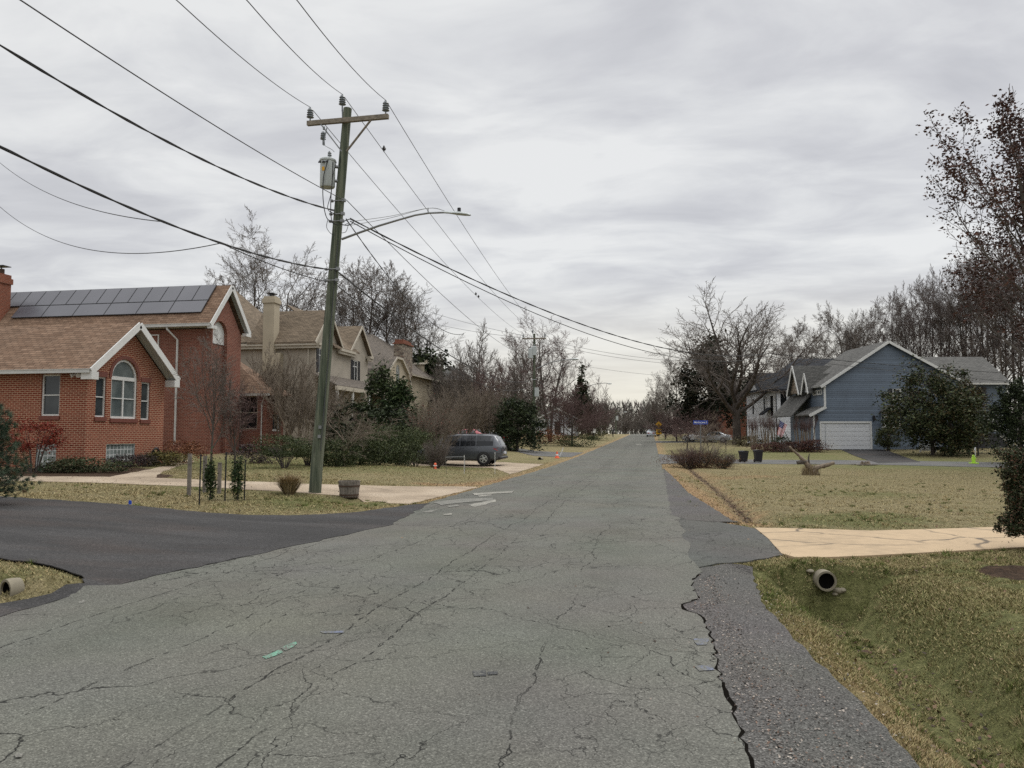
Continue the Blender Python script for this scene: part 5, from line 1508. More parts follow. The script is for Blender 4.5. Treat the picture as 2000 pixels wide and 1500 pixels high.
# ------------------------------------------------------------------ the brick house with the solar panels
def brick_house():
    c0 = at(165, 912, 28.0); XW, Y0 = c0.x, c0.y             # corner of the front wing
    c1 = at(322, 890, 32.4); Y1 = c1.y + .02                  # far end of its gable wall
    zb = .1
    rt = thing('brick_house', 'orange brick house with solar panels on its tan roof and a low gabled wing', 'house', (XW, Y0, 0))
    L = lambda x, y, z: Vector((x - XW, y - Y0, z))
    Ym = (Y0 + Y1) / 2; W = Y1 - Y0
    zE = at(165, 722, 28.0).z                                 # eaves of the wing
    zP = zE + 1.78                                            # its brick apex
    XL = XW - 14
    mb = MB()
    # gable wall looking at the street: u = +Y, origin corner
    fr = lambda px, py: None
    def ay(px, py=800):
        """metres along the gable wall under pixel column px"""
        a, b = ray(px, py)
        f = XW / (a * cP - sP); x, y = rf(a * f, f); return y - Y0, EYE, f
    def az(px, py):
        a, b = ray(px, py); f = XW / (a * cP - sP); return EYE + b * f
    def ax(px, py, Y):
        a, b = ray(px, py); f = Y / (a * sP + cP); x, y = rf(a * f, f); return x - XL, EYE + b * f
    ctr = arch(ay(216)[0], ay(267)[0], az(216, 817), az(216, 737))
    lw = rect(ay(186)[0], az(186, 814), ay(206)[0], az(186, 735)); rw = rect(ay(275)[0], az(275, 819.5), ay(292)[0], az(275, 746))
    gb = rect(ay(210)[0], zb + .25, ay(266)[0], az(210, 867.5))
    apex = [(0, zb), (W, zb), (W, zE), (W / 2, zP), (0, zE)]
    mb.wall(L(XW, Y0, 0), (0, 1, 0), apex, [ctr, lw, rw, gb], .12)
    # wall looking at the camera
    w1a, w1z = ax(79, 812, Y0); w1b, w1t = ax(118, 731, Y0); g2a, _ = ax(69, 914, Y0); g2b, g2t = ax(110, 867, Y0)
    wn = rect(w1a, w1z, w1b, w1t); gb2 = rect(g2a, zb + .2, g2b, g2t)
    mb.wall(L(XL, Y0, 0), (1, 0, 0), rect(0, zb, XW - XL, zE), [wn, gb2], .12)
    mb.wall(L(XW, Y1, 0), (-1, 0, 0), rect(0, zb, XW - XL, zE))
    # soldier-course sills and lintels stand a little proud of the wall
    wall = mb.build('wing_wall', MT['brick'], rt)
    for s in (lw, rw, ctr):
        sl = MB(); sl.box(.0, s[0][0] - .04, s[0][1] - .15, .045, s[1][0] + .04, s[0][1] - .004); sl.build('brick_sill', MT['brown_brick_band'], rt)
    for s in (lw, rw):
        sl = MB(); sl.box(.0, s[0][0] - .04, s[2][1] + .004, .025, s[1][0] + .04, s[2][1] + .2); sl.build('brick_lintel', MT['brown_brick_band'], rt)
    aa0, aa1, spr = ctr[0][0], ctr[1][0], ctr[2][1]; cc, rr_ = (aa0 + aa1) / 2, (aa1 - aa0) / 2
    sl = MB(); N_ = 16
    ring = lambda r, t, x: Vector((x, cc + r * math.cos(t), spr + r * math.sin(t)))
    for k in range(N_):
        t0, t1 = math.pi * k / N_, math.pi * (k + 1) / N_
        sl.face([ring(rr_ + .01, t0, .025), ring(rr_ + .15, t0, .025), ring(rr_ + .15, t1, .025), ring(rr_ + .01, t1, .025)])
        sl.face([ring(rr_ + .15, t0, .025), ring(rr_ + .15, t0, 0), ring(rr_ + .15, t1, 0), ring(rr_ + .15, t1, .025)])
    sl.build('brick_arch', MT['brown_brick_band'], rt)
    o2 = L(XL, Y0, 0); sl = MB()
    sl.box(o2.x + w1a - .04, -.045, w1z - .15, o2.x + w1b + .04, 0, w1z - .004); sl.build('brick_sill', MT['brown_brick_band'], rt)
    oG = L(XW, Y0, 0)
    mid = (ctr[0][0] + ctr[1][0]) / 2
    window(rt, oG, (0, 1, 0), ctr, .10, .085, mull=[(mid, .07, ctr[0][1], spr)], trans=[(spr, .14, ctr[0][0], ctr[1][0]), ((ctr[0][1] + spr) / 2, .035, ctr[0][0], ctr[1][0])], glass='glass_pale', label='arched picture window')
    for s in (lw, rw): window(rt, oG, (0, 1, 0), s, .10, .05, trans=[((s[0][1] + s[2][1]) / 2, .04, s[0][0], s[1][0])], glass='glass')
    window(rt, L(XL, Y0, 0), (1, 0, 0), wn, .10, .055, trans=[((w1z + w1t) / 2, .04, w1a, w1b)], glass='glass')
    window(rt, oG, (0, 1, 0), gb, .07, .03, glass='glass_block', name='glass_block_window', frame='grey_paint')
    window(rt, L(XL, Y0, 0), (1, 0, 0), gb2, .07, .03, glass='glass_block', name='glass_block_window', frame='grey_paint')
    # wing roof
    ov, ovr = .32, .42
    slope = (zP - zE) / (W / 2)
    zr = zP + .26; ze = zr - slope * (W / 2 + ov)
    rb = MB()
    rb.slab([L(XL - 1, Y0 - ov, ze), L(XW + ovr, Y0 - ov, ze), L(XW + ovr, Ym, zr), L(XL - 1, Ym, zr)], .12)
    rb.slab([L(XW + ovr, Y1 + ov, ze), L(XL - 1, Y1 + ov, ze), L(XL - 1, Ym, zr), L(XW + ovr, Ym, zr)], .12)
    rb.build('wing_roof', MT['shingle_tan'], rt)
    tb = MB()
    x = XW + ovr + .02
    for s in (-1, 1):
        ye = Ym + s * (W / 2 + ov + .03)
        tb.beam(L(x, ye, ze - .10), L(x, Ym, zr - .10), .045, .26, up=(0, -s * slope, 1))
        tb.box(x - XW - .42, ye - Y0 - (0 if s > 0 else .02) - (.34 if s > 0 else 0), ze - .38, x - XW + .024, ye - Y0 + (.02 if s > 0 else 0) + (.34 if s < 0 else 0), ze - .10)
    tb.build('fascia', MT['trim'], rt)
    sf = MB()
    for s in (-1, 1):
        sf.beam(L(XW + ovr / 2, Ym + s * (W / 2 + ov), ze - .17), L(XW + ovr / 2, Ym, zr - .17), ovr - .02, .03, up=(0, -s * slope, 1))
    sf.build('soffit', MT['grey_paint'], rt)
    gt = MB(); gutter_run(gt, L(XL - 1, Y0 - ov - .07, ze - .09), L(XW + ovr - .02, Y0 - ov - .07, ze - .09), .14)
    gt.build('gutter', MT['gutter'], rt)
    # floodlight under the wing corner
    fl = MB(); q = L(XW - .35, Y0 - .02, zE - .16)
    fl.box(q.x - .06, q.y - .07, q.z - .05, q.x + .06, q.y + .02, q.z + .05)
    fo = fl.build('floodlight', MT['trim'], rt)
    for s in (-1, 1):
        m2 = MB(); d = Vector((s * .55, -.75, -.35)).normalized()
        m2.tube([q + Vector((s * .04, -.06, 0)), q + Vector((s * .04, -.06, 0)) + d * .08, q + Vector((s * .04, -.06, 0)) + d * .2], [.035, .05, .085], 10)
        m2.build('lamp', MT['trim'], fo, True)
    # ---------------- the tall main block
    c2 = at(408, 875, 42.0); XM, YM = c2.x, c2.y
    def my(px, py=700):
        a, b = ray(px, py); f = XM / (a * cP - sP); x, y = rf(a * f, f); return y - YM
    def mz(px, py):
        a, b = ray(px, py); f = XM / (a * cP - sP); return EYE + b * f
    WM = my(470); zEm = at(405, 642, 42).z; pk = at(446, 556, 43.4).z
    XB = XM - 26
    slp = (pk - .25 - zEm) / (WM / 2 + .5)
    zap = zEm + slp * WM / 2
    mb = MB()
    ra0, ra1 = my(410.5), my(443)
    spr2 = mz(410, 648)
    holes = [arch(max(.12, ra0), ra1, .5, spr2, 12)]
    mb.wall(L(XM, YM, 0), (0, 1, 0), [(0, .3), (WM, .3), (WM, zEm), (WM / 2, zap), (0, zEm)], holes, .24)
    # back of the tall arched recess: brick below, white panel in the arch
    a0, a1 = holes[0][0][0], holes[0][1][0]
    mb.wall(L(XM - .24, YM, 0), (0, 1, 0), rect(a0 - .05, .5, a1 + .05, spr2 - .55))
    hz = mz(430, 668)
    s0 = at(300, 690, 42.6); s1 = at(303, 660, 42.6)
    # side wall to the camera, with a rounded brick corner
    n = 8; rc = .9
    sw = at(322, 880, 40).x
    wx0 = at(289, 655, 38.6 / math.cos(0) + 3.5).x
    mb.wall(L(XB, YM, 0), (1, 0, 0), rect(0, .3, XM - XB, zEm))
    mb.wall(L(XM, YM + WM, 0), (-1, 0, 0), rect(0, .3, XM - XB, zEm))
    mb.build('main_wall', MT['brick_dark'], rt)
    pn = MB(); pn.wall(L(XM - .20, YM, 0), (0, 1, 0), rect(a0 - .04, spr2 - .55, a1 + .04, spr2 + (a1 - a0) / 2 + .05)); pn.build('arch_panel', MT['trim'], rt)
    # upstairs window just left of the downpipe
    def onY(px, py, Y): a, b = ray(px, py); f = Y / (a * sP + cP); return Vector((*rf(a * f, f), EYE + b * f))
    wx = onY(297, 670, YM); o3 = L(XB, YM, 0); wa = wx.x - XB
    window(rt, o3, (1, 0, 0), rect(wa - .4, zEm - 1.75, wa + .45, zEm - .25), .02, .06, glass='glass', proud=.04)
    # roof
    ov = .5; zr = pk; ze = zEm - slp * (ov - .45); zE2 = pk - slp * (WM / 2 + ov)
    Yc = YM + WM / 2
    rb = MB()
    rb.slab([L(XB, YM - ov, zE2), L(XM + .26, YM - ov, zE2), L(XM + .26, Yc, zr), L(XB, Yc, zr)], .14)
    rb.slab([L(XM + .26, YM + WM + ov, zE2), L(XB, YM + WM + ov, zE2), L(XB, Yc, zr), L(XM + .26, Yc, zr)], .14)
    rb.build('main_roof', MT['shingle_tan'], rt)
    tb = MB(); x = XM + .28
    for s in (-1, 1):
        ye = Yc + s * (WM / 2 + ov + .03)
        tb.beam(L(x, ye, zE2 - .12), L(x, Yc, zr - .12), .05, .27, up=(0, -s * slp, 1))
        y0, y1 = (ye - .03, ye + .5) if s < 0 else (ye - .5, ye + .03)
        tb.box(XM + .06 - XW, y0 - Y0, zE2 - .30, x - XW + .05, y1 - Y0, zE2 - .12)
    tb.build('fascia', MT['trim'], rt)
    gt = MB(); gutter_run(gt, L(XB, YM - ov - .08, zE2 - .10), L(XM + .26, YM - ov - .08, zE2 - .10), .16); gt.build('gutter', MT['gutter'], rt)
    sf = MB(); sf.box(XB - XW, YM - ov - .02 - Y0, zE2 - .19, XM + .22 - XW, YM + .02 - Y0, zE2 - .15)
    for s in (-1, 1): sf.beam(L(XM + .13, Yc + s * (WM / 2 + ov), zE2 - .2), L(XM + .13, Yc, zr - .2), .24, .03, up=(0, -s * slp, 1))
    sf.build('soffit', MT['grey_paint'], rt)
    dx = onY(344, 760, YM - .2).x - .12
    downpipe(rt, [L(dx - .30, YM - ov - .06, zE2 - .16), L(dx - .28, YM - ov - .06, zE2 - .3), L(dx + .12, YM - .2, zE2 - .85), L(dx + .12, YM - .2, 1.0)], .06)
    # solar panels lie on the slope that faces the camera
    e = Vector((1, 0, 0)); up = Vector((0, WM / 2 + ov, zr - zE2)).normalized(); nn = e.cross(up); SL = math.hypot(WM / 2 + ov, zr - zE2)
    O = L(XM, YM - ov, zE2)
    def panel(x0, s0, w, hh):
        m = MB()
        M = Matrix(((e.x, up.x, nn.x, O.x), (e.y, up.y, nn.y, O.y), (e.z, up.z, nn.z, O.z), (0, 0, 0, 1)))
        m.box(x0, s0, .06, x0 + w, s0 + hh, .105, M)
        p = m.build('solar_panel', MT['solar_frame'], rt)
        g = MB(); q = [(x0 + .02, s0 + .02), (x0 + w - .02, s0 + .02), (x0 + w - .02, s0 + hh - .02), (x0 + .02, s0 + hh - .02)]
        g.face([M @ Vector((a, b, .109)) for a, b in q], q); g.build('cell', MT['solar'], p)
    def sx(px, py):                                           # roof-plane coordinates under a pixel
        a, b = ray(px, py)
        d = Vector((*rf(a, 1.0), b)); o = Vector((0, 0, EYE)) - Vector((XW, Y0, 0))
        t = (O - o).dot(nn) / d.dot(nn); q = o + d * t - O
        return q.dot(e), q.dot(up)
    xr, sr = sx(427, 556); xb, sb = sx(398, 588.5); xl, sl_ = sx(391, 612)
    top = min(SL - .06, sr); wdt = .985
    for i in range(16): panel(xr - (i + 1) * (wdt + .025) - .05 * 0, sb, wdt, top - sb)
    x0 = xr
    for i in range(6): panel(x0 - (i + 1) * (2 * wdt + .05), sl_, 2 * wdt + .025, sb - sl_ - .04)
    # chimney at the left edge
    ch = onY(-3, 600, YM + .2)
    cb = MB(); cx = ch.x - XW; cy = YM - Y0 + .2; ct = onY(5, 536, YM + .2).z
    cb.box(cx - .55, cy - .4, zE2 - .5, cx + .42, cy + .4, ct); cb.box(cx - .62, cy - .47, ct - .55, cx + .49, cy + .47, ct - .22)
    cho = cb.build('chimney', MT['brick_plain'], rt)
    c3 = MB(); c3.tube([(cx + .1, cy, ct), (cx + .1, cy, ct + .32)], .16, 10); c3.build('flue', MT['rust'], cho)
    c3 = MB(); c3.box(cx - .3, cy - .3, ct + .46, cx + .48, cy + .3, ct + .5); c3.tube([(cx + .1, cy, ct + .30), (cx + .1, cy, ct + .47)], .03, 6); c3.build('flue_cap', MT['black_metal'], cho)
    # ridge flashing where the wing roof meets the main slope
    fb = MB(); p = at(18, 655, 36); q = at(228, 632, 36)
    # one-storey end beyond the tower, its hipped roof leaning to the camera and the street
    YE0 = YM + WM + .6
    k = onY(520, 800, YE0); XE = k.x; zL = onY(500, 768, YE0 - .4).z
    a, b = ray(553, 850); f = XE / (a * cP - sP); YE1 = rf(a * f, f)[1]
    XC = XM - 3
    def ex(px): return onY(px, 800, YE0).x - XC
    def ez(px, py): return onY(px, py, YE0).z
    def ey(px): a, b = ray(px, 800); f = XE / (a * cP - sP); return rf(a * f, f)[1] - YE0
    dw = rect(ex(468), ez(468, 838), ex(503), ez(468, 774)); sw_ = rect(ey(533), ez(533, 840), ey(546), ez(533, 808))
    mb = MB(); mb.wall(L(XC, YE0, 0), (1, 0, 0), rect(0, .3, XE - XC, zL + .3), [dw], .12)
    mb.wall(L(XE, YE0, 0), (0, 1, 0), rect(0, .3, YE1 - YE0, zL + .1), [sw_], .12); mb.wall(L(XE, YE1, 0), (-1, 0, 0), rect(0, .3, XE - XC, zL))
    mb.build('end_wall', MT['brick_dark'], rt)
    window(rt, L(XC, YE0, 0), (1, 0, 0), dw, .09, .05, trans=[((dw[0][1] + dw[2][1]) / 2, .04, dw[0][0], dw[1][0])], glass='glass_dark', frame='trim_tan')
    window(rt, L(XE, YE0, 0), (0, 1, 0), sw_, .09, .05, glass='glass', sill=.06)
    E = L(XE + .4, YE0 - .4, zL); P = E + Vector((-3.9, 2.4, 2.35))
    rb = MB(); rb.slab([Vector((XC - 3 - XW, E.y, zL)), E, P, Vector((XC - 3 - XW, P.y, P.z))], .1)
    e1 = YE1 + .4 - Y0
    rb.slab([E, Vector((E.x, max(e1, P.y + .3), zL)), Vector((P.x, max(e1, P.y + .3), P.z)), P], .1)
    rb.build('end_roof', MT['shingle_tan'], rt)
    gt = MB(); gutter_run(gt, Vector((XM - XW, E.y - .06, zL - .09)), Vector((E.x, E.y - .06, zL - .09)), .12); gt.build('gutter', MT['gutter'], rt)
    downpipe(rt, [Vector((E.x - .3, E.y, zL - .14)), Vector((XE - .25 - XW, YE0 - .08 - Y0, zL - .6)), Vector((XE - .25 - XW, YE0 - .08 - Y0, .8))], .04)
    return rt
brick_house()

# ------------------------------------------------------------------ the beige house behind the near pole
def beige_house():
    c = at(613, 870, 56.0); XF, Y0 = c.x, c.y
    rt = thing('beige_house', 'beige stucco house with a tall chimney and two steep street gables, behind the near pole', 'house', (XF, Y0, 0))
    L = lambda x, y, z: Vector((x - XF, y - Y0, z))
    def fy(px, py=720): a, b = ray(px, py); f = XF / (a * cP - sP); return rf(a * f, f)[1] - Y0
    def fz(px, py): a, b = ray(px, py); f = XF / (a * cP - sP); return EYE + b * f
    zb = .3; zE = at(612, 668, 56).z
    W = fy(718); XB = XF - 15
    g1, g1b = fy(612), fy(660); g2a, g2b = fy(681), fy(718)
    p1 = fz(639, 612); p2 = fz(702, 642)
    w1 = rect(fy(621.5), fz(625, 728), fy(635), fz(625, 680)); w2 = rect(fy(688.5), fz(690, 746), fy(699), fz(690, 703))
    mb = MB()
    outer = [(0, zb), (W, zb), (W, zE), (g2b, zE), ((g2a + g2b) / 2, p2), (g2a, zE), (g1b, zE), ((g1 + g1b) / 2, p1), (g1, zE)]
    pts = [(0, zb), (W, zb), (W, zE), ((g2a + g2b) / 2, p2), (g2a, zE), (g1b, zE), ((g1 + g1b) / 2, p1), (0, zE)]
    lw = rect(fy(652), fz(655, 830), fy(664), fz(655, 780)); 
    mb.wall(L(XF, Y0, 0), (0, 1, 0), pts, [w1, w2, lw], .12)
    mb.wall(L(XB, Y0, 0), (1, 0, 0), rect(0, zb, XF - XB, zE)); mb.wall(L(XF, Y0 + W, 0), (-1, 0, 0), rect(0, zb, XF - XB, zE))
    mb.build('wall', MT['stucco'], rt)
    o = L(XF, Y0, 0)
    for s in (w1, w2):
        window(rt, o, (0, 1, 0), s, .08, .07, mull=[((s[0][0] + s[1][0]) / 2, .05, s[0][1], s[2][1])], trans=[(s[0][1] + (s[2][1] - s[0][1]) * .72, .06, s[0][0], s[1][0])], glass='glass_dark')
        shutters(rt, o, (0, 1, 0), s[0][0], s[0][1], s[1][0], s[2][1], .36)
    window(rt, o, (0, 1, 0), lw, .08, .07, mull=[((lw[0][0] + lw[1][0]) / 2, .05, lw[0][1], lw[2][1])], glass='glass_dark')
    # roofs: main ridge parallel to the street wall, hip at the left, two street gables
    ridge = at(478, 568, 64).z
    rb = MB(); ov = .45
    ym = Y0 + W / 2
    A, B = L(XF + ov, Y0 - ov, zE), L(XF + ov, Y0 + W + ov, zE); Cc, D = L(XB - ov, Y0 + W + ov, zE), L(XB - ov, Y0 - ov, zE)
    rx0, rx1 = L(XF - 6.5, ym, ridge - 1.2), L(XB + 4.5, ym, ridge)
    zr1 = p1 + .25
    # side slope seen from the camera: lower front part, then the high hip
    xm = XF - 5.2
    rb.slab([L(xm, Y0 - ov, zE), L(XF + .3, Y0 - ov, zE), L(XF + .3, Y0 + (g1 + g1b) / 2, zr1), L(xm, Y0 + (g1 + g1b) / 2, zr1)], .12)
    rb.slab([L(XF + .3, Y0 + g1b + .35, zE), L(xm, Y0 + g1b + .35, zE), L(xm, Y0 + (g1 + g1b) / 2, zr1), L(XF + .3, Y0 + (g1 + g1b) / 2, zr1)], .12)
    rb.slab([L(xm, Y0 + g2a - .35, zE), L(XF + .3, Y0 + g2a - .35, zE), L(XF + .3, Y0 + (g2a + g2b) / 2, p2 + .22), L(xm, Y0 + (g2a + g2b) / 2, p2 + .22)], .12)
    rb.slab([L(XF + .3, Y0 + g2b + .35, zE), L(xm, Y0 + g2b + .35, zE), L(xm, Y0 + (g2a + g2b) / 2, p2 + .22), L(XF + .3, Y0 + (g2a + g2b) / 2, p2 + .22)], .12)
    # slope between the gables, rising from the street eave
    rb.slab([L(XF + .35, Y0 + g1b - 1.5, zE), L(XF + .35, Y0 + g2a + 1.5, zE), L(XF - 3.6, Y0 + g2a + 1.5, zE + 3.3), L(XF - 3.6, Y0 + g1b - 1.5, zE + 3.3)], .12)
    apx = L(XF - 9.5, Y0 + 4.6, ridge)
    cor = [L(xm + .4, Y0 - ov, zE + .02), L(XB, Y0 - ov, zE + .02), L(XB, Y0 + 9.6, zE + .02), L(xm + .4, Y0 + 9.6, zE + .02)]
    for i in range(4):
        a, b = cor[i], cor[(i + 1) % 4]
        a, b = (b, a)
        rb.slab([a, b, apx + Vector((.01, 0, 0)), apx], .12) if False else rb.face([a, b, apx], [(0, 0), ((b - a).length, 0), ((b - a).length / 2, (apx - (a + b) / 2).length)])
    rb.build('roof', MT['shingle_brown'], rt)
    tb = MB(); x = XF + .32
    for a, b, p in ((g1 - .35, g1b + .35, zr1), (g2a - .35, g2b + .35, p2 + .22)):
        m = (a + b) / 2; s = (p - zE) / (m - a)
        for y in (a, b): tb.beam(L(x, Y0 + y, zE - .1), L(x, Y0 + m, p - .1), .05, .18, up=(0, -1 if y < m else 1, 1 / s if s else 1))
    # deep cornice round the eaves
    for p, q in ((L(XB, Y0 - .22, zE - .16), L(XF + .3, Y0 - .22, zE - .16)), (L(XF + .24, Y0 - .3, zE - .16), L(XF + .24, Y0 + g1 + .5, zE - .16)), (L(XF + .24, Y0 + g1b - .4, zE - .16), L(XF + .24, Y0 + g2a + .5, zE - .16)), (L(XF + .24, Y0 + g2b - .5, zE - .16), L(XF + .24, Y0 + g2b + .3, zE - .16))):
        tb.beam(p, q, .42, .2); d = Vector((0, 0, -.2)); tb.beam(p + d, q + d, .22, .2)
    tb.build('cornice', MT['trim_tan'], rt)
    downpipe(rt, [L(XF - .5, Y0 - .12, zE - .3), L(XF - .5, Y0 - .12, .8)], .05, 'trim_tan')
    downpipe(rt, [L(XB + 4.2, Y0 - .12, zE - .3), L(XB + 4.2, Y0 - .12, .8)], .05, 'trim_tan')
    # chimney breast climbing the side wall
    ca = at(513, 700, 56.2); cbx = at(543, 700, 56.2); ct = at(528, 578, 56).z
    c = MB(); x0, x1 = ca.x - XF, cbx.x - XF
    yc = -.55
    c.box(x0, yc, zb, x1 + .25, .3, zE - .8); c.box(x0, yc, zE - .8, x1 - .25, .3, ct - .5)
    c.box(x0 - .08, yc - .08, ct - .5, x1 - .17, .38, ct - .2); c.box(x0, yc, ct - .2, x1 - .25, .3, ct)
    co_ = c.build('chimney', MT['cream'], rt)
    m = MB(); m.box(x0 + .35, -.35, ct, x1 - .6, .1, ct + .22); m.box(x0 + .15, -.5, ct + .22, x1 - .4, .25, ct + .27); m.build('chimney_cap', MT['black_metal'], co_)
    # porch with pent roof
    pz = fz(640, 756); ph = fz(640, 733)
    rb = MB(); rb.slab([L(XF + 1.9, Y0 + g1 - .2, pz), L(XF + 1.9, Y0 + g2b, pz), L(XF + .05, Y0 + g2b, ph), L(XF + .05, Y0 + g1 - .2, ph)], .1)
    pr = rb.build('porch_roof', MT['shingle_dim'], rt)
    tb = MB(); tb.beam(L(XF + 1.85, Y0 + g1 - .2, pz - .2), L(XF + 1.85, Y0 + g2b, pz - .2), .15, .3); tb.build('porch_beam', MT['trim_tan'], rt)
    for y in (g1 + .3, g1 + 3.2, g2a, g2b - .3):
        m = MB(); m.tube([L(XF + 1.75, Y0 + y, .3), L(XF + 1.75, Y0 + y, pz - .3)], .11, 10); m.build('porch_column', MT['trim'], rt, True)
    return rt
beige_house()

# ------------------------------------------------------------------ cream house with the stone chimney
def stone_chimney_house():
    f0 = 74.0
    c = at(715, 868, f0); XF, Y0 = c.x, c.y
    rt = thing('cream_house', 'cream house with hipped brown roof, stone chimney and flared entrance gable', 'house', (XF, Y0, 0))
    L = lambda x, y, z: Vector((x - XF, y - Y0, z))
    def fy(px, py=720): a, b = ray(px, py); f = XF / (a * cP - sP); return rf(a * f, f)[1] - Y0
    def fz(px, py): a, b = ray(px, py); f = XF / (a * cP - sP); return EYE + b * f
    W = fy(872, 740) + 2; zE = fz(806, 733); zb = .3; XB = XF - 16
    ga, gb, gp = fy(752), fy(798), fz(776, 716)
    mb = MB()
    dw = rect(fy(800.5), fz(801, 762), fy(803.5), fz(801, 738))
    mb.wall(L(XF, Y0, 0), (0, 1, 0), rect(0, zb, W, zE), [dw], .1); mb.wall(L(XB, Y0, 0), (1, 0, 0), rect(0, zb, XF - XB, zE)); mb.wall(L(XF, Y0 + W, 0), (-1, 0, 0), rect(0, zb, XF - XB, zE))
    mb.build('wall', MT['cream'], rt)
    window(rt, L(XF, Y0, 0), (0, 1, 0), dw, .06, .05, glass='glass_dark', frame='trim_tan')
    a_, b_ = ray(726, 652); fr_ = (XF - 6.0) / (a_ * cP - sP); ry = rf(a_ * fr_, fr_)[1]; zR = EYE + b_ * fr_
    rb = MB(); ov = .5
    A, B, Cc, D = L(XF + ov, Y0 - ov, zE), L(XF + ov, Y0 + W + ov, zE), L(XB, Y0 + W + ov, zE), L(XB, Y0 - ov, zE)
    r0, r1 = L(XF - 6.0, ry, zR), L(XF - 6.0, ry + 1.2, zR - .05)
    rb.slab([A, B, r1, r0], .14)
    rb.face([D, A, r0], [(0, 0), ((A - D).length, 0), (9, 8)]); rb.face([B, Cc, r1], [(0, 0), (16, 0), (8, 7)]); rb.face([Cc, D, r0, r1])
    # long low skirt roof beneath the first slope, nearest the camera
    rb.slab([L(XF + 2.6, Y0 - 2.4, zE - 3.1), L(XF + 2.6, Y0 + ga + .4, zE - 3.1), L(XF + .3, Y0 + ga + .4, zE + .5), L(XF + .3, Y0 - 1.2, zE + .5)], .14)
    rb.build('roof', MT['shingle_dim'], rt)
    # flared entrance gable
    gx = XF + 2.9; g = MB()
    def gy(px): a, b = ray(px, 740); f = gx / (a * cP - sP); return rf(a * f, f)[1] - Y0
    ga, gb = gy(752), gy(800); m = (ga + gb) / 2
    lo = fz(800, 774)
    prof = [(ga - .3, lo - .2), (ga + .75, gp - 1.3), (m - .8, gp), (m + .8, gp), (gb - .75, gp - 1.3), (gb + .3, lo - .2)]
    wn = arch(m - .55, m + .55, lo + .1, gp - 1.1, 8)
    g.wall(L(gx, Y0, 0), (0, 1, 0), [(gb + .3, zb), (gb + .3, lo - .2)][:0] + [(ga - .3, zb), (gb + .3, zb)] + prof[::-1], [wn], .12)
    g.build('entrance_wall', MT['cream'], rt)
    window(rt, L(gx, Y0, 0), (0, 1, 0), wn, .1, .08, mull=[(m, .05, wn[0][1], gp - .6)], glass='glass_pale')
    t = MB(); r = MB()
    for (a, za), (b, zb_) in zip(prof, prof[1:]):
        t.beam(L(gx + .12, Y0 + a, za + .04), L(gx + .12, Y0 + b, zb_ + .04), .24, .2, up=(0, -(zb_ - za), (b - a) if b != a else 1))
        r.slab([L(gx + .2, Y0 + a, za + .16), L(gx + .2, Y0 + b, zb_ + .16), L(XF - 1.5, Y0 + b, zb_ + .16), L(XF - 1.5, Y0 + a, za + .16)], .08)
    t.build('gable_trim', MT['trim_tan'], rt); r.build('entrance_roof', MT['shingle_dim'], rt)
    # chimney
    ct = fz(774, 668); c = MB(); y0, y1 = fy(767, 690) , fy(785, 690)
    c.box(.1, y0, zE - .5, 1.2, y1, ct - .35); ch = c.build('chimney', MT['stone'], rt)
    m2 = MB(); m2.box(-.0, y0 - .12, ct - .35, 1.32, y1 + .12, ct - .2); m2.box(.2, y0 + .1, ct - .2, 1.1, y1 - .1, ct + .15); m2.build('chimney_cap', MT['brick_plain'], ch)
    # dormer
    d = MB(); da, db = fy(836, 720), fy(846, 720) + 1.0; dz0, dz1 = fz(840, 730), fz(840, 708)
    x = XF - .6
    wn = arch(da + .5, db - .5, dz0 + .35, dz1 - .55, 8)
    d.wall(L(x, Y0, 0), (0, 1, 0), [(da, dz0 - .2), (db, dz0 - .2), (db, dz1 - .2), ((da + db) / 2 + .6, dz1), ((da + db) / 2 - .6, dz1), (da, dz1 - .2)], [wn], .1)
    d.wall(L(x - 5, Y0 + da, 0), (1, 0, 0), rect(0, dz0 - .4, 5, dz1 - .2)); d.wall(L(x, Y0 + db, 0), (-1, 0, 0), rect(0, dz0 - .4, 5, dz1 - .2))
    do = d.build('dormer', MT['cream'], rt)
    r = MB(); r.slab([L(x + .25, Y0 + da - .2, dz1 - .22), L(x - 5, Y0 + da - .2, dz1 - .22), L(x - 5, Y0 + (da + db) / 2, dz1 + .1), L(x + .25, Y0 + (da + db) / 2, dz1 + .1)], .1)
    r.slab([L(x - 5, Y0 + db + .2, dz1 - .22), L(x + .25, Y0 + db + .2, dz1 - .22), L(x + .25, Y0 + (da + db) / 2, dz1 + .1), L(x - 5, Y0 + (da + db) / 2, dz1 + .1)], .1)
    r.build('dormer_roof', MT['trim_tan'], do)
    window(do, L(x, Y0, 0), (0, 1, 0), wn, .08, .08, glass='glass_dark', frame='trim_tan')
    gt = MB(); gutter_run(gt, L(XF + ov + .05, Y0 + gb, zE - .08), L(XF + ov + .05, Y0 + W, zE - .08), .2); gt.build('gutter', MT['trim_tan'], rt)
    # second, lower gable farther along
    y2 = W - .2
    return rt
stone_chimney_house()

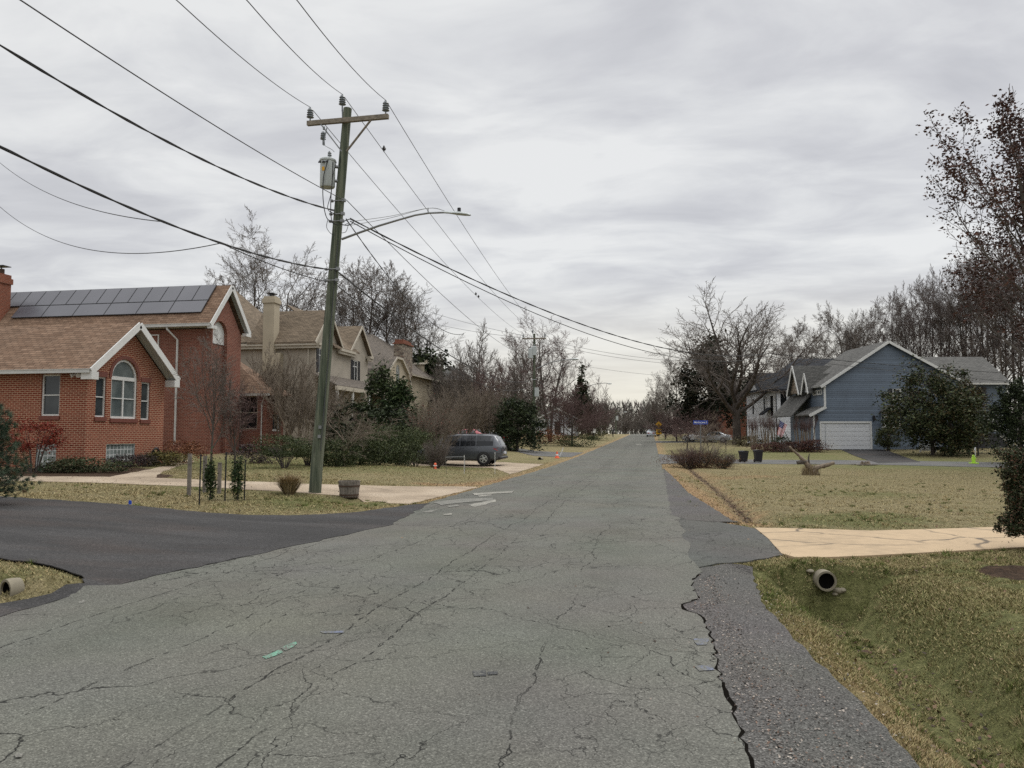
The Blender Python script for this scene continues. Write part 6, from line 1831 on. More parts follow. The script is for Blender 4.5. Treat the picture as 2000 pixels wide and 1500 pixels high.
def simple_house(name, label, px, py, f, w, d, zeave, zridge, wallm, roofm, rz=0.0, wins=(), zb=-.3, gable=False, door=None, axis='y'):
    """small distant house: walls with real openings, gabled or hipped roof; facade looks along -y of its own frame"""
    g = at(px, py, f); z0 = h(g.x, g.y)
    rt = thing(name, label, 'house', (g.x, g.y, z0), rz)
    mb = MB()
    holes = [rect(*q) for q in wins] + ([rect(*door)] if door else [])
    mb.wall((0, 0, 0), (1, 0, 0), rect(0, zb, w, zeave) if not gable else [(0, zb), (w, zb), (w, zeave), (w / 2, zridge), (0, zeave)], holes, .12)
    mb.wall((w, 0, 0), (0, 1, 0), rect(0, zb, d, zeave)); mb.wall((w, d, 0), (-1, 0, 0), rect(0, zb, w, zeave)); mb.wall((0, d, 0), (0, -1, 0), rect(0, zb, d, zeave))
    mb.build('wall', MT[wallm], rt)
    for q in wins:
        window(rt, (0, 0, 0), (1, 0, 0), rect(*q), .08, .07, mull=[((q[0] + q[2]) / 2, .05, q[1], q[3])], trans=[((q[1] + q[3]) / 2, .05, q[0], q[2])], glass='glass_dark')
    if door:
        m = MB(); m.box(door[0], .06, door[1], door[2], .11, door[3]); m.box(door[0] + .15, .045, door[1] + .9, door[2] - .15, .06, door[3] - .2); dd = m.build('door', MT['wood_dark'], rt)
        m = MB(); m.ell((door[2] - .12, .03, door[1] + 1), (.04, .04, .04), 8, 5); m.build('handle', MT['chrome'], dd)
    ov = .4; r = MB()
    if gable:
        for s in (0, 1):
            xe = -ov if s == 0 else w + ov; ze = zeave - (zridge - zeave) / (w / 2) * ov
            q = [(xe, d + ov, ze), (xe, -ov, ze), (w / 2, -ov, zridge + .1), (w / 2, d + ov, zridge + .1)]
            r.slab(q if s == 0 else [q[1], q[0], q[3], q[2]], .15)
    else:
        k = min(w, d) / 2
        a, b, c, e = Vector((-ov, -ov, zeave)), Vector((w + ov, -ov, zeave)), Vector((w + ov, d + ov, zeave)), Vector((-ov, d + ov, zeave))
        r0, r1 = (Vector((k, d / 2, zridge)), Vector((w - k, d / 2, zridge))) if w >= d else (Vector((w / 2, k, zridge)), Vector((w / 2, d - k, zridge)))
        if w >= d:
            r.slab([a, b, r1, r0], .15); r.slab([c, e, r0, r1], .15); r.face([b, c, r1]); r.face([e, a, r0])
        else:
            r.face([a, b, r0]); r.slab([b, c, r1, r0], .15); r.face([c, e, r1]); r.slab([e, a, r0, r1], .15)
    r.build('roof', MT[roofm], rt)
    t = MB(); t.beam((-ov, -ov - .03, zeave - .1), (w + ov, -ov - .03, zeave - .1), .06, .2) if not gable else [t.beam((x, -ov - .03, zeave - .35), (w / 2, -ov - .03, zridge), .06, .22, up=(0, 0, 1)) for x in (-ov, w + ov)]
    t.build('fascia', MT['trim'], rt)
    return rt
simple_house('grey_roof_house', 'house with blue-grey roof seen above the red seed heads', 838, 862, 112, 5, 10, 8.2, 10.4, 'cream', 'shingle_grey', R(0), wins=[(.8, 4.2, 1.8, 6), (3.2, 4.2, 4.2, 6)])
simple_house('brown_house', 'low brown-roofed house glimpsed through the brushy trees left of the second pole', 870, 862, 122, 5, 8, 5.6, 8.2, 'stucco', 'shingle_dim', 0, wins=[(.8, 1.2, 2, 2.8), (3.2, 1.2, 4.4, 2.8)])
simple_house('white_house', 'small white house with a dark door behind the round bare tree', 1048, 862, 128, 7, 6, 2.7, 4.3, 'siding_white', 'shingle_dim', R(6), wins=[(.8, 1.0, 1.8, 2.2), (5.2, 1.0, 6.2, 2.2)], gable=True, door=(3.0, 0, 4.0, 2.2))
# ------------------------------------------------------------------ houses on the right (square to the view axis, so turned by PSI)
def to_cam(rt_xy, px, py, f):
    a, b = ray(px, py); return Vector((a * f - rt_xy[0], f - rt_xy[1], EYE + b * f))

def blue_house():
    f0 = 72.0; r0 = ray(1590, 845)[0] * f0
    X, Y = rf(r0, f0)
    rt = thing('blue_house', 'blue-grey sided house with a big gable over a white garage door', 'house', (X, Y, 0), PSI)
    A = lambda px, py, f=f0: to_cam((r0, f0), px, py, f)
    pos = lambda px, py: (A(px, py).x, A(px, py).z)
    zb = .1
    (xl, _), (xm, zs), (xr, zre) = pos(1590, 860), pos(1611, 795), pos(1882, 748)
    zl2 = pos(1590, 806)[1]; zeL = pos(1611, 750)[1]; apx, apz = pos(1733, 668)
    gx0, gz1 = pos(1601, 823.5); gx1, _ = pos(1702, 824); gz0 = pos(1650, 871)[1]
    # facade
    w1 = (pos(1744, 787), pos(1775, 759)); w2 = (pos(1726, 835), pos(1738, 806))
    mb = MB()
    outer = [(xl, zb), (xr, zb), (xr, zre), (apx, apz), (xm, zeL), (xm, zs), (xl, zl2)]
    rw1 = rect(w1[0][0], w1[0][1], w1[1][0], w1[1][1]); rw2 = rect(w2[0][0], w2[0][1], w2[1][0], w2[1][1])
    gd = rect(gx0, gz0 - .3, gx1, gz1)
    mb.wall((0, 0, 0), (1, 0, 0), outer, [rw1, gd], .12)
    D = 9.0
    mb.wall((xm, D, 0), (0, -1, 0), rect(0, zb, D, zeL)); mb.wall((xl, 5, 0), (0, -1, 0), rect(0, zb, 5, zl2)); mb.wall((xr, 0, 0), (0, 1, 0), rect(0, zb, D, zre))
    # right wing set back a little
    fw = 2.0; x2 = A(1967, 800, f0 + fw).x; ze2 = A(1900, 749, f0 + fw).z
    q = lambda px, py: (A(px, py, f0 + fw).x, A(px, py, f0 + fw).z)
    v0, v1 = q(1920, 842), q(1960, 811)
    wb = rect(v0[0], v0[1], v1[0], v1[1]); u0, u1 = q(1910, 790), q(1922, 757)
    mb.wall((xr, fw, 0), (1, 0, 0), rect(0, q(1900, 846)[1], x2 - xr, ze2), [[(a - xr, b) for a, b in wb]], .12)
    mb.wall((x2, fw, 0), (0, 1, 0), rect(0, zb, 10, ze2))
    mb.build('wall', MT['siding_blue'], rt)
    fb = MB(); fb.box(xr, fw - .02, zb - .3, x2 - .05, fw + .2, q(1900, 846)[1]); fb.build('foundation', MT['shutter'], rt)
    window(rt, (0, 0, 0), (1, 0, 0), rw1, .08, .09, mull=[((rw1[0][0] + rw1[1][0]) / 2, .14, rw1[0][1], rw1[2][1])], trans=[((rw1[0][1] + rw1[2][1]) / 2, .05, rw1[0][0], rw1[1][0])])
    shutters(rt, (0, 0, 0), (1, 0, 0), rw1[0][0], rw1[0][1], rw1[1][0], rw1[2][1], .36)
    window(rt, (xr, fw, 0), (1, 0, 0), [(a - xr, b) for a, b in wb], .08, .08, mull=[((wb[0][0] + wb[1][0]) / 2 - xr, .16, wb[0][1], wb[2][1])] + [(wb[0][0] - xr + (wb[1][0] - wb[0][0]) * k, .03, wb[0][1], wb[2][1]) for k in (.16, .33, .67, .84)],
           trans=[(wb[0][1] + (wb[2][1] - wb[0][1]) * k, .035, wb[0][0] - xr, wb[1][0] - xr) for k in (.25, .5, .75)], glass='glass_dark')
    m = MB(); m.box(q(1919, 780)[0], fw - .05, q(1919, 781)[1], q(1926, 780)[0], fw - .004, q(1919, 756)[1]); m.build('shutter', MT['shutter'], rt)
    # garage door with pressed panels and trim
    m = MB(); m.box(gx0 + .12, .05, gz0 - .3, gx1 - .12, .10, gz1 - .14)
    nr = 5
    for i in range(nr):
        z0 = gz0 + (gz1 - .14 - gz0) * i / nr; z1 = gz0 + (gz1 - .14 - gz0) * (i + 1) / nr
        for k in range(8):
            a = gx0 + .12 + (gx1 - gx0 - .24) * k / 8; b = gx0 + .12 + (gx1 - gx0 - .24) * (k + 1) / 8
            m.box(a + .06, .035, z0 + .07, b - .06, .052, z1 - .07)
    m.build('garage_door', MT['garage_white'], rt)
    m = MB(); m.box(gx0 - .02, -.03, gz0 - .3, gx0 + .12, .12, gz1); m.box(gx1 - .12, -.03, gz0 - .3, gx1 + .02, .12, gz1); m.box(gx0 - .02, -.034, gz1 - .14, gx1 + .02, .12, gz1 + .03); m.build('garage_door_frame', MT['trim'], rt)
    for px in (1594.5, 1706):
        x, z = pos(px, 817); m = MB(); m.box(x - .09, -.2, z - .2, x + .09, -.02, z + .22); m.box(x - .05, -.03, z - .1, x + .05, .01, z + .1); m.lathe([(.13, z + .22), (.02, z + .34)], 8, (x, -.11, 0)); m.build('wall_lantern', MT['black_metal'], rt)
    # bay box window beside the garage door with its own little roof
    bx0, bz0 = pos(1722, 836); bx1, bz1 = pos(1752, 804)
    m = MB(); m.box(bx0, -.55, bz0, bx1, -.002, bz1)
    bw = m.build('bay_window', MT['trim'], rt)
    m = MB(); m.wall((0, -.556, 0), (1, 0, 0), rect(bx0 + .22, bz0 + .15, bx0 + .62, bz1 - .12)); m.wall((0, -.556, 0), (1, 0, 0), rect(bx0 + .85, bz0 + .15, bx1 - .1, bz1 - .12)); m.wall((bx0 - .004, 0, 0), (0, -1, 0), rect(.08, bz0 + .15, .47, bz1 - .12)); m.build('pane', MT['glass'], bw)
    m = MB(); zt = pos(1740, 791)[1]
    m.slab([(bx0 - .2, -.75, bz1), (bx1 + .3, -.75, bz1), (bx1 + .1, -.01, zt), (bx0 + .45, -.01, zt)], .1); m.face([Vector((bx0 - .2, -.01, bz1)), Vector((bx0 - .2, -.75, bz1)), Vector((bx0 + .45, -.01, zt))]); m.build('bay_roof', MT['shingle_grey'], rt)
    # roofs
    ov = .28; r = MB()
    sL = (apz - zeL) / (apx - xm); sR = (apz - zre) / (xr - apx); zA = apz + .12
    eL = (xm - .45, zeL + .12 - sL * .45); eR = (xr + .3, zre + .12 - sR * .3)
    r.slab([(eL[0], D, eL[1]), (eL[0], -ov, eL[1]), (apx, -ov, zA), (apx, D, zA)], .14)
    r.slab([(eR[0], -ov, eR[1]), (eR[0], D, eR[1]), (apx, D, zA), (apx, -ov, zA)], .14)
    zr2 = A(1870, 696, f0 + 6.5).z; xr2 = A(1925, 696, f0 + 6.5).x
    r.slab([(xr - 4.5, fw - .4, ze2 + .02), (x2 + .35, fw - .4, ze2 + .02), (xr2, fw + 5, zr2), (xr - 4.5, fw + 5, zr2)], .14)
    r.face([(x2 + .35, fw - .4, ze2 + .02), (x2 + .35, fw + 10.5, ze2 + .02), (xr2, fw + 5, zr2)])
    r.slab([(x2 + .35, fw + 10.5, ze2), (xr - 4.5, fw + 10.5, ze2), (xr - 4.5, fw + 5, zr2), (xr2, fw + 5, zr2)], .14)
    # saltbox slope and porch roof down the street side
    r.slab([(xl - .5, 3.4, zl2 - .15), (xl - .5, -ov, zl2 - .15), (xm + .02, -ov, zs + .12), (xm + .02, 3.4, zs + .12)], .12)
    r.slab([(xl - .9, D, zl2 - .2), (xl - .9, 3.2, zl2 - .2), (xm + .02, 3.2, zs + 1.45), (xm + .02, D, zs + 1.45)], .12)
    r.build('roof', MT['shingle_grey'], rt)
    t = MB()
    t.beam((eL[0], -ov - .03, eL[1] - .12), (apx, -ov - .03, zA - .12), .05, .24, up=(-sL, 0, 1)); t.beam((eR[0], -ov - .03, eR[1] - .12), (apx, -ov - .03, zA - .12), .05, .24, up=(sR, 0, 1))
    t.beam((xl - .5, -ov - .03, zl2 - .3), (xm, -ov - .03, zs + .0), .05, .26, up=(-(zs - zl2), 0, xm - xl))
    t.box(xm - .07, -.03, zs + .1, xm + .12, .02, zeL - .1); t.box(xl - .05, -.03, zb, xl + .1, .02, zl2 - .1)
    t.box(xm - .45, -ov, zeL - .28, xm + .05, D, zeL - .18)
    t.build('trim_board', MT['trim'], rt)
    gt = MB(); gutter_run(gt, (xr, fw - .47, ze2 - .06), (x2 + .4, fw - .47, ze2 - .06), .14); gt.build('gutter', MT['trim'], rt)
    downpipe(rt, [(x2 + .2, fw - .46, ze2 - .1), (x2 - .02, fw - .08, ze2 - .5), (x2 - .02, fw - .08, .2)], .06, 'trim')
    # windows on the street side
    for y0 in (.5, 1.6):
        window(rt, (xm, D, 0), (0, -1, 0), rect(D - y0 - 1.0, zs + 1.2, D - y0, zeL - .5), .0, .08, mull=[(D - y0 - .5, .05, zs + 1.2, zeL - .5)], proud=.03, glass='glass')
    # two steep gable dormers on the street slope
    for yy, hgt, wd, xx in ((5.9, 2.75, 1.5, .1), (2.75, 1.75, .75, .1)):
        x = xm - .62 + xx; z0 = zeL - .62; d = MB()
        d.wall((x, yy + wd, 0), (0, -1, 0), [(0, z0), (2 * wd, z0), (wd, z0 + hgt)])
        do = d.build('dormer', MT['stone'] if wd > 1 else MT['siding_white'], rt)
        d = MB()
        back = hgt / sL
        for s in (-1, 1):
            d.slab([(x - .3, yy + s * (wd + .15), z0 - .1), (x + .1, yy + s * (wd + .15), z0 - .1), (x + back, yy, z0 + hgt + .12), (x - .3, yy, z0 + hgt + .12)][::s], .1)
        d.build('dormer_roof', MT['shingle_grey'], do)
        d = MB()
        for s in (-1, 1): d.beam((x - .33, yy + s * (wd + .15), z0 - .2), (x - .33, yy, z0 + hgt + .04), .05, .24, up=(0, -s * hgt, wd))
        d.build('dormer_trim', MT['trim'], do)
    return rt
blue_house()

def white_brick_house():
    f0 = 90.0; r0 = ray(1518, 845)[0] * f0; X, Y = rf(r0, f0)
    rt = thing('white_house', 'tall white house with charcoal hipped roof behind the flag', 'house', (X, Y, 0), PSI)
    A = lambda px, py, f=f0: to_cam((r0, f0), px, py, f)
    zE = A(1518, 760).z; zb = .2; W = 16; D = 11.5
    a = A(1525, 812); b = A(1536, 763); wn = rect(a.x, a.z, b.x, b.z); a = A(1547, 812); wn2 = rect(a.x, a.z, a.x + .9, b.z)
    mb = MB(); mb.wall((0, 0, 0), (1, 0, 0), rect(0, zb, W, zE), [wn, wn2], .12)
    sd = []
    for y0, wd, z0, z1 in ((1.2, 1.0, 3.6, zE - .7), (4.2, .5, 4.2, zE - .9), (8.5, .6, 4.0, zE - .8)): sd.append(rect(D - y0 - wd, z0, D - y0, z1))
    mb.wall((0, D, 0), (0, -1, 0), [(0, zb), (D, zb), (D, zE), (D - 6, zE), (D - 8.7, zE + 2.5), (0, zE)], sd, .12)
    mb.wall((0, D, 0), (-1, 0, 0), rect(-W, zb, 0, zE))
    mb.build('wall', MT['siding_white'], rt)
    for w_ in (wn, wn2): window(rt, (0, 0, 0), (1, 0, 0), w_, .08, .06, trans=[((w_[0][1] + w_[2][1]) / 2, .08, w_[0][0], w_[1][0])], frame='shutter', glass='glass_dark')
    for w_ in sd: window(rt, (0, D, 0), (0, -1, 0), w_, .08, .06, trans=[((w_[0][1] + w_[2][1]) / 2, .08, w_[0][0], w_[1][0])], frame='shutter', glass='glass_dark')
    zR = A(1600, 701, f0 + 6).z; r = MB(); ov = .4
    c = [Vector((-ov, -ov, zE)), Vector((W + ov, -ov, zE)), Vector((W + ov, D + ov, zE)), Vector((-ov, D + ov, zE))]
    k0, k1 = Vector((4.6, 5.5, zR)), Vector((W - 4.6, 5.5, zR))
    r.slab([c[0], c[1], k1, k0], .14); r.face([c[1], c[2], k1], [(0, 0), (11, 0), (5, 6)]); r.slab([c[2], c[3], k0, k1], .14); r.face([c[3], c[0], k0], [(0, 0), (11, 0), (5, 6)])
    # lower cross gable facing the street
    r.slab([(-ov, D - 11.2 + 5.1, zE - .05), (6, D - 11.2 + 5.1, zE - .05), (6, D - 2.8, zE + 2.6), (-ov, D - 2.8, zE + 2.6)], .12)
    r.slab([(6, D + .1, zE - .05), (-ov, D + .1, zE - .05), (-ov, D - 2.8, zE + 2.6), (6, D - 2.8, zE + 2.6)], .12)
    r.build('roof', MT['shingle_dark'], rt)
    t = MB(); t.beam((-ov - .02, -ov, zE - .14), (W, -ov, zE - .14), .1, .18); t.beam((-ov, -ov, zE - .14), (-ov, 5, zE - .14), .1, .18); t.build('fascia', MT['shutter'], rt)
    downpipe(rt, [(-.06, -.06, zE - .2), (-.06, -.06, .3)], .055, 'shutter')
    # entrance hood
    m = MB(); m.slab([(-1.0, 3.4, 3.9), (-1.0, 1.8, 3.9), (-.01, 1.8, 4.7), (-.01, 3.4, 4.7)], .14); m.build('entrance_roof', MT['shingle_dark'], rt)
    return rt
white_brick_house()
simple_house('brick_house', 'dark red brick house glimpsed between the oak trunk and the white house', 1425, 866, 122, 7.5, 10, 7.0, 10.4, 'brick_plain', 'shingle_dim', PSI, wins=[(.8, 4.2, 1.8, 6.0), (5.2, 4.2, 6.2, 6.0), (5.2, 1, 6.2, 2.8)], door=(2.6, .1, 3.6, 2.3))

# white lattice gate and iron fence beside the blue house
g = col_at(1797, 884, 67); t = thing('garden_gate', 'white picket gate under the dark magnolia', 'gate', g, PSI)
m = MB(); Wg = 1.45
for x in (0, Wg - .09): m.box(x, 0, -.1, x + .09, .09, 1.02)
m.build('gate_post', MT['trim'], t)
m = MB()
for z in (.18, .78): m.box(.09, .03, z, Wg - .09, .06, z + .08)
k = .13
while k < Wg - .14:
    m.box(k, .005, .1, k + .07, .027, .95); k += .125
m.build('gate_panel', MT['trim'], t)
ga, gb = col_at(1845, 893, 63), col_at(2090, 902, 60)
t = thing('iron_fence', 'low black iron railing fence under the evergreens at the right edge', 'fence', ga)
d = gb - ga; Lf = d.length; d.normalize(); m = MB(); n = int(Lf / .13)
P = lambda s, z: Vector((d.x * s, d.y * s, h(ga.x + d.x * s, ga.y + d.y * s) - ga.z + z))
for i in range(n): m.tube([P(i * .13, .08), P(i * .13, 1.12)], .009, 4)
for z in (.14, 1.02):
    for i in range(int(Lf / 1.5)): m.beam(P(i * 1.5, z), P(min(Lf, i * 1.5 + 1.5), z), .03, .03)
m.build('railing', MT['black_metal'], t)
for i in range(int(Lf / 2.4) + 1):
    m = MB(); p = P(min(i * 2.4, Lf), 0); m.box(p.x - .04, p.y - .04, p.z - .1, p.x + .04, p.y + .04, p.z + 1.25); m.ell((p.x, p.y, p.z + 1.28), (.05, .05, .05), 8, 5); m.build('fence_post', MT['black_metal'], t)
# pale deck stairs at the right end of the blue house
g = col_at(1974, 884, 68); t = thing('deck_stair', 'white deck stair right of the blue house, behind the railing', 'stair', g, PSI)
for i in range(6):
    m = MB(); m.box(i * .28, 0, 1.5 - i * .25, i * .28 + .32, 1.3, 1.55 - i * .25); m.build('tread', MT['trim'], t)
for y in (0.0, 1.3):
    m = MB(); m.beam((0, y, 1.45), (1.8, y, -.05), .05, .26); m.build('stringer', MT['trim'], t)
    m = MB(); m.beam((0, y, 2.4), (1.8, y, .9), .06, .07)
    for i in range(7): m.box(i * .28, y - .02, 1.5 - i * .23, i * .28 + .04, y + .02, 2.38 - i * .23)
    m.build('railing', MT['trim'], t)
# ------------------------------------------------------------------ utility poles
def insulator(mb, p, s=1.0, up=(0, 0, 1)):
    p = Vector(p); M = Matrix.Translation(p) @ Vector((0, 0, 1)).rotation_difference(Vector(up)).to_matrix().to_4x4()
    prof = [(.018, -.16), (.018, 0)]
    for k in range(4): z = .0 + k * .055; prof += [(.055, z), (.09 - k * .005, z + .012), (.05, z + .05)]
    prof += [(.04, .24), (0, .26)]
    mb.lathe([(a * s, b * s) for a, b in prof], 12, M=M)

def utility_pole(label, base, top, r0, r1, armz, arm_half, arm_dir, seats, trafo=None, light=None, cut=None, group='utility poles along the left of the street'):
    """base, top in world; arm_dir unit vector; returns dict of attachment points (world)"""
    t = thing('utility_pole', label, 'utility pole', base, 0, group)
    ax = top - base; n = 14; m = MB(); pts, rd = [], []
    for i in range(n + 1):
        k = i / n; pts.append(ax * k - (Vector((0, 0, .3)) if i == 0 else Vector())); rd.append(r0 + (r1 - r0) * k)
    m.tube(pts, rd, 14); m.build('pole', MT['pole'], t, True)
    at_ = {}
    C_ = ax * (armz / ax.z); ad = arm_dir.normalized(); fwd_ = ad.cross(Vector((0, 0, 1))).normalized()
    if fwd_.y > 0: fwd_ = -fwd_
    rp = r0 + (r1 - r0) * armz / ax.z
    off = fwd_ * (rp + .06)
    m = MB(); m.beam(C_ + off - ad * arm_half[0], C_ + off + ad * arm_half[1], .10, .125, up=(0, 0, 1)); m.build('crossarm', MT['wood_arm'], t)
    for s, hh in ((-1, arm_half[0]), (1, arm_half[1])):
        m = MB(); m.beam(C_ + off * 1.1 + ad * s * hh * .62 - Vector((0, 0, .06)), C_ * 1.0 - Vector((0, 0, .85)) + fwd_ * rp + ad * s * rp * .6, .05, .035); m.build('crossarm_brace', MT['galv'] if s < 0 else MT['wood_arm'], t)
    for i, s in enumerate(seats):
        m = MB()
        if s == 'top':
            p = ax + ad * -.16 + Vector((0, 0, .12)); m.beam(ax - ad * .14 - Vector((0, 0, .35)), ax - ad * .16 + Vector((0, 0, .0)), .05, .02)
        else: p = C_ + off + ad * s + Vector((0, 0, .16))
        insulator(m, p, 1.15); m.build('insulator', MT['porcelain'], t, True)
        at_[i] = base + p + Vector((0, 0, .30))
    at_['t'] = t; at_['ax'] = ax; at_['base'] = base
    return at_

b1 = gnd(614, 963); f1 = fwd(b1.x, b1.y)
T1 = at(679, 212, f1 + .15)
# crossarm seen from (600,243) to (772,227): runs square to the street, nearer end on the right
ap = at(682, 236, f1); armz = ap.z - b1.z
adir = Vector((math.cos(R(2)), math.sin(R(2)) - .06, .0)).normalized()
half = 1.22
P1 = utility_pole('leaning green-brown wooden utility pole with transformer and street light in the near verge', b1, T1, .165, .115, armz, (1.08, 1.30), adir, [-1.0, 'top', 1.22])
t1 = P1['t']; ax1 = P1['ax']
on1 = lambda py: ax1 * ((at(650, py, f1).z - b1.z) / ax1.z)      # point on the pole axis at an image row
# transformer
tz = on1(338); side = -Vector((1, .12, 0)).normalized()
m = MB(); c = tz + side * .36 + Vector((0, -.10, 0)); rr_ = .205; hh = .78
m.lathe([(0, -hh / 2), (rr_ * .9, -hh / 2), (rr_, -hh / 2 + .03), (rr_, hh / 2 - .03)], 24, c); m.lathe([(rr_ + .012, hh / 2 - .06), (rr_ + .02, hh / 2 - .05), (rr_ + .02, hh / 2 - .01), (rr_ * .6, hh / 2 + .05), (0, hh / 2 + .06)], 24, c)
tr = m.build('transformer', MT['grey_paint'], t1, True)
m = MB(); q = c + Vector((.05, 0, hh / 2 + .03)); m.lathe([(.05, 0), (.06, .03), (.045, .06), (.06, .09), (.042, .12), (.055, .15), (.03, .2), (0, .22)], 12, q); m.build('bushing', MT['porcelain'], tr, True)
for k in (-1, 0, 1):
    m = MB(); q = c + Vector((k * .10 - .02, -rr_ - .01, hh / 2 - .13)); m.tube([q, q + Vector((0, -.06, -.01)), q + Vector((0, -.10, -.05))], [.03, .028, .018], 8); m.build('terminal', MT['black_metal'], tr)
m = MB(); m.box(c.x - .07, c.y - rr_ - .006, c.z + .02, c.x - .0, c.y - rr_ + .02, c.z + .13); m.build('warning_plate', MT['sign_yellow'], tr)
m = MB(); m.beam(tz + Vector((0, 0, .2)), c + Vector((.1, 0, .2)), .12, .05); m.beam(tz - Vector((0, 0, .2)), c + Vector((.1, 0, -.2)), .12, .05); m.build('mounting_bracket', MT['galv'], t1)
# fused cut-out under the left half of the arm
cp = ax1 * (armz / ax1.z) - adir * .58 + Vector((0, -.2, -.14))
m = MB(); m.tube([cp, cp + Vector((0, 0, -.08))], .03, 8); insulator(m, cp + Vector((-.02, 0, -.36)), .9); m.tube([cp + Vector((.10, -.03, -.05)), cp + Vector((.02, -.05, -.48))], .016, 6); m.tube([cp + Vector((0, 0, -.38)), cp + Vector((.01, 0, -.52))], .03, 8); m.build('fuse_cutout', MT['porcelain'], t1)
def lead(name, pts, r, mat='cable', par=t1):
    """smooth cable through points given relative to the pole foot"""
    P = [Vector(p) for p in pts]; out = []
    for i in range(len(P) - 1):
        p0, p1, p2, p3 = P[max(i - 1, 0)], P[i], P[i + 1], P[min(i + 2, len(P) - 1)]
        for k in range(6):
            s = k / 6
            out.append(.5 * ((2 * p1) + (p2 - p0) * s + (2 * p0 - 5 * p1 + 4 * p2 - p3) * s * s + (3 * p1 - p0 - 3 * p2 + p3) * s ** 3))
    out.append(P[-1]); m = MB(); m.tube(out, r, 6); return m.build(name, MT[mat], par, True)
rel = lambda px, py, df=0.0: at(px, py, f1 + df) - b1
lead('jumper_lead', [cp + Vector((0, 0, -.5)), rel(637, 286, -.1), rel(648, 292, -.1), rel(653, 297, -.05)], .008, 'galv')
lead('secondary_lead', [rel(641, 312, -.25), rel(632, 345, -.2), rel(631, 388, -.15), rel(638, 425, -.15), rel(655, 438, -.2)], .013)
lead('secondary_lead', [rel(650, 316, -.3), rel(649, 350, -.3), rel(646, 395, -.25), rel(648, 430, -.25), rel(660, 440, -.2)], .013)
lead('secondary_lead', [rel(657, 316, -.3), rel(650, 345, -.3), rel(646, 380, -.25), rel(640, 408, -.2), rel(655, 418, -.2)], .010)
lead('drip_loop', [rel(672, 432, -.2), rel(684, 428, -.2), rel(690, 434, -.15), rel(680, 440, -.2), rel(664, 438, -.2)], .012)
lead('drip_loop', [rel(672, 440, -.2), rel(680, 437, -.2), rel(676, 452, -.2), rel(668, 455, -.15)], .008)
lead('ground_wire', [rel(640, 430, -.1), rel(638, 444, -.15), rel(646, 456, -.15), rel(655, 459, -.12)], .008)
lead('conduit', [on1(470) + Vector((.10, -.10, 0)), on1(560) + Vector((.105, -.11, 0)), on1(700) + Vector((.12, -.12, 0)), on1(880) + Vector((.13, -.13, 0))], .011, 'cable_grey')
for py in (392, 418, 432, 526, 548):
    q = on1(py); m = MB(); m.tube([q + Vector((-.2, -.12, 0)), q + Vector((.2, -.12, .0))], .018, 8); m.box(q.x + .14, q.y - .17, q.z - .04, q.x + .22, q.y - .07, q.z + .04); m.box(q.x - .2, q.y - .16, q.z - .03, q.x - .14, q.y - .08, q.z + .03); m.build('cable_clamp', MT['galv'], t1)
for py in (834, 852):
    q = on1(py); m = MB(); m.box(q.x + .03, q.y - .175, q.z - .05, q.x + .11, q.y - .15, q.z + .04); m.build('pole_tag', MT['galv'], t1)
# street light
a0 = rel(668, 467, -.12)
armpts = [a0, rel(700, 455, -.35), rel(740, 441, -.65), rel(780, 429, -.95), rel(812, 420, -1.15), rel(838, 416, -1.3), rel(868, 415, -1.5), rel(895, 417, -1.7)]
m = MB(); m.tube(armpts, [.034, .032, .03, .028, .027, .026, .024, .022], 8)
sl_ = m.build('street_light', MT['galv'], t1, True)
m = MB(); q0, q1 = armpts[-2], rel(919, 420, -1.85); d = (q1 - q0).normalized()
for k in range(5): pass
stn = [(0.0, .035, .03), (.25, .05, .045), (.42, .10, .06), (.62, .12, .055), (.78, .09, .035), (.84, .03, .015)]
side_ = d.cross(Vector((0, 0, 1))).normalized(); upv = side_.cross(d); rings = []
for s, wv, hv in stn:
    s = s * (q1 - q0).length / .84
    rings.append([q0 + d * s + side_ * wv * math.cos(k * math.pi / 6) + upv * hv * (math.sin(k * math.pi / 6) if k < 7 else .5 * math.sin(k * math.pi / 6)) for k in range(12)])
for i in range(len(rings) - 1):
    for k in range(12): m.face([rings[i][k], rings[i][(k + 1) % 12], rings[i + 1][(k + 1) % 12], rings[i + 1][k]])
m.face(rings[0][::-1]); m.face(rings[-1]); m.build('lamp_head', MT['grey_paint'], sl_, True)
m = MB(); q = q0.lerp(q1, .55) + upv * .06; m.tube([q, q + Vector((0, 0, .09))], .045, 10); m.build('photocell', MT['black_plastic'], sl_, True)
m = MB(); q = rel(836, 415, -1.3); m.tube([q, q + Vector((0, 0, .12))], .014, 6); m.build('truss_post', MT['galv'], sl_)
for p in (rel(690, 432, -.2), rel(686, 440, -.2)):
    lead('brace_rod', [p, p.lerp(q, .5) + Vector((0, 0, .02)), q + Vector((0, 0, .11)), rel(868, 414, -1.5) + Vector((0, 0, .03))], .006, 'galv', sl_)

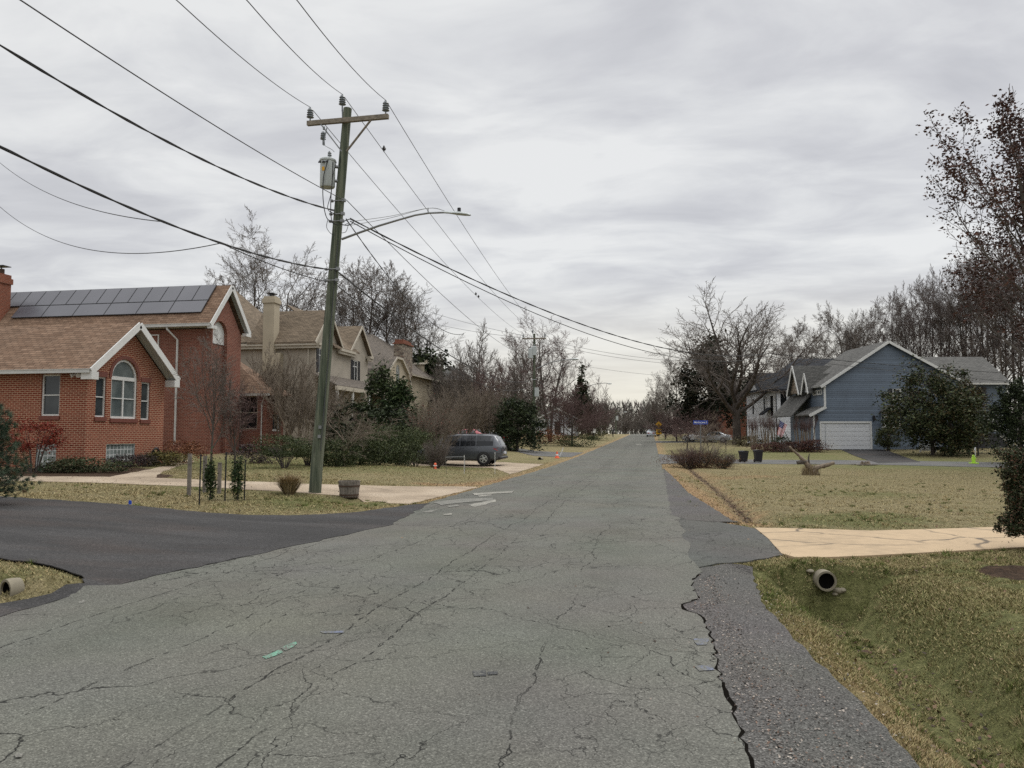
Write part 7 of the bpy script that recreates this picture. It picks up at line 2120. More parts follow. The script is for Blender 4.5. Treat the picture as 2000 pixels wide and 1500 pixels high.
def far_pole(label, px, pyb, pyt, f, arm_half=(1.22, 1.22), armdrop=.45, trafo=0, scale=1.0):
    b = col_at(px, pyb, f); T = Vector((b.x + .05, b.y, at(px, pyt, f).z))
    return utility_pole(label, b, T, .17, .11, (T - b).z - armdrop, arm_half, Vector((1, .05, 0)), [-1.1, 'top', 1.1])
P2 = far_pole('second utility pole, with a grey transformer, beyond the dark holly', 1043, 881, 652, 77, (1.22, 1.22), .5)
def hang(P, dz, dx, r, hh, name='transformer', mat='grey_paint'):
    ax = P['ax']; q = ax * ((ax.z + dz) / ax.z) + Vector((dx, -.25, 0)); m = MB()
    m.lathe([(0, -hh / 2), (r, -hh / 2), (r, hh / 2 - .06), (r * .6, hh / 2), (0, hh / 2 + .03)], 14, q); o = m.build(name, MT[mat], P['t'], True)
    m = MB(); m.lathe([(.06, 0), (.07, .05), (.05, .1), (.06, .15), (0, .24)], 8, q + Vector((0, 0, hh / 2))); m.build('bushing', MT['porcelain'], o, True)
hang(P2, -2.0, -.3, .27, 1.0); hang(P2, -1.75, .05, .24, .9)
ax2 = P2['ax']; q = ax2 * ((at(1050, 766, 77).z - P2['base'].z) / ax2.z); m = MB(); m.box(q.x + .1, q.y - .35, q.z - .45, q.x + .5, q.y - .1, q.z + .45); m.build('meter_cabinet', MT['grey_paint'], P2['t'])
m = MB(); q = ax2 * ((at(1040, 742, 77).z - P2['base'].z) / ax2.z); m.tube([q + Vector((-.3, -.15, 0)), q + Vector((.3, -.15, 0))], .05, 8); m.build('cable_clamp', MT['galv'], P2['t'])
P3 = far_pole('third utility pole, its crossarm just above the dark cypress', 1137, 862, 712, 135)
P4 = far_pole('fourth utility pole, far off near the walking person', 1203, 853, 800, 196)
hang(P4, -2.2, .3, .3, 1.1)
def far_lamp(P, pts, f):
    m = MB(); b = P['base']; q = [at(px, py, f) - b for px, py in pts]; m.tube(q, [.05] * (len(q)), 6)
    o = m.build('street_light', MT['galv'], P['t'], True); d = (q[-1] - q[-2]).normalized(); m = MB(); m.ell(q[-1] + d * .25, (.42, .2, .11), 10, 6); m.build('lamp_head', MT['grey_paint'], o, True)
far_lamp(P2, [(1048, 720), (1075, 708), (1100, 703), (1118, 702)], 78)
far_lamp(P3, [(1140, 756), (1165, 750), (1182, 748), (1188, 749)], 135)
far_lamp(P4, [(1204, 806), (1214, 805), (1220, 805)], 196)

# ------------------------------------------------------------------ wires
def span(a, b, sag, n=28):
    a, b = Vector(a), Vector(b)
    return [a.lerp(b, k / n) - Vector((0, 0, 4 * sag * (k / n) * (1 - k / n))) for k in range(n + 1)]
def wire(label, pts, r=.009, mat='cable', group='overhead wires', twist=0, name='power_line'):
    o = Vector(pts[0]); m = MB()
    if twist:
        L = 0; base = [p - o for p in pts]; fine = []
        for a, b in zip(base, base[1:]):
            k = max(1, int((b - a).length / .35))
            fine += [a.lerp(b, j / k) for j in range(k)]
        fine.append(base[-1])
        for ph in (0, math.pi):
            q = [p + Vector((0, math.sin(i * 1.1 + ph), math.cos(i * 1.1 + ph))) * twist for i, p in enumerate(fine)]
            m.tube(q, r, 5)
    else: m.tube([p - o for p in pts], r, 6)
    w_ = m.build(name, MT[mat], None, True); w_.location = o
    return tag(w_, label, 'wire', group)
W1, W2, W3, W4 = ([P[i] for i in (0, 1, 2)] for P in (P1, P2, P3, P4))
prev = [w_ + Vector((.6, -56, -.1)) for w_ in W1]
side3 = ['left', 'middle', 'right']
def through(a, px, py, f, ext=2.5, n=40):
    """wire from a through a point under a pixel, on past the camera"""
    b = at(px, py, f); d = b - Vector(a)
    return a, b, d
def back_span(label, a, px, py, f, tail, r, mat='cable', twist=0, bow=0.0):
    """sagging wire from the pole out over the camera: passes under the pixel (px, py) at f metres"""
    a = Vector(a); b = at(px, py, f); c = a + (b - a) * tail
    n = 90; pts = []
    for k in range(n + 1):
        s = k / n * tail; p = a + (b - a) * s
        p.z -= bow * 4 * s * (1 - s) if s < 1 else -bow * 4 * s * (s - 1) * -.0 - 0
        if s >= 1: p.z += bow * 4 * (s - 1) * s * .35
        pts.append(p)
    BS[label] = pts
    return wire(label, pts, r, mat, twist=twist)
BS = {}
def bundle_pt(px):
    return min(BS['thickest black cable bundle crossing the left of the sky'], key=lambda p: abs((p.x * cP + p.y * sP) / max(.5, -p.x * sP + p.y * cP) * FPX + CX - px))
for i, px in enumerate((345, 482, 580)):
    back_span('%s of the three top wires running from the near crossarm over the camera' % side3[i], W1[i], px, 0, 11.0, 3.4, .0085, 'cable_grey', bow=.12)
    wire('%s of the three top wires between the near and the second pole' % side3[i], span(W1[i], W2[i], .75), .0095, 'cable_grey')
    wire('%s of the three top wires between the second and third pole' % side3[i], span(W2[i], W3[i], .6), .013, 'cable_grey')
    wire('%s of the three top wires between the third and fourth pole' % side3[i], span(W3[i], W4[i], .6), .016, 'cable_grey')
wp = lambda px, py, df=0.0: at(px, py, f1 + df)
back_span('single wire climbing left from the clamp under the transformer', wp(672, 391, -.15), 40, 0, 9.0, 3.2, .010, 'cable', bow=.10)
back_span('twisted black cable climbing to the upper left edge', wp(652, 411, -.15), 0, 88, 10.0, 3.0, .013, 'cable', twist=.014, bow=.28)
back_span('thickest black cable bundle crossing the left of the sky', wp(648, 527, -.15), 0, 286, 10.5, 2.6, .015, 'cable', twist=.011, bow=.30)
wire('lower thin black cable leaving the thick bundle towards the pole', span(bundle_pt(425), wp(645, 552, -.12), .08), .012, 'cable')
wire('thin drop wire at the left, joining the thick bundle', span(bundle_pt(305), at(0, 318, 24), .35) + [at(-300, 240, 34)], .009, 'cable')
wire('thin sagging drop wire below the others at the left edge', span(bundle_pt(432), at(0, 404, 28), .8) + [at(-260, 380, 36)], .010, 'cable')
# onward cables
N2 = P2['base'] + ax2 * ((at(1040, 742, 77).z - P2['base'].z) / ax2.z) + Vector((-.25, -.2, 0))
wire('thick cable between the near and second pole, sagging low over the hedge', span(wp(655, 527, -.1), N2, 1.25), .022, 'cable')
wire('lower cable between the near and second pole, sagging lowest', span(wp(652, 552, -.1), N2 - Vector((0, 0, .55)), 1.5), .014, 'cable')
wire('neutral wire between the near and second pole', span(wp(677, 391, -.1), P2['base'] + ax2 * ((at(1040, 700, 77).z - P2['base'].z) / ax2.z), .9), .010, 'cable')
wire('twisted service cable falling right of the near pole towards the beige house', span(wp(676, 428, -.15), at(905, 652, 56), 1.0), .012, 'cable', twist=.012)
wire('thick cable behind the second pole along the left verge', span(N2 + Vector((.4, .2, 0)), P3['base'] + P3['ax'] * .66, 1.0), .024, 'cable')
# cables crossing the street to the right
for k, (dz, sag) in enumerate(((0, 1.05), (-.10, 1.25))):
    a = wp(684, 427 + k * 5, -.15); e = at(1500, 690 + k * 6, 50); e2 = at(2250, 738 + k * 22, 66)
    wire(['upper', 'lower'][k] + ' of two cables crossing the street from the near pole to the blue house side', span(a, e, sag + .35) + span(e, e2, .35)[1:], .015, 'cable', twist=.012 if k == 0 else 0)
for k in range(2):
    a = P2['base'] + ax2 * .965 + Vector((.6, -.1, -.1 - .35 * k)); wire(['upper', 'lower'][k] + ' of two wires crossing the street from the second pole', span(a, at(1420, 707 + k * 6, 92), .7) + [at(1800, 735 + k * 12, 105)], .016, 'cable')
    wire(['upper', 'lower'][k] + ' of two wires reaching left from the second crossarm', span(P2['base'] + ax2 * (.985 - .02 * k) + Vector((-1.0, 0, 0)), at(700, [556, 590][k], 92), .6), .016, 'cable_grey')
wire('single wire crossing the street from the third pole', span(P3['base'] + P3['ax'] * .985, at(1420, 738, 140), .6), .02, 'cable_grey')
# birds on the wires
def bird(label, px, py, f, rz):
    p = at(px, py, f); t = thing('bird', label, 'bird', p, rz, 'birds on the wires')
    m = MB(); n = 12
    prof = [(-.11, .012, -.02), (-.06, .03, -.005), (-.02, .05, .01), (.03, .058, .03), (.07, .05, .055), (.10, .034, .085), (.125, .034, .105), (.15, .026, .108), (.165, .006, .105)]
    rings = [[Vector((x, r * math.cos(k * 6.283 / n), z + r * 1.05 * math.sin(k * 6.283 / n))) for k in range(n)] for x, r, z in prof]
    for i in range(len(rings) - 1):
        for k in range(n): m.face([rings[i][k], rings[i][(k + 1) % n], rings[i + 1][(k + 1) % n], rings[i + 1][k]])
    m.face(rings[0][::-1]); m.face(rings[-1])
    m.box(-.22, -.02, -.055, -.09, .02, -.035, Matrix.Rotation(.3, 4, 'Y'))
    m.build('body', MT['bird'], t, True)
    m = MB(); m.lathe([(.010, 0), (0, .035)], 8, M=Matrix.Translation((.162, 0, .105)) @ Matrix.Rotation(math.pi / 2, 4, 'Y')); m.build('beak', MT['beak'], t)
    for s in (-1, 1):
        m = MB(); m.tube([(0.0, s * .02, -.03), (.005, s * .02, -.07)], .005, 5); m.build('leg', MT['beak'], t)
    return t
def on_wire(a, b, sag, px):
    best = min(span(a, b, sag, 600), key=lambda p: abs((p.x * cP + p.y * sP) / (-p.x * sP + p.y * cP) * FPX + CX - px)); return best
for lab, i, px in (('bird perched nearest the pole on the middle top wire', 1, 744), ('bird perched far along the left top wire, left of its mate', 0, 929), ('bird perched far along the left top wire, right of its mate', 0, 934)):
    p = on_wire(W1[i], W2[i], .75, px); o = bird(lab, px, 300, 20, 1.9); o.location = p + Vector((0, 0, .075)); o.scale = (1.15, 1.15, 1.15)
# ------------------------------------------------------------------ cars
def car(name, label, cat, loc, rz, L, W, Hh, paint, kind='van', group=None):
    """lofted car body: nose along +x, wheels on the ground, glass set on the flanks"""
    t = thing(name, label, cat, loc, rz, group)
    van = kind == 'van'
    # stations: x, belt half-width, sill z, belt z, roof z, roof half-width
    if van:
        st = [(-.500, .82, .42, .96, 1.0, .74), (-.490, .93, .30, 1.02, 1.08, .74), (-.462, .97, .26, 1.05, 1.36, .74), (-.425, .99, .25, 1.05, 1.63, .75), (-.39, 1.0, .24, 1.05, 1.71, .76), (-.25, 1.0, .22, 1.03, 1.74, .78), (0.0, 1.0, .22, 1.01, 1.74, .78), (.14, 1.0, .22, 1.0, 1.70, .77), (.24, 1.0, .22, 1.0, 1.45, .76), (.33, .98, .22, .99, 1.10, .80), (.40, .95, .24, .93, .97, .74), (.46, .88, .27, .80, .84, .66), (.495, .70, .34, .66, .68, .52)]
    else:
        st = [(-.500, .78, .40, .80, .84, .60), (-.48, .92, .30, .92, .98, .66), (-.40, .98, .24, .95, 1.02, .72), (-.33, 1.0, .22, .95, 1.16, .72), (-.22, 1.0, .22, .94, 1.40, .70), (-.05, 1.0, .22, .93, 1.46, .71), (.08, 1.0, .22, .92, 1.40, .70), (.20, 1.0, .22, .92, 1.06, .74), (.26, .99, .22, .90, .96, .76), (.38, .96, .24, .84, .88, .72), (.46, .88, .27, .74, .78, .62), (.495, .70, .34, .62, .64, .5)]
    k = Hh / (1.74 if van else 1.46); hw = W / 2
    def sec(s):
        x, bw, z0, zb_, zr, rw = s; x *= L; bw *= hw; rw *= hw * (1.0 if van else 1.0); z0, zb_, zr = z0 * k, zb_ * k, zr * k
        return [(x, 0, z0), (x, bw * .86, z0), (x, bw * .98, z0 + .10), (x, bw, (z0 + zb_) / 2), (x, bw * .985, zb_ - .05), (x, bw * .96, zb_), (x, rw * .35 + bw * .96 * .65 if zr - zb_ > .12 else rw, zb_ + (zr - zb_) * .45), (x, rw * .95, zr - .04 if zr - zb_ > .12 else zr - .01), (x, rw * .6, zr), (x, 0, zr + .01)]
    S = [sec(s) for s in st]; m = MB()
    for a, b in zip(S, S[1:]):
        for i in range(len(a) - 1):
            for sg in (1, -1):
                q = [Vector((p[0], p[1] * sg, p[2])) for p in (a[i], b[i], b[i + 1], a[i + 1])]
                m.face(q if sg > 0 else q[::-1])
    for s, rv in ((S[0], True), (S[-1], False)):
        for sg in (1, -1):
            q = [Vector((p[0], p[1] * sg, p[2])) for p in s]; m.face(q if (sg > 0) != rv else q[::-1])
    m.build('body', MT[paint], t, True)
    # flank point at a fraction of length and height
    def interp(x, lo=True):
        for a, b in zip(st, st[1:]):
            if a[0] <= x <= b[0]:
                f = (x - a[0]) / (b[0] - a[0]); return [a[i] + (b[i] - a[i]) * f for i in range(6)]
        return list(st[-1])
    def flank(x, v, out=.008):
        """v: 0 belt .. 1 roof edge; negative goes down the door"""
        s = sec(interp(x)); b, mid, tp = s[5], s[6], s[7]
        if v < 0: p = Vector(s[5]).lerp(Vector(s[2]), -v)
        elif v < .5: p = Vector(b).lerp(Vector(mid), v / .5)
        else: p = Vector(mid).lerp(Vector(tp), (v - .5) / .5)
        return Vector((p.x, p.y + out, p.z))
    def side_glass(nm, xs, sg, vt=.94, vb=.06, mat='car_glass'):
        m = MB(); n = 5
        for i in range(n):
            x0, x1 = xs[0] + (xs[1] - xs[0]) * i / n, xs[0] + (xs[1] - xs[0]) * (i + 1) / n
            vv = [vb, .5, vt]
            for a, b in zip(vv, vv[1:]):
                q = [flank(x0, a), flank(x1, a), flank(x1, b), flank(x0, b)]; q = [Vector((p.x, p.y * sg, p.z)) for p in q]; m.face(q[::-1] if sg > 0 else q)
        m.build(nm, MT[mat], t)
    for sg in (1, -1):
        if van:
            for xs in ((-.405, -.215), (-.205, -.03), (-.02, .165)): side_glass('side_window', xs, sg)
        else:
            for xs in ((-.24, -.06), (-.05, .10)): side_glass('side_window', xs, sg)
        m = MB(); q = flank(.20 if van else .12, .1, .02); m.ell((q.x, (q.y + .09) * sg, q.z + .05), (.09, .10, .07), 10, 6); m.build('wing_mirror', MT[paint], t, True)
        for x in ((-.10, .07) if van else (-.1, .03)):
            q = flank(x, -.18, .006); m = MB(); m.box(q.x - .11, q.y * sg - .014, q.z - .014, q.x + .11, q.y * sg + .014, q.z + .014); m.build('door_handle', MT['chrome'], t)
        if van:
            m = MB(); q = [flank(x, -.09, .010) for x in (-.43, -.3, -.15, 0, .15, .28)]; m.tube([Vector((p.x, p.y * sg, p.z)) for p in q], .012, 6); m.build('chrome_strip', MT['chrome'], t)
            m = MB(); q = [Vector((x * L, sg * hw * .66, (1.755 - .3 * max(0, abs(x + .1) - .24)) * k)) for x in (-.36, -.25, -.1, .05, .12)]; m.tube(q, .02, 6); m.build('roof_rail', MT['black_metal'], t)
    # windscreens
    def cross(nm, x0, x1, mat='car_glass', sh=.90):
        a, b = sec(interp(x0)), sec(interp(x1)); m = MB()
        for sg in (1, -1):
            q = [Vector((a[8][0], 0, a[8][2] + .02)), Vector((a[8][0], a[7][1] * sh * sg, a[8][2] + .006)), Vector((b[8][0], b[7][1] * sh * sg, b[8][2] + .006)), Vector((b[8][0], 0, b[8][2] + .02))]
            m.face(q if sg > 0 else q[::-1])
        m.build(nm, MT[mat], t)
    if van: cross('windscreen', .155, .32); cross('rear_window', -.484, -.43, 'glass_pale')
    else: cross('windscreen', .085, .20); cross('rear_window', -.345, -.225, 'glass_pale')
    # lamps, plate, bumper
    for sg in (1, -1):
        m = MB()
        if van:
            q = [Vector((-.497 * L, sg * hw * .50, .93 * k)), Vector((-.497 * L, sg * hw * .80, .96 * k)), Vector((-.46 * L, sg * (hw * .965 + .004), .97 * k)), Vector((-.405 * L, sg * (hw * .995), .93 * k)), Vector((-.43 * L, sg * (hw * .99), .86 * k)), Vector((-.46 * L, sg * (hw * .96), .80 * k)), Vector((-.497 * L, sg * hw * .80, .80 * k)), Vector((-.499 * L, sg * hw * .50, .84 * k))]
            c = sum(q, Vector()) / len(q) + Vector((-.03, sg * .03, 0))
            q = [p + Vector((-.012, sg * .014, 0)) for p in q]
            for i in range(len(q)): m.face([c, q[i], q[(i + 1) % len(q)]] if sg < 0 else [c, q[(i + 1) % len(q)], q[i]])
        else: m.box(-.505 * L, sg * hw * .55 - .16, .68 * k, -.47 * L, sg * hw * .55 + .22, .84 * k)
        m.build('tail_light', MT['tail_red'], t)
        m = MB(); q = Vector((.475 * L, sg * hw * .62, .68 * k)); m.ell(q, (.10, .20, .07), 10, 6); m.build('headlight', MT['glass_pale'], t, True)
    m = MB(); m.box(-.512 * L, -.26, .62 * k, -.497 * L, .26, .75 * k); m.build('number_plate', MT['plate'], t)
    m = MB(); m.tube([Vector((-.47 * L, -hw * .96, .40)), Vector((-.502 * L, -hw * .74, .40)), Vector((-.51 * L, 0, .41)), Vector((-.502 * L, hw * .74, .40)), Vector((-.47 * L, hw * .96, .40))], .075, 8); m.build('rear_bumper', MT[paint] if not van else MT['black_plastic'], t, True)
    # wheels
    R_ = .345 if van else .32
    for x in (-.30 * L if van else -.29 * L, .285 * L if van else .30 * L):
        for sg in (1, -1):
            Mx_ = Matrix.Translation((x, sg * (hw - .11), R_)) @ Matrix.Rotation(-sg * math.pi / 2, 4, 'X')
            m = MB(); m.lathe([(R_ * .62, .12), (R_ * .9, .13), (R_ * .99, .10), (R_, .0), (R_ * .99, -.10), (R_ * .6, -.11)], 24, M=Mx_)
            w_ = m.build('wheel', MT['rubber'], t, True)
            m = MB(); m.lathe([(R_ * .66, .10), (R_ * .66, .128), (R_ * .58, .13), (R_ * .56, .10)], 24, M=Mx_); m.lathe([(.07, .12), (.05, .135), (0, .137)], 12, M=Mx_)
            for j in range(5):
                Ms = Mx_ @ Matrix.Rotation(j * 2 * math.pi / 5, 4, 'Z')
                m.box(.03, -.042, .105, R_ * .60, .042, .130, Ms)
            m.build('rim', MT['alloy'], w_)
            m = MB(); m.lathe([(R_ * 1.02, -.13), (R_ * 1.16, -.13), (R_ * 1.16, .115), (R_ * 1.02, .118)], 24, M=Mx_); m.lathe([(0, .02), (R_ * .66, .02)], 20, M=Mx_); m.build('wheel_arch', MT['rubber'], t)
    return t
g = col_at(937, 912, 44.2); gz = at(937, 913, 44.2).z
# van stands across the street, tail to the road, its right flank to the camera
# distance of its middle is half a length farther from the road
mv = car('minivan', 'dark grey minivan parked in the driveway with its tail to the road', 'minivan', (0, 0, 0), math.pi, 5.15, 1.98, 1.74, 'van_paint')
tail = at(979, 900, 44.0); cx, cy = tail.x - 2.57, tail.y + .95
zz = [h(cx + dx, cy + dy) for dx in (-1.5, 1.5) for dy in (-.9, .9)]
mv.location = (cx, cy, max(zz) - .01 + .02)
rc = col_at(912, 868, 66); car('parked_car', 'pinkish red car seen over the van roof through the crape myrtles', 'car', rc + Vector((0, 0, .02)), math.pi * .96, 4.6, 1.8, 1.45, 'red_paint', 'car').scale = (1, 1, 1.15)
pc = at(1272, 853.5, 160); pz = h(pc.x, pc.y) + .03
car('parked_car', 'pale silver sedan parked by the yellow warning signs at the far right kerb', 'car', (pc.x, pc.y, pz), math.pi / 2, 4.7, 1.85, 1.46, 'silver_paint', 'car')
for px, f, ang, lab, pt in ((1366, 108, 2.7, 'white car parked behind the blue street sign post', 'white_paint'), (1394, 104, 2.9, 'pale car parked right of the blue street sign, beyond the cherry', 'silver_paint'), (950, 88, 3.0, 'dark car glimpsed between the crape myrtles and the dark holly', 'navy_paint')):
    g = col_at(px, 858, f); car('parked_car', lab, 'car', g + Vector((0, 0, .02)), ang, 4.6, 1.8, 1.46, pt, 'car')

# ------------------------------------------------------------------ the person walking
def person(loc, rz):
    t = thing('person', 'person in black clothes walking along the left edge of the far road', 'person', loc, rz)
    V = {}; E = []; RAD = {}
    def P(k, x, y, z, r): V[k] = (x, y, z); RAD[k] = r
    P('pel', 0, 0, .95, .13); P('bel', 0, .01, 1.1, .135); P('che', 0, .01, 1.3, .15); P('nek', 0, .01, 1.47, .065); P('hed', 0, .03, 1.6, .095); P('top', 0, .035, 1.70, .085)
    E += [('pel', 'bel'), ('bel', 'che'), ('che', 'nek'), ('nek', 'hed'), ('hed', 'top')]
    for s, st_, n in ((-1, .17, 'l'), (1, -.17, 'r')):
        P('hip' + n, s * .09, .0, .9, .10); P('kne' + n, s * .10, st_ * .7 + .04, .50, .065); P('ank' + n, s * .10, st_ - (.05 if st_ < 0 else 0), .10 if st_ > 0 else .14, .042); P('toe' + n, s * .11, st_ + .15, .045, .036)
        E += [('pel', 'hip' + n), ('hip' + n, 'kne' + n), ('kne' + n, 'ank' + n), ('ank' + n, 'toe' + n)]
        P('sho' + n, s * .19, .0, 1.40, .065); P('elb' + n, s * .25, -st_ * .5 - .03, 1.13, .046); P('wri' + n, s * .25, -st_ * 1.0 + .05, .90, .030); P('pal' + n, s * .25, -st_ * 1.1 + .07, .84, .032)
        E += [('che', 'sho' + n), ('sho' + n, 'elb' + n), ('elb' + n, 'wri' + n), ('wri' + n, 'pal' + n)]
        px_, py_, pz_ = V['pal' + n]
        for j, (dx, ln) in enumerate(((-.028, .055), (-.010, .065), (.010, .062), (.028, .048))):
            P('f%d' % j + n, px_ + dx, py_ + .012, pz_ - .045, .010); P('g%d' % j + n, px_ + dx, py_ + .034, pz_ - .045 - ln, .008); E += [('pal' + n, 'f%d' % j + n), ('f%d' % j + n, 'g%d' % j + n)]
        P('th' + n, px_ - s * .04, py_ + .035, pz_ - .02, .010); P('ti' + n, px_ - s * .045, py_ + .055, pz_ - .06, .008); E += [('pal' + n, 'th' + n), ('th' + n, 'ti' + n)]
    keys = list(V); me = bpy.data.meshes.new('body'); me.from_pydata([V[k] for k in keys], [(keys.index(a), keys.index(b)) for a, b in E], [])
    o = bpy.data.objects.new('tmp', me); COL.objects.link(o); md = o.modifiers.new('s', 'SKIN')
    for i, k in enumerate(keys): me.skin_vertices[0].data[i].radius = (RAD[k], RAD[k]); me.skin_vertices[0].data[i].use_root = (k == 'pel')
    o.modifiers.new('d', 'SUBSURF').levels = 1
    dg = bpy.context.evaluated_depsgraph_get(); me2 = bpy.data.meshes.new_from_object(o.evaluated_get(dg)); bpy.data.objects.remove(o)
    me2.materials.clear(); me2.materials.append(MT['cloth_black']); me2.materials.append(MT['skin'])
    for p in me2.polygons:
        c = p.center; p.use_smooth = True
        p.material_index = 1 if (c.z > 1.50 and c.y > .02) or (abs(c.x) > .19 and c.z < .89 and c.z > .5) else 0
    me2.name = 'body'; link('body', me2, t)
    m = MB(); m.ell((0, .012, 1.645), (.105, .112, .11), 12, 8); m.build('hair', MT['hair'], t, True)
    m = MB(); m.lathe([(.165, .86), (.175, 1.1), (.19, 1.3), (.15, 1.42), (.08, 1.47)], 14, M=Matrix.Diagonal((1.05, .8, 1, 1))); m.build('jacket', MT['cloth_grey'], t, True)
    m = MB(); m.ell((0, .13, 1.59), (.014, .022, .022), 8, 6); m.build('nose', MT['skin'], t, True)
    return t
pw = at(1197, 855, 146); person((pw.x, pw.y, h(pw.x, pw.y) + .03), math.pi * .97)

# ------------------------------------------------------------------ bins
def bin_(label, px, f, k, rz):
    g = col_at(px, 904, f); t = thing('wheelie_bin', label, 'wheeled bin', g + Vector((0, 0, .02)), rz, 'bins by the side street')
    m = MB(); b, tp, hh = .24 * k, .31 * k, .92 * k
    lo = [Vector((x * b, y * b, .05)) for x, y in ((-1, -1), (1, -1), (1, 1), (-1, 1))]; hi = [Vector((x * tp, y * tp * 1.1, hh)) for x, y in ((-1, -1), (1, -1), (1, 1), (-1, 1))]
    m.face(lo[::-1])
    for i in range(4): m.face([lo[i], lo[(i + 1) % 4], hi[(i + 1) % 4], hi[i]])
    for i in range(4): m.beam(hi[i], hi[(i + 1) % 4], .045, .05)
    m.build('body', MT['black_plastic'], t)
    m = MB(); e = tp + .03
    m.prism([(-e, hh + .03), (e, hh + .03), (e * .9, hh + .10), (0, hh + .125), (-e * .9, hh + .10)], 2 * e * 1.08, Matrix.Translation((0, -e * 1.08, 0))); m.build('lid', MT['black_plastic'], t)
    m = MB(); m.tube([(-tp * .8, tp * 1.1 + .09, hh - .02), (tp * .8, tp * 1.1 + .09, hh - .02)], .02, 6); m.box(-tp * .8, tp * 1.05, hh - .05, -tp * .7, tp * 1.1 + .1, hh); m.box(tp * .7, tp * 1.05, hh - .05, tp * .8, tp * 1.1 + .1, hh); m.build('handle', MT['black_plastic'], t)
    for s in (-1, 1):
        m = MB(); m.lathe([(.0, -.03), (.12, -.03), (.12, .03), (0, .03)], 14, M=Matrix.Translation((s * b * 1.02, b * .95, .12)) @ Matrix.Rotation(math.pi / 2, 4, 'Y')); m.build('wheel', MT['rubber'], t)
f_b = fwd(*hit(1470, 903.5))
kb = f_b / 1500 * 23.5 / 1.04
bin_('narrower black bin, left of the pair on the side street', 1452.5, f_b, kb * .92, .5); bin_('wider black bin, right of the pair on the side street', 1481, f_b, kb * 1.02, PSI)

# ------------------------------------------------------------------ half-barrel planter
g = gnd(682, 971); t = thing('barrel_planter', 'weathered half-barrel planter with iron hoop on the gravel drive', 'planter', g, .4)
k = 42 / FPX * fwd(g.x, g.y) / 2
m = MB(); n = 22
def br(z): return k * (.84 + .16 * (z / .42))
for i in range(n):
    a0, a1 = 2 * math.pi * i / n, 2 * math.pi * (i + .94) / n
    for z0, z1 in ((0, .16), (.16, .30), (.30, .43)):
        m.face([Vector((br(z0) * math.cos(a0), br(z0) * math.sin(a0), z0)), Vector((br(z0) * math.cos(a1), br(z0) * math.sin(a1), z0)), Vector((br(z1) * math.cos(a1), br(z1) * math.sin(a1), z1)), Vector((br(z1) * math.cos(a0), br(z1) * math.sin(a0), z1))])
        m.face([Vector((.9 * br(z0) * math.cos(a1), .9 * br(z0) * math.sin(a1), z0)), Vector((.9 * br(z0) * math.cos(a0), .9 * br(z0) * math.sin(a0), z0)), Vector((.9 * br(z1) * math.cos(a0), .9 * br(z1) * math.sin(a0), z1)), Vector((.9 * br(z1) * math.cos(a1), .9 * br(z1) * math.sin(a1), z1))])
    m.face([Vector((r * math.cos(a), r * math.sin(a), .43)) for r, a in ((.9 * br(.43), a0), (br(.43), a0), (br(.43), a1), (.9 * br(.43), a1))])
m.build('staves', MT['wood_grey'], t)
for z in (.07, .30):
    m = MB(); m.lathe([(br(z) + .002, z - .02), (br(z) + .007, z - .02), (br(z + .02) + .008, z + .02), (br(z + .02) + .002, z + .02)], 24); m.build('hoop', MT['rust'], t)
m = MB(); m.lathe([(br(.2) * .93, .0), (br(.3) * .9, .34), (0, .36)], 18); m.build('soil', MT['mulch'], t)

# ------------------------------------------------------------------ stakes round the young trees
def stake(label, px, py, top, r, mat, name='stake', cap=False, group=None):
    g = gnd(px, py); hh = (py - top) / FPX * fwd(g.x, g.y); t = thing(name, label, 'stake', g, 0, group)
    m = MB()
    if mat == 'wood_grey': m.box(-r, -r * .6, -.15, r, r * .6, hh)
    else: m.tube([(0, 0, -.15), (.01, 0, hh)], r, 8)
    m.build('post', MT[mat], t)
    m = MB()
    if mat == 'wood_grey': m.box(-r * 1.06, -r * .66, hh, r * 1.06, r * .66, hh + .012)
    else: m.tube([(.01, 0, hh), (.01, 0, hh + .05)], r * 1.25, 8)
    m.build('cap', MT['black_metal'] if mat != 'wood_grey' else MT[mat], t)
stake('thin black stake left of the left young evergreen', 389, 987, 893, .016, 'black_metal', group='black stakes')
stake('thin black stake between the two young evergreens', 439, 979, 888, .017, 'black_metal', group='black stakes')
stake('thin black stake right of the right young evergreen', 477, 976, 903, .016, 'black_metal', group='black stakes')
for px, py, top, lab in ((369, 968, 888, 'leftmost of three grey wooden stakes behind the young evergreens'), (399, 962, 892, 'middle of three grey wooden stakes behind the young evergreens'), (428, 964, 905, 'rightmost of three grey wooden stakes, before the ornamental tree')):
    stake(lab, px, py, top, .042, 'wood_grey', 'wooden_stake', group='wooden stakes')
# small flags, markers, cone
g = gnd(251, 991); t = thing('marker_flag', 'tiny blue utility marker flag in the grass by the black driveway', 'marker flag', g)
m = MB(); m.tube([(0, 0, -.05), (0, 0, .15)], .004, 5); m.build('wire', MT['galv'], t)
m = MB(); m.box(0, -.004, .06, .065, .004, .13); m.prism([(.0, .13), (.06, .13), (.02, .15)], .006); m.build('flag', MT['flag_blue'], t)
for px, top, lab in ((577 / 6.667 + 820, 892, 'thin white marker stick on the verge in front of the van flank'), (978 / 6.667 + 820, 886, 'thin white marker stick on the verge behind the van tail')):
    g = gnd(px, 926); hh = (926 - top) / FPX * fwd(g.x, g.y); t = thing('marker_stick', lab, 'marker', g, 0, 'marker sticks by the van')
    m = MB(); m.tube([(0, 0, -.1), (0, 0, hh)], .009, 6); m.build('rod', MT['sign_white'], t); m = MB(); m.tube([(0, 0, hh), (0, 0, hh + .05)], .014, 6); m.build('tip', MT['sign_white'], t)
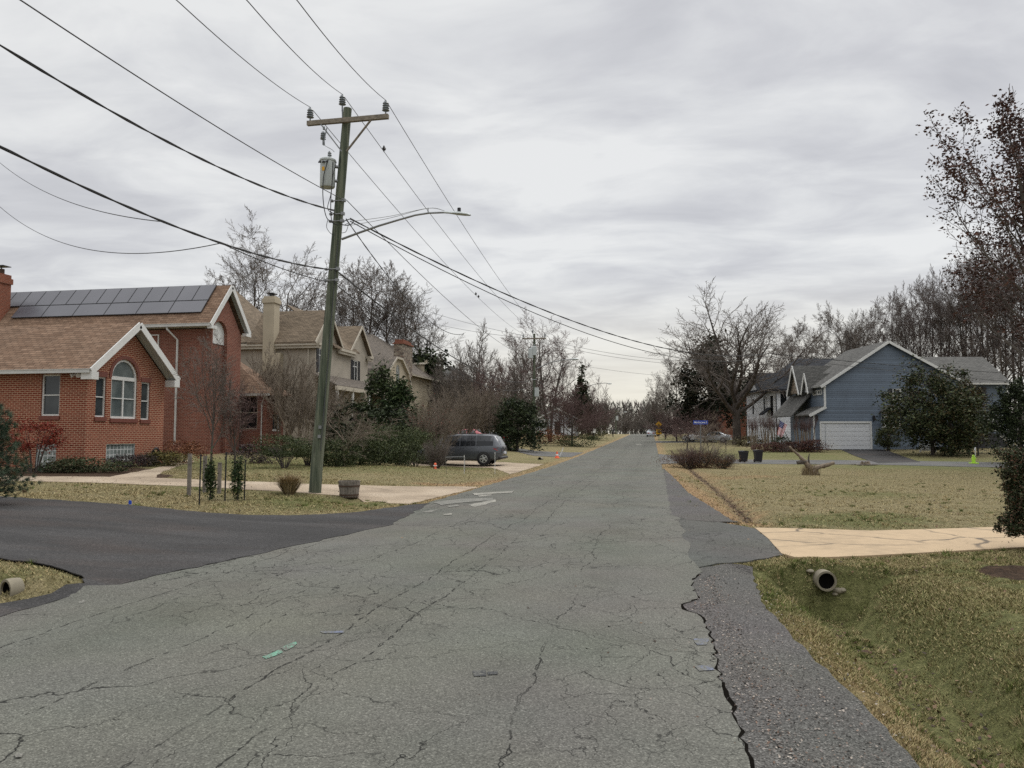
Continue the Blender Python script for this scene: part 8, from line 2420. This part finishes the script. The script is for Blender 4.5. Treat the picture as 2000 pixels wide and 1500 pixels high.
g = gnd(880, 926); a_ = at(870, 893, fwd(g.x, g.y)) - g; b_ = at(908, 892, fwd(g.x, g.y)) - g
t = thing('hand_rail', 'low pale rail bent along the lawn edge in front of the van', 'rail', g)
m = MB(); m.tube([at(908, 921, fwd(g.x, g.y)) - g, b_ + Vector((0, 0, -.02)), b_, a_], .011, 6); m.build('rail', MT['galv'], t); m = MB(); m.tube([a_, Vector((a_.x, a_.y + .2, 0))], .010, 6); m.build('post', MT['galv'], t)
g = gnd(850, 916); t = thing('hydrant', 'small red and white hydrant ornament beside the twiggy shrub', 'hydrant', g, scale=(.75, .75, .75))
m = MB(); m.lathe([(.09, 0), (.09, .03), (.065, .05), (.065, .26), (.08, .27), (.07, .33), (.03, .37), (0, .38)], 14); m.build('body', MT['orange'], t, True)
m = MB(); m.tube([(-.11, 0, .2), (.11, 0, .2)], .035, 8); m.tube([(0, -.11, .2), (0, 0, .2)], .04, 8); m.build('outlet', MT['sign_white'], t)
g = gnd(1088, 895); kf = fwd(g.x, g.y) / 1500; t = thing('traffic_cone', 'small orange marker cone by the neighbouring driveway', 'cone', g)
m = MB(); m.box(-5 * kf, -5 * kf, 0, 5 * kf, 5 * kf, .03); m.lathe([(4 * kf, .03), (2.6 * kf, 5 * kf), (1.2 * kf, 13 * kf), (0, 13.3 * kf)], 14); m.build('cone', MT['orange'], t)
m = MB(); m.lathe([(3.0 * kf, 5.5 * kf), (2.35 * kf, 8 * kf)], 14); m.build('band', MT['sign_white'], t)
g = gnd(1092, 892); t = thing('marker_stick', 'leaning white marker stick behind the orange cone', 'marker', g); m = MB(); m.tube([(0, 0, -.1), (.3, 0, 17 * kf)], .03, 6); m.build('rod', MT['sign_white'], t); m = MB(); m.tube([(.3, 0, 17 * kf), (.31, 0, 18 * kf)], .04, 6); m.build('tip', MT['sign_white'], t)
# hose reel on the wing wall
w0 = at(297, 892, 31.8); t = thing('hose_reel', 'dark garden hose coiled at the right end of the brick wing', 'hose reel', (w0.x + .08, w0.y, h(w0.x, w0.y) + .05), 0)
m = MB(); pts = []
for i in range(90): a = i * .35; r = .19 + .035 * math.sin(i * .9); pts.append((.05 + .0012 * i, r * math.cos(a), .42 + r * math.sin(a)))
m.tube(pts, .018, 6); m.build('hose', MT['black_plastic'], t); m = MB(); m.box(-.02, -.08, -.05, .04, .08, .5); m.box(-.02, -.16, .0, .20, .16, .05); m.build('holder', MT['black_metal'], t)

# ------------------------------------------------------------------ culverts
def culvert(label, px, py, ptop, dirv, mat='pipe', rad=None, name='culvert_pipe', length=1.6, shift=.05):
    f = fwd(*plane_hit(px, py, -.34)); c = at(px, (py + ptop) / 2, f); r = (py - ptop) / 2 / FPX * f * .82 if rad is None else rad; c.z -= .02
    d = Vector(dirv).normalized(); c = c - d * shift; t = thing(name, label, 'culvert', (c.x, c.y, c.z), 0)
    rt_ = Vector((d.y, -d.x, 0)); M = Matrix(((rt_.x, 0, d.x, 0), (rt_.y, 0, d.y, 0), (0, 1, 0, 0), (0, 0, 0, 1)))
    m = MB(); m.lathe([(r * .78, .02), (r * .80, 0), (r, 0), (r * 1.02, .06), (r * 1.0, .10), (r * .97, length)], 28, M=M); m.build('pipe', MT[mat], t, True)
    m = MB(); m.lathe([(r * .79, .02), (r * .78, .06), (0, .07)], 24, M=M); m.build('bore', MT['soil_and_shade'], t, True)  # dark disc close behind the mouth, painted as the shade inside the pipe
    return t
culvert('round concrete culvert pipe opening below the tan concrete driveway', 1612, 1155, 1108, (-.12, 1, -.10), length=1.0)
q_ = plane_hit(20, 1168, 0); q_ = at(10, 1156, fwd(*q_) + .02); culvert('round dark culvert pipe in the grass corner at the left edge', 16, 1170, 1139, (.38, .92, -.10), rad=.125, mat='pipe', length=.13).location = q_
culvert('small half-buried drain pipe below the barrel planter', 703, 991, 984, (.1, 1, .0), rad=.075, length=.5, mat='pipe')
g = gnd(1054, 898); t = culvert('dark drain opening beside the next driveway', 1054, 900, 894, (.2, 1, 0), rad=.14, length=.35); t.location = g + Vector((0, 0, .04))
# small stones at the culvert mouth
rs3 = random.Random(3)
for i, (px, py, s) in enumerate([(1636, 1158, .07), (1645, 1156, .055), (1630, 1163, .045), (1583, 1118, .05)]):
    g = gnd(px, py); m = MB(); m.ell((0, 0, s * .35), (s, s * .8, s * .55), 9, 6, Matrix.Rotation(i, 3, 'Z'))
    for j, v in enumerate(m.v): m.v[j] = tuple(c * (1 + .12 * math.sin(13 * c + i)) for c in v)
    o = m.build('stone', MT['pipe'], None, True); o.location = g; tag(o, ['larger pale stone just below the culvert mouth', 'pale stone right of the larger one at the culvert', 'smallest stone in the ditch below the culvert', 'stone left above the culvert mouth'][i], 'stone', 'stones at the culvert')

# ------------------------------------------------------------------ signs
def sign_post(t, hh, r=.03):
    m = MB(); m.box(-r, -.012, -.3, r, .012, hh); m.box(-r, -.012, -.3, -r + .012, .03, hh); m.box(r - .012, -.012, -.3, r, .03, hh); m.build('post', MT['galv'], t)
g = col_at(1287, 862, 120); kf = 120 / 1500
t = thing('warning_sign', 'yellow diamond warning sign with a smaller square plate below it', 'road sign', g, PSI * .5)
zc_ = at(1287, 829, 120).z - g.z; zs_ = at(1288, 843, 120).z - g.z
sign_post(t, zc_ + .45)
def plate(poly, mat, th=.02, y=-.03, border=None, name='plate'):
    m = MB(); m.prism(poly, th, Matrix.Translation((0, y, 0))); return m.build(name, MT[mat], t)
d_ = .52
pl = plate([(0, zc_ - d_), (d_, zc_), (0, zc_ + d_), (-d_, zc_)], 'sign_yellow')
m = MB(); M = Matrix.Translation((0, -.045, zc_)) @ Matrix.Diagonal((1, 1, 1, 1))
m.box(-.10, -.004, -.06, .02, .006, .10, M); m.prism([(-.14, -.16), (-.06, -.16), (.0, -.05), (-.05, -.02)], .008, M); m.ell((-.03, 0, .17), (.06, .006, .06), 10, 5, None)
m.v[-0:] = m.v[-0:]
for p0, p1 in (((.02, .02), (.14, -.04)), ((.0, -.06), (.10, -.18))): m.beam(M @ Vector((p0[0], 0, p0[1])), M @ Vector((p1[0], 0, p1[1])), .012, .05)
sy = m.build('symbol', MT['ink'], pl)
q_ = .40
p2 = plate([(-q_, zs_ - q_), (q_, zs_ - q_), (q_, zs_ + q_), (-q_, zs_ + q_)], 'sign_yellow')
m = MB(); m.box(-.20, -.044, zs_ - .02, .20, -.036, zs_ + .16); m.box(-.22, -.044, zs_ - .22, .22, -.036, zs_ - .10); m.build('symbol', MT['ink'], p2)
def text(body, size, loc, rot, mat, par, name='lettering'):
    cu = bpy.data.curves.new(name, 'FONT'); cu.body = body; cu.size = size; cu.align_x = 'CENTER'; cu.align_y = 'CENTER'; cu.extrude = .002; cu.offset = size * .012
    o = bpy.data.objects.new(name, cu); COL.objects.link(o); dg = bpy.context.evaluated_depsgraph_get(); me = bpy.data.meshes.new_from_object(o.evaluated_get(dg)); bpy.data.objects.remove(o)
    me.materials.clear(); me.materials.append(MT[mat]); o = link(name, me, par); o.location = loc; o.rotation_euler = rot; return o
g = col_at(1369, 876, 61); t = thing('street_sign', 'blue street name sign on a thin post by the corner', 'street sign', g, PSI)
kf = 61 / 1500; zs_ = at(1369, 825, 61).z - g.z
sign_post(t, zs_ - 4.0 * kf, .035)
m = MB(); hw_, hh_ = 14.3 * kf, 3.9 * kf
m.prism([(-hw_, zs_ - hh_ - .02), (hw_, zs_ - hh_ + .05), (hw_, zs_ + hh_ + .0), (-hw_, zs_ + hh_ - .04)][:0] or [(-hw_, zs_ - hh_), (hw_, zs_ - hh_), (hw_, zs_ + hh_), (-hw_, zs_ + hh_)], .02, Matrix.Translation((0, -.03, 0))); pl = m.build('plate', MT['sign_blue'], t)
text('Martha Jane S', .185, (0, -.033, zs_), (math.pi / 2, 0, 0), 'sign_white', pl)
m = MB(); m.box(-.05, -.04, zs_ - hh_ - .08, .05, .02, zs_ - hh_); m.build('bracket', MT['galv'], t)
g = col_at(1161, 857, 116); t = thing('yard_sign', 'small pale sign on a post by the left verge near the round tree', 'sign', g, 0)
kf = 116 / 1500; sign_post(t, 22 * kf, .04)
m = MB(); m.box(-2.4 * kf, -.05, 14 * kf, 2.4 * kf, -.02, 22 * kf); m.build('plate', MT['sign_white'], t)

# ------------------------------------------------------------------ flag
f_ = 70; g = col_at(1527, 872, f_); k = f_ / 1500
t = thing('flag', 'striped red and white flag with a blue canton hanging before the white house', 'flag', g, PSI)
A = lambda px, py: Vector(((px - 1527) * k, 0, at(1527, py, f_).z - g.z))
m = MB(); m.tube([A(1545, 846) + Vector((0, .1, -1.0)), A(1522, 818)], .022, 6); m.build('flagpole', MT['wood_dark'], t)
c00, c10, c11, c01 = A(1524, 821), A(1537.5, 829.5), A(1526, 855), A(1519, 849)
m = MB(); n = 14
def cl(u, v):
    p = c00.lerp(c10, u).lerp(c01.lerp(c11, u), v); p.y += -.06 + .10 * math.sin(u * 9 + v * 2) * (0.25 + v * .75); return p
cm_ = MB()
for i in range(n):
    for j in range(n):
        u0, u1, v0, v1 = i / n, (i + 1) / n, j / n, (j + 1) / n
        q = [cl(u0, v0), cl(u0, v1), cl(u1, v1), cl(u1, v0)]; uv = [(v0, u0), (v1, u0), (v1, u1), (v0, u1)]
        if u0 < 7.5 / 13 and v0 < .40: cm_.face(q, uv)
        else: m.face(q, uv)
m.build('cloth', MT['stripes'], t, True); cm_.build('canton', MT['canton'], t, True)

# ------------------------------------------------------------------ fallen tree, stump pile, lime figure
f_ = fwd(*hit(1583, 928)); g = gnd(1583, 928); k = f_ / 1500
A = lambda px, py, dy=0.0: at(px, py, f_ + dy) - g
t = thing('fallen_log', 'grey cut tree stump with two lopped limbs lying on the right lawn', 'log', g, 0)
def rough(pts, rad, sd):
    """knobbly limb: resampled, with bumps and a slight wander"""
    r_ = random.Random(sd); P, Q = [], []
    for i in range(len(pts) - 1):
        for j in range(6):
            f = j / 6; P.append(Vector(pts[i]).lerp(Vector(pts[i + 1]), f) + Vector((r_.uniform(-1, 1), r_.uniform(-1, 1), r_.uniform(-1, 1))) * rad[i] * .10); Q.append((rad[i] + (rad[i + 1] - rad[i]) * f) * r_.uniform(.82, 1.15))
    P.append(Vector(pts[-1])); Q.append(rad[-1] * .9)
    m = MB(); m.tube(P, Q, 11)
    return m
rough([A(1592, 927), A(1582, 915), A(1572, 902), A(1560, 889), A(1549, 880), A(1542, 872)], [8.0 * k, 7.0 * k, 4.2 * k, 2.7 * k, 2.3 * k, 1.7 * k], 1).build('limb', MT['bark_tan'], t, True)
rough([A(1585, 918), A(1600, 912), A(1613, 909), A(1629, 904)], [7 * k, 4.4 * k, 3.8 * k, 3.2 * k], 2).build('limb', MT['bark_tan'], t, True)
m = MB(); m.tube([A(1574, 902), A(1566, 902), A(1557, 904)], [4.5 * k, 4.0 * k, 3.8 * k], 9); m.tube([A(1580, 908), A(1579, 894), A(1581, 886)], [2.2 * k, 1.6 * k, .6 * k], 7); m.build('stub', MT['bark'], t, True)
rs = np.random.RandomState(4); n = 900; a = rs.uniform(0, 6.28, n); r_ = rs.uniform(0, 19 * k, n); b0 = np.stack([np.cos(a) * r_, np.sin(a) * r_ * .6, np.zeros(n) - .05], -1); tipp = b0 * .75 + np.stack([rs.normal(0, .1, n), rs.normal(0, .1, n), rs.uniform(.2, 27 * k, n)], -1); wv = np.stack([-np.sin(a), np.cos(a), 0 * a], -1) * .012
c = np.array(G_STRAW)[rs.randint(0, 3, n)] * rs.uniform(.4, 1.0, n)[:, None]
link('dry_grass', np_mesh('dry_grass', np.stack([b0 - wv, b0 + wv, tipp], 1).reshape(-1, 3), np.arange(n * 3).reshape(-1, 3), MT['leaf'], np.repeat(c, 3, 0)), t)
g = gnd(1690, 909); k = fwd(g.x, g.y) / 1500
t = thing('stump', 'low broken stump with chips at the edge of the side street', 'stump', g, 0); rr2 = random.Random(6)
m = MB(); prof = []
for i in range(12):
    a = i * .52; m.tube([(math.cos(a) * 9 * k, math.sin(a) * 5 * k, -.1), (math.cos(a) * 6 * k, math.sin(a) * 3.5 * k, rr2.uniform(4, 9) * k)], [3 * k, 1.6 * k], 6)
m.build('stump_wood', MT['bark_tan'], t)
m = MB()
for i in range(60):
    a = rr2.uniform(0, 6.28); r_ = rr2.uniform(6, 26) * k; M = Matrix.Translation((math.cos(a) * r_, math.sin(a) * r_ * .5, .03)) @ Matrix.Rotation(rr2.uniform(0, 6), 4, 'Z') @ Matrix.Rotation(rr2.uniform(-.5, .5), 4, 'X'); m.box(-3 * k, -.8 * k, 0, 3 * k, .8 * k, 1.4 * k, M)
ch_ = m.build('wood_chips', MT['wood_grey'], t); ch_['kind'] = 'stuff'
g = col_at(1902, 906, fwd(*hit(1902, 906))); k = fwd(g.x, g.y) / 1500
t = thing('safety_figure', 'lime green child-shaped road safety figure with a small white flag', 'road safety figure', g + Vector((0, 0, .02)), PSI)
m = MB(); S = k * 1.02
out = [(-4.6, 0), (4.8, 0), (5.0, 2.2), (2.6, 2.8), (2.2, 6), (2.8, 9.5), (4.6, 10), (4.6, 11.4), (2.2, 11.6), (1.7, 13), (2.4, 14.6), (1.2, 16.4), (-1.0, 16.6), (-2.2, 15), (-1.8, 13), (-3, 11.4), (-3.4, 7), (-3.0, 3), (-4.8, 2)]
m.prism([(x * S, z * S) for x, z in out], .10, Matrix.Translation((0, -.05, 0))); m.build('body', MT['lime'], t)
m = MB(); m.box(-4.6 * S, -.3, 0, 4.8 * S, .3, .07); m.build('base', MT['lime'], t)
m = MB(); m.tube([(2.8 * S, 0, 10 * S), (4.6 * S, 0, 31 * S)], .018, 6); m.build('flag_stick', MT['sign_white'], t)
m = MB(); m.prism([(3.4 * S, 24 * S), (4.4 * S, 31 * S), (2.2 * S, 30 * S), (1.6 * S, 25.5 * S)], .01); m.build('flag', MT['sign_white'], t)
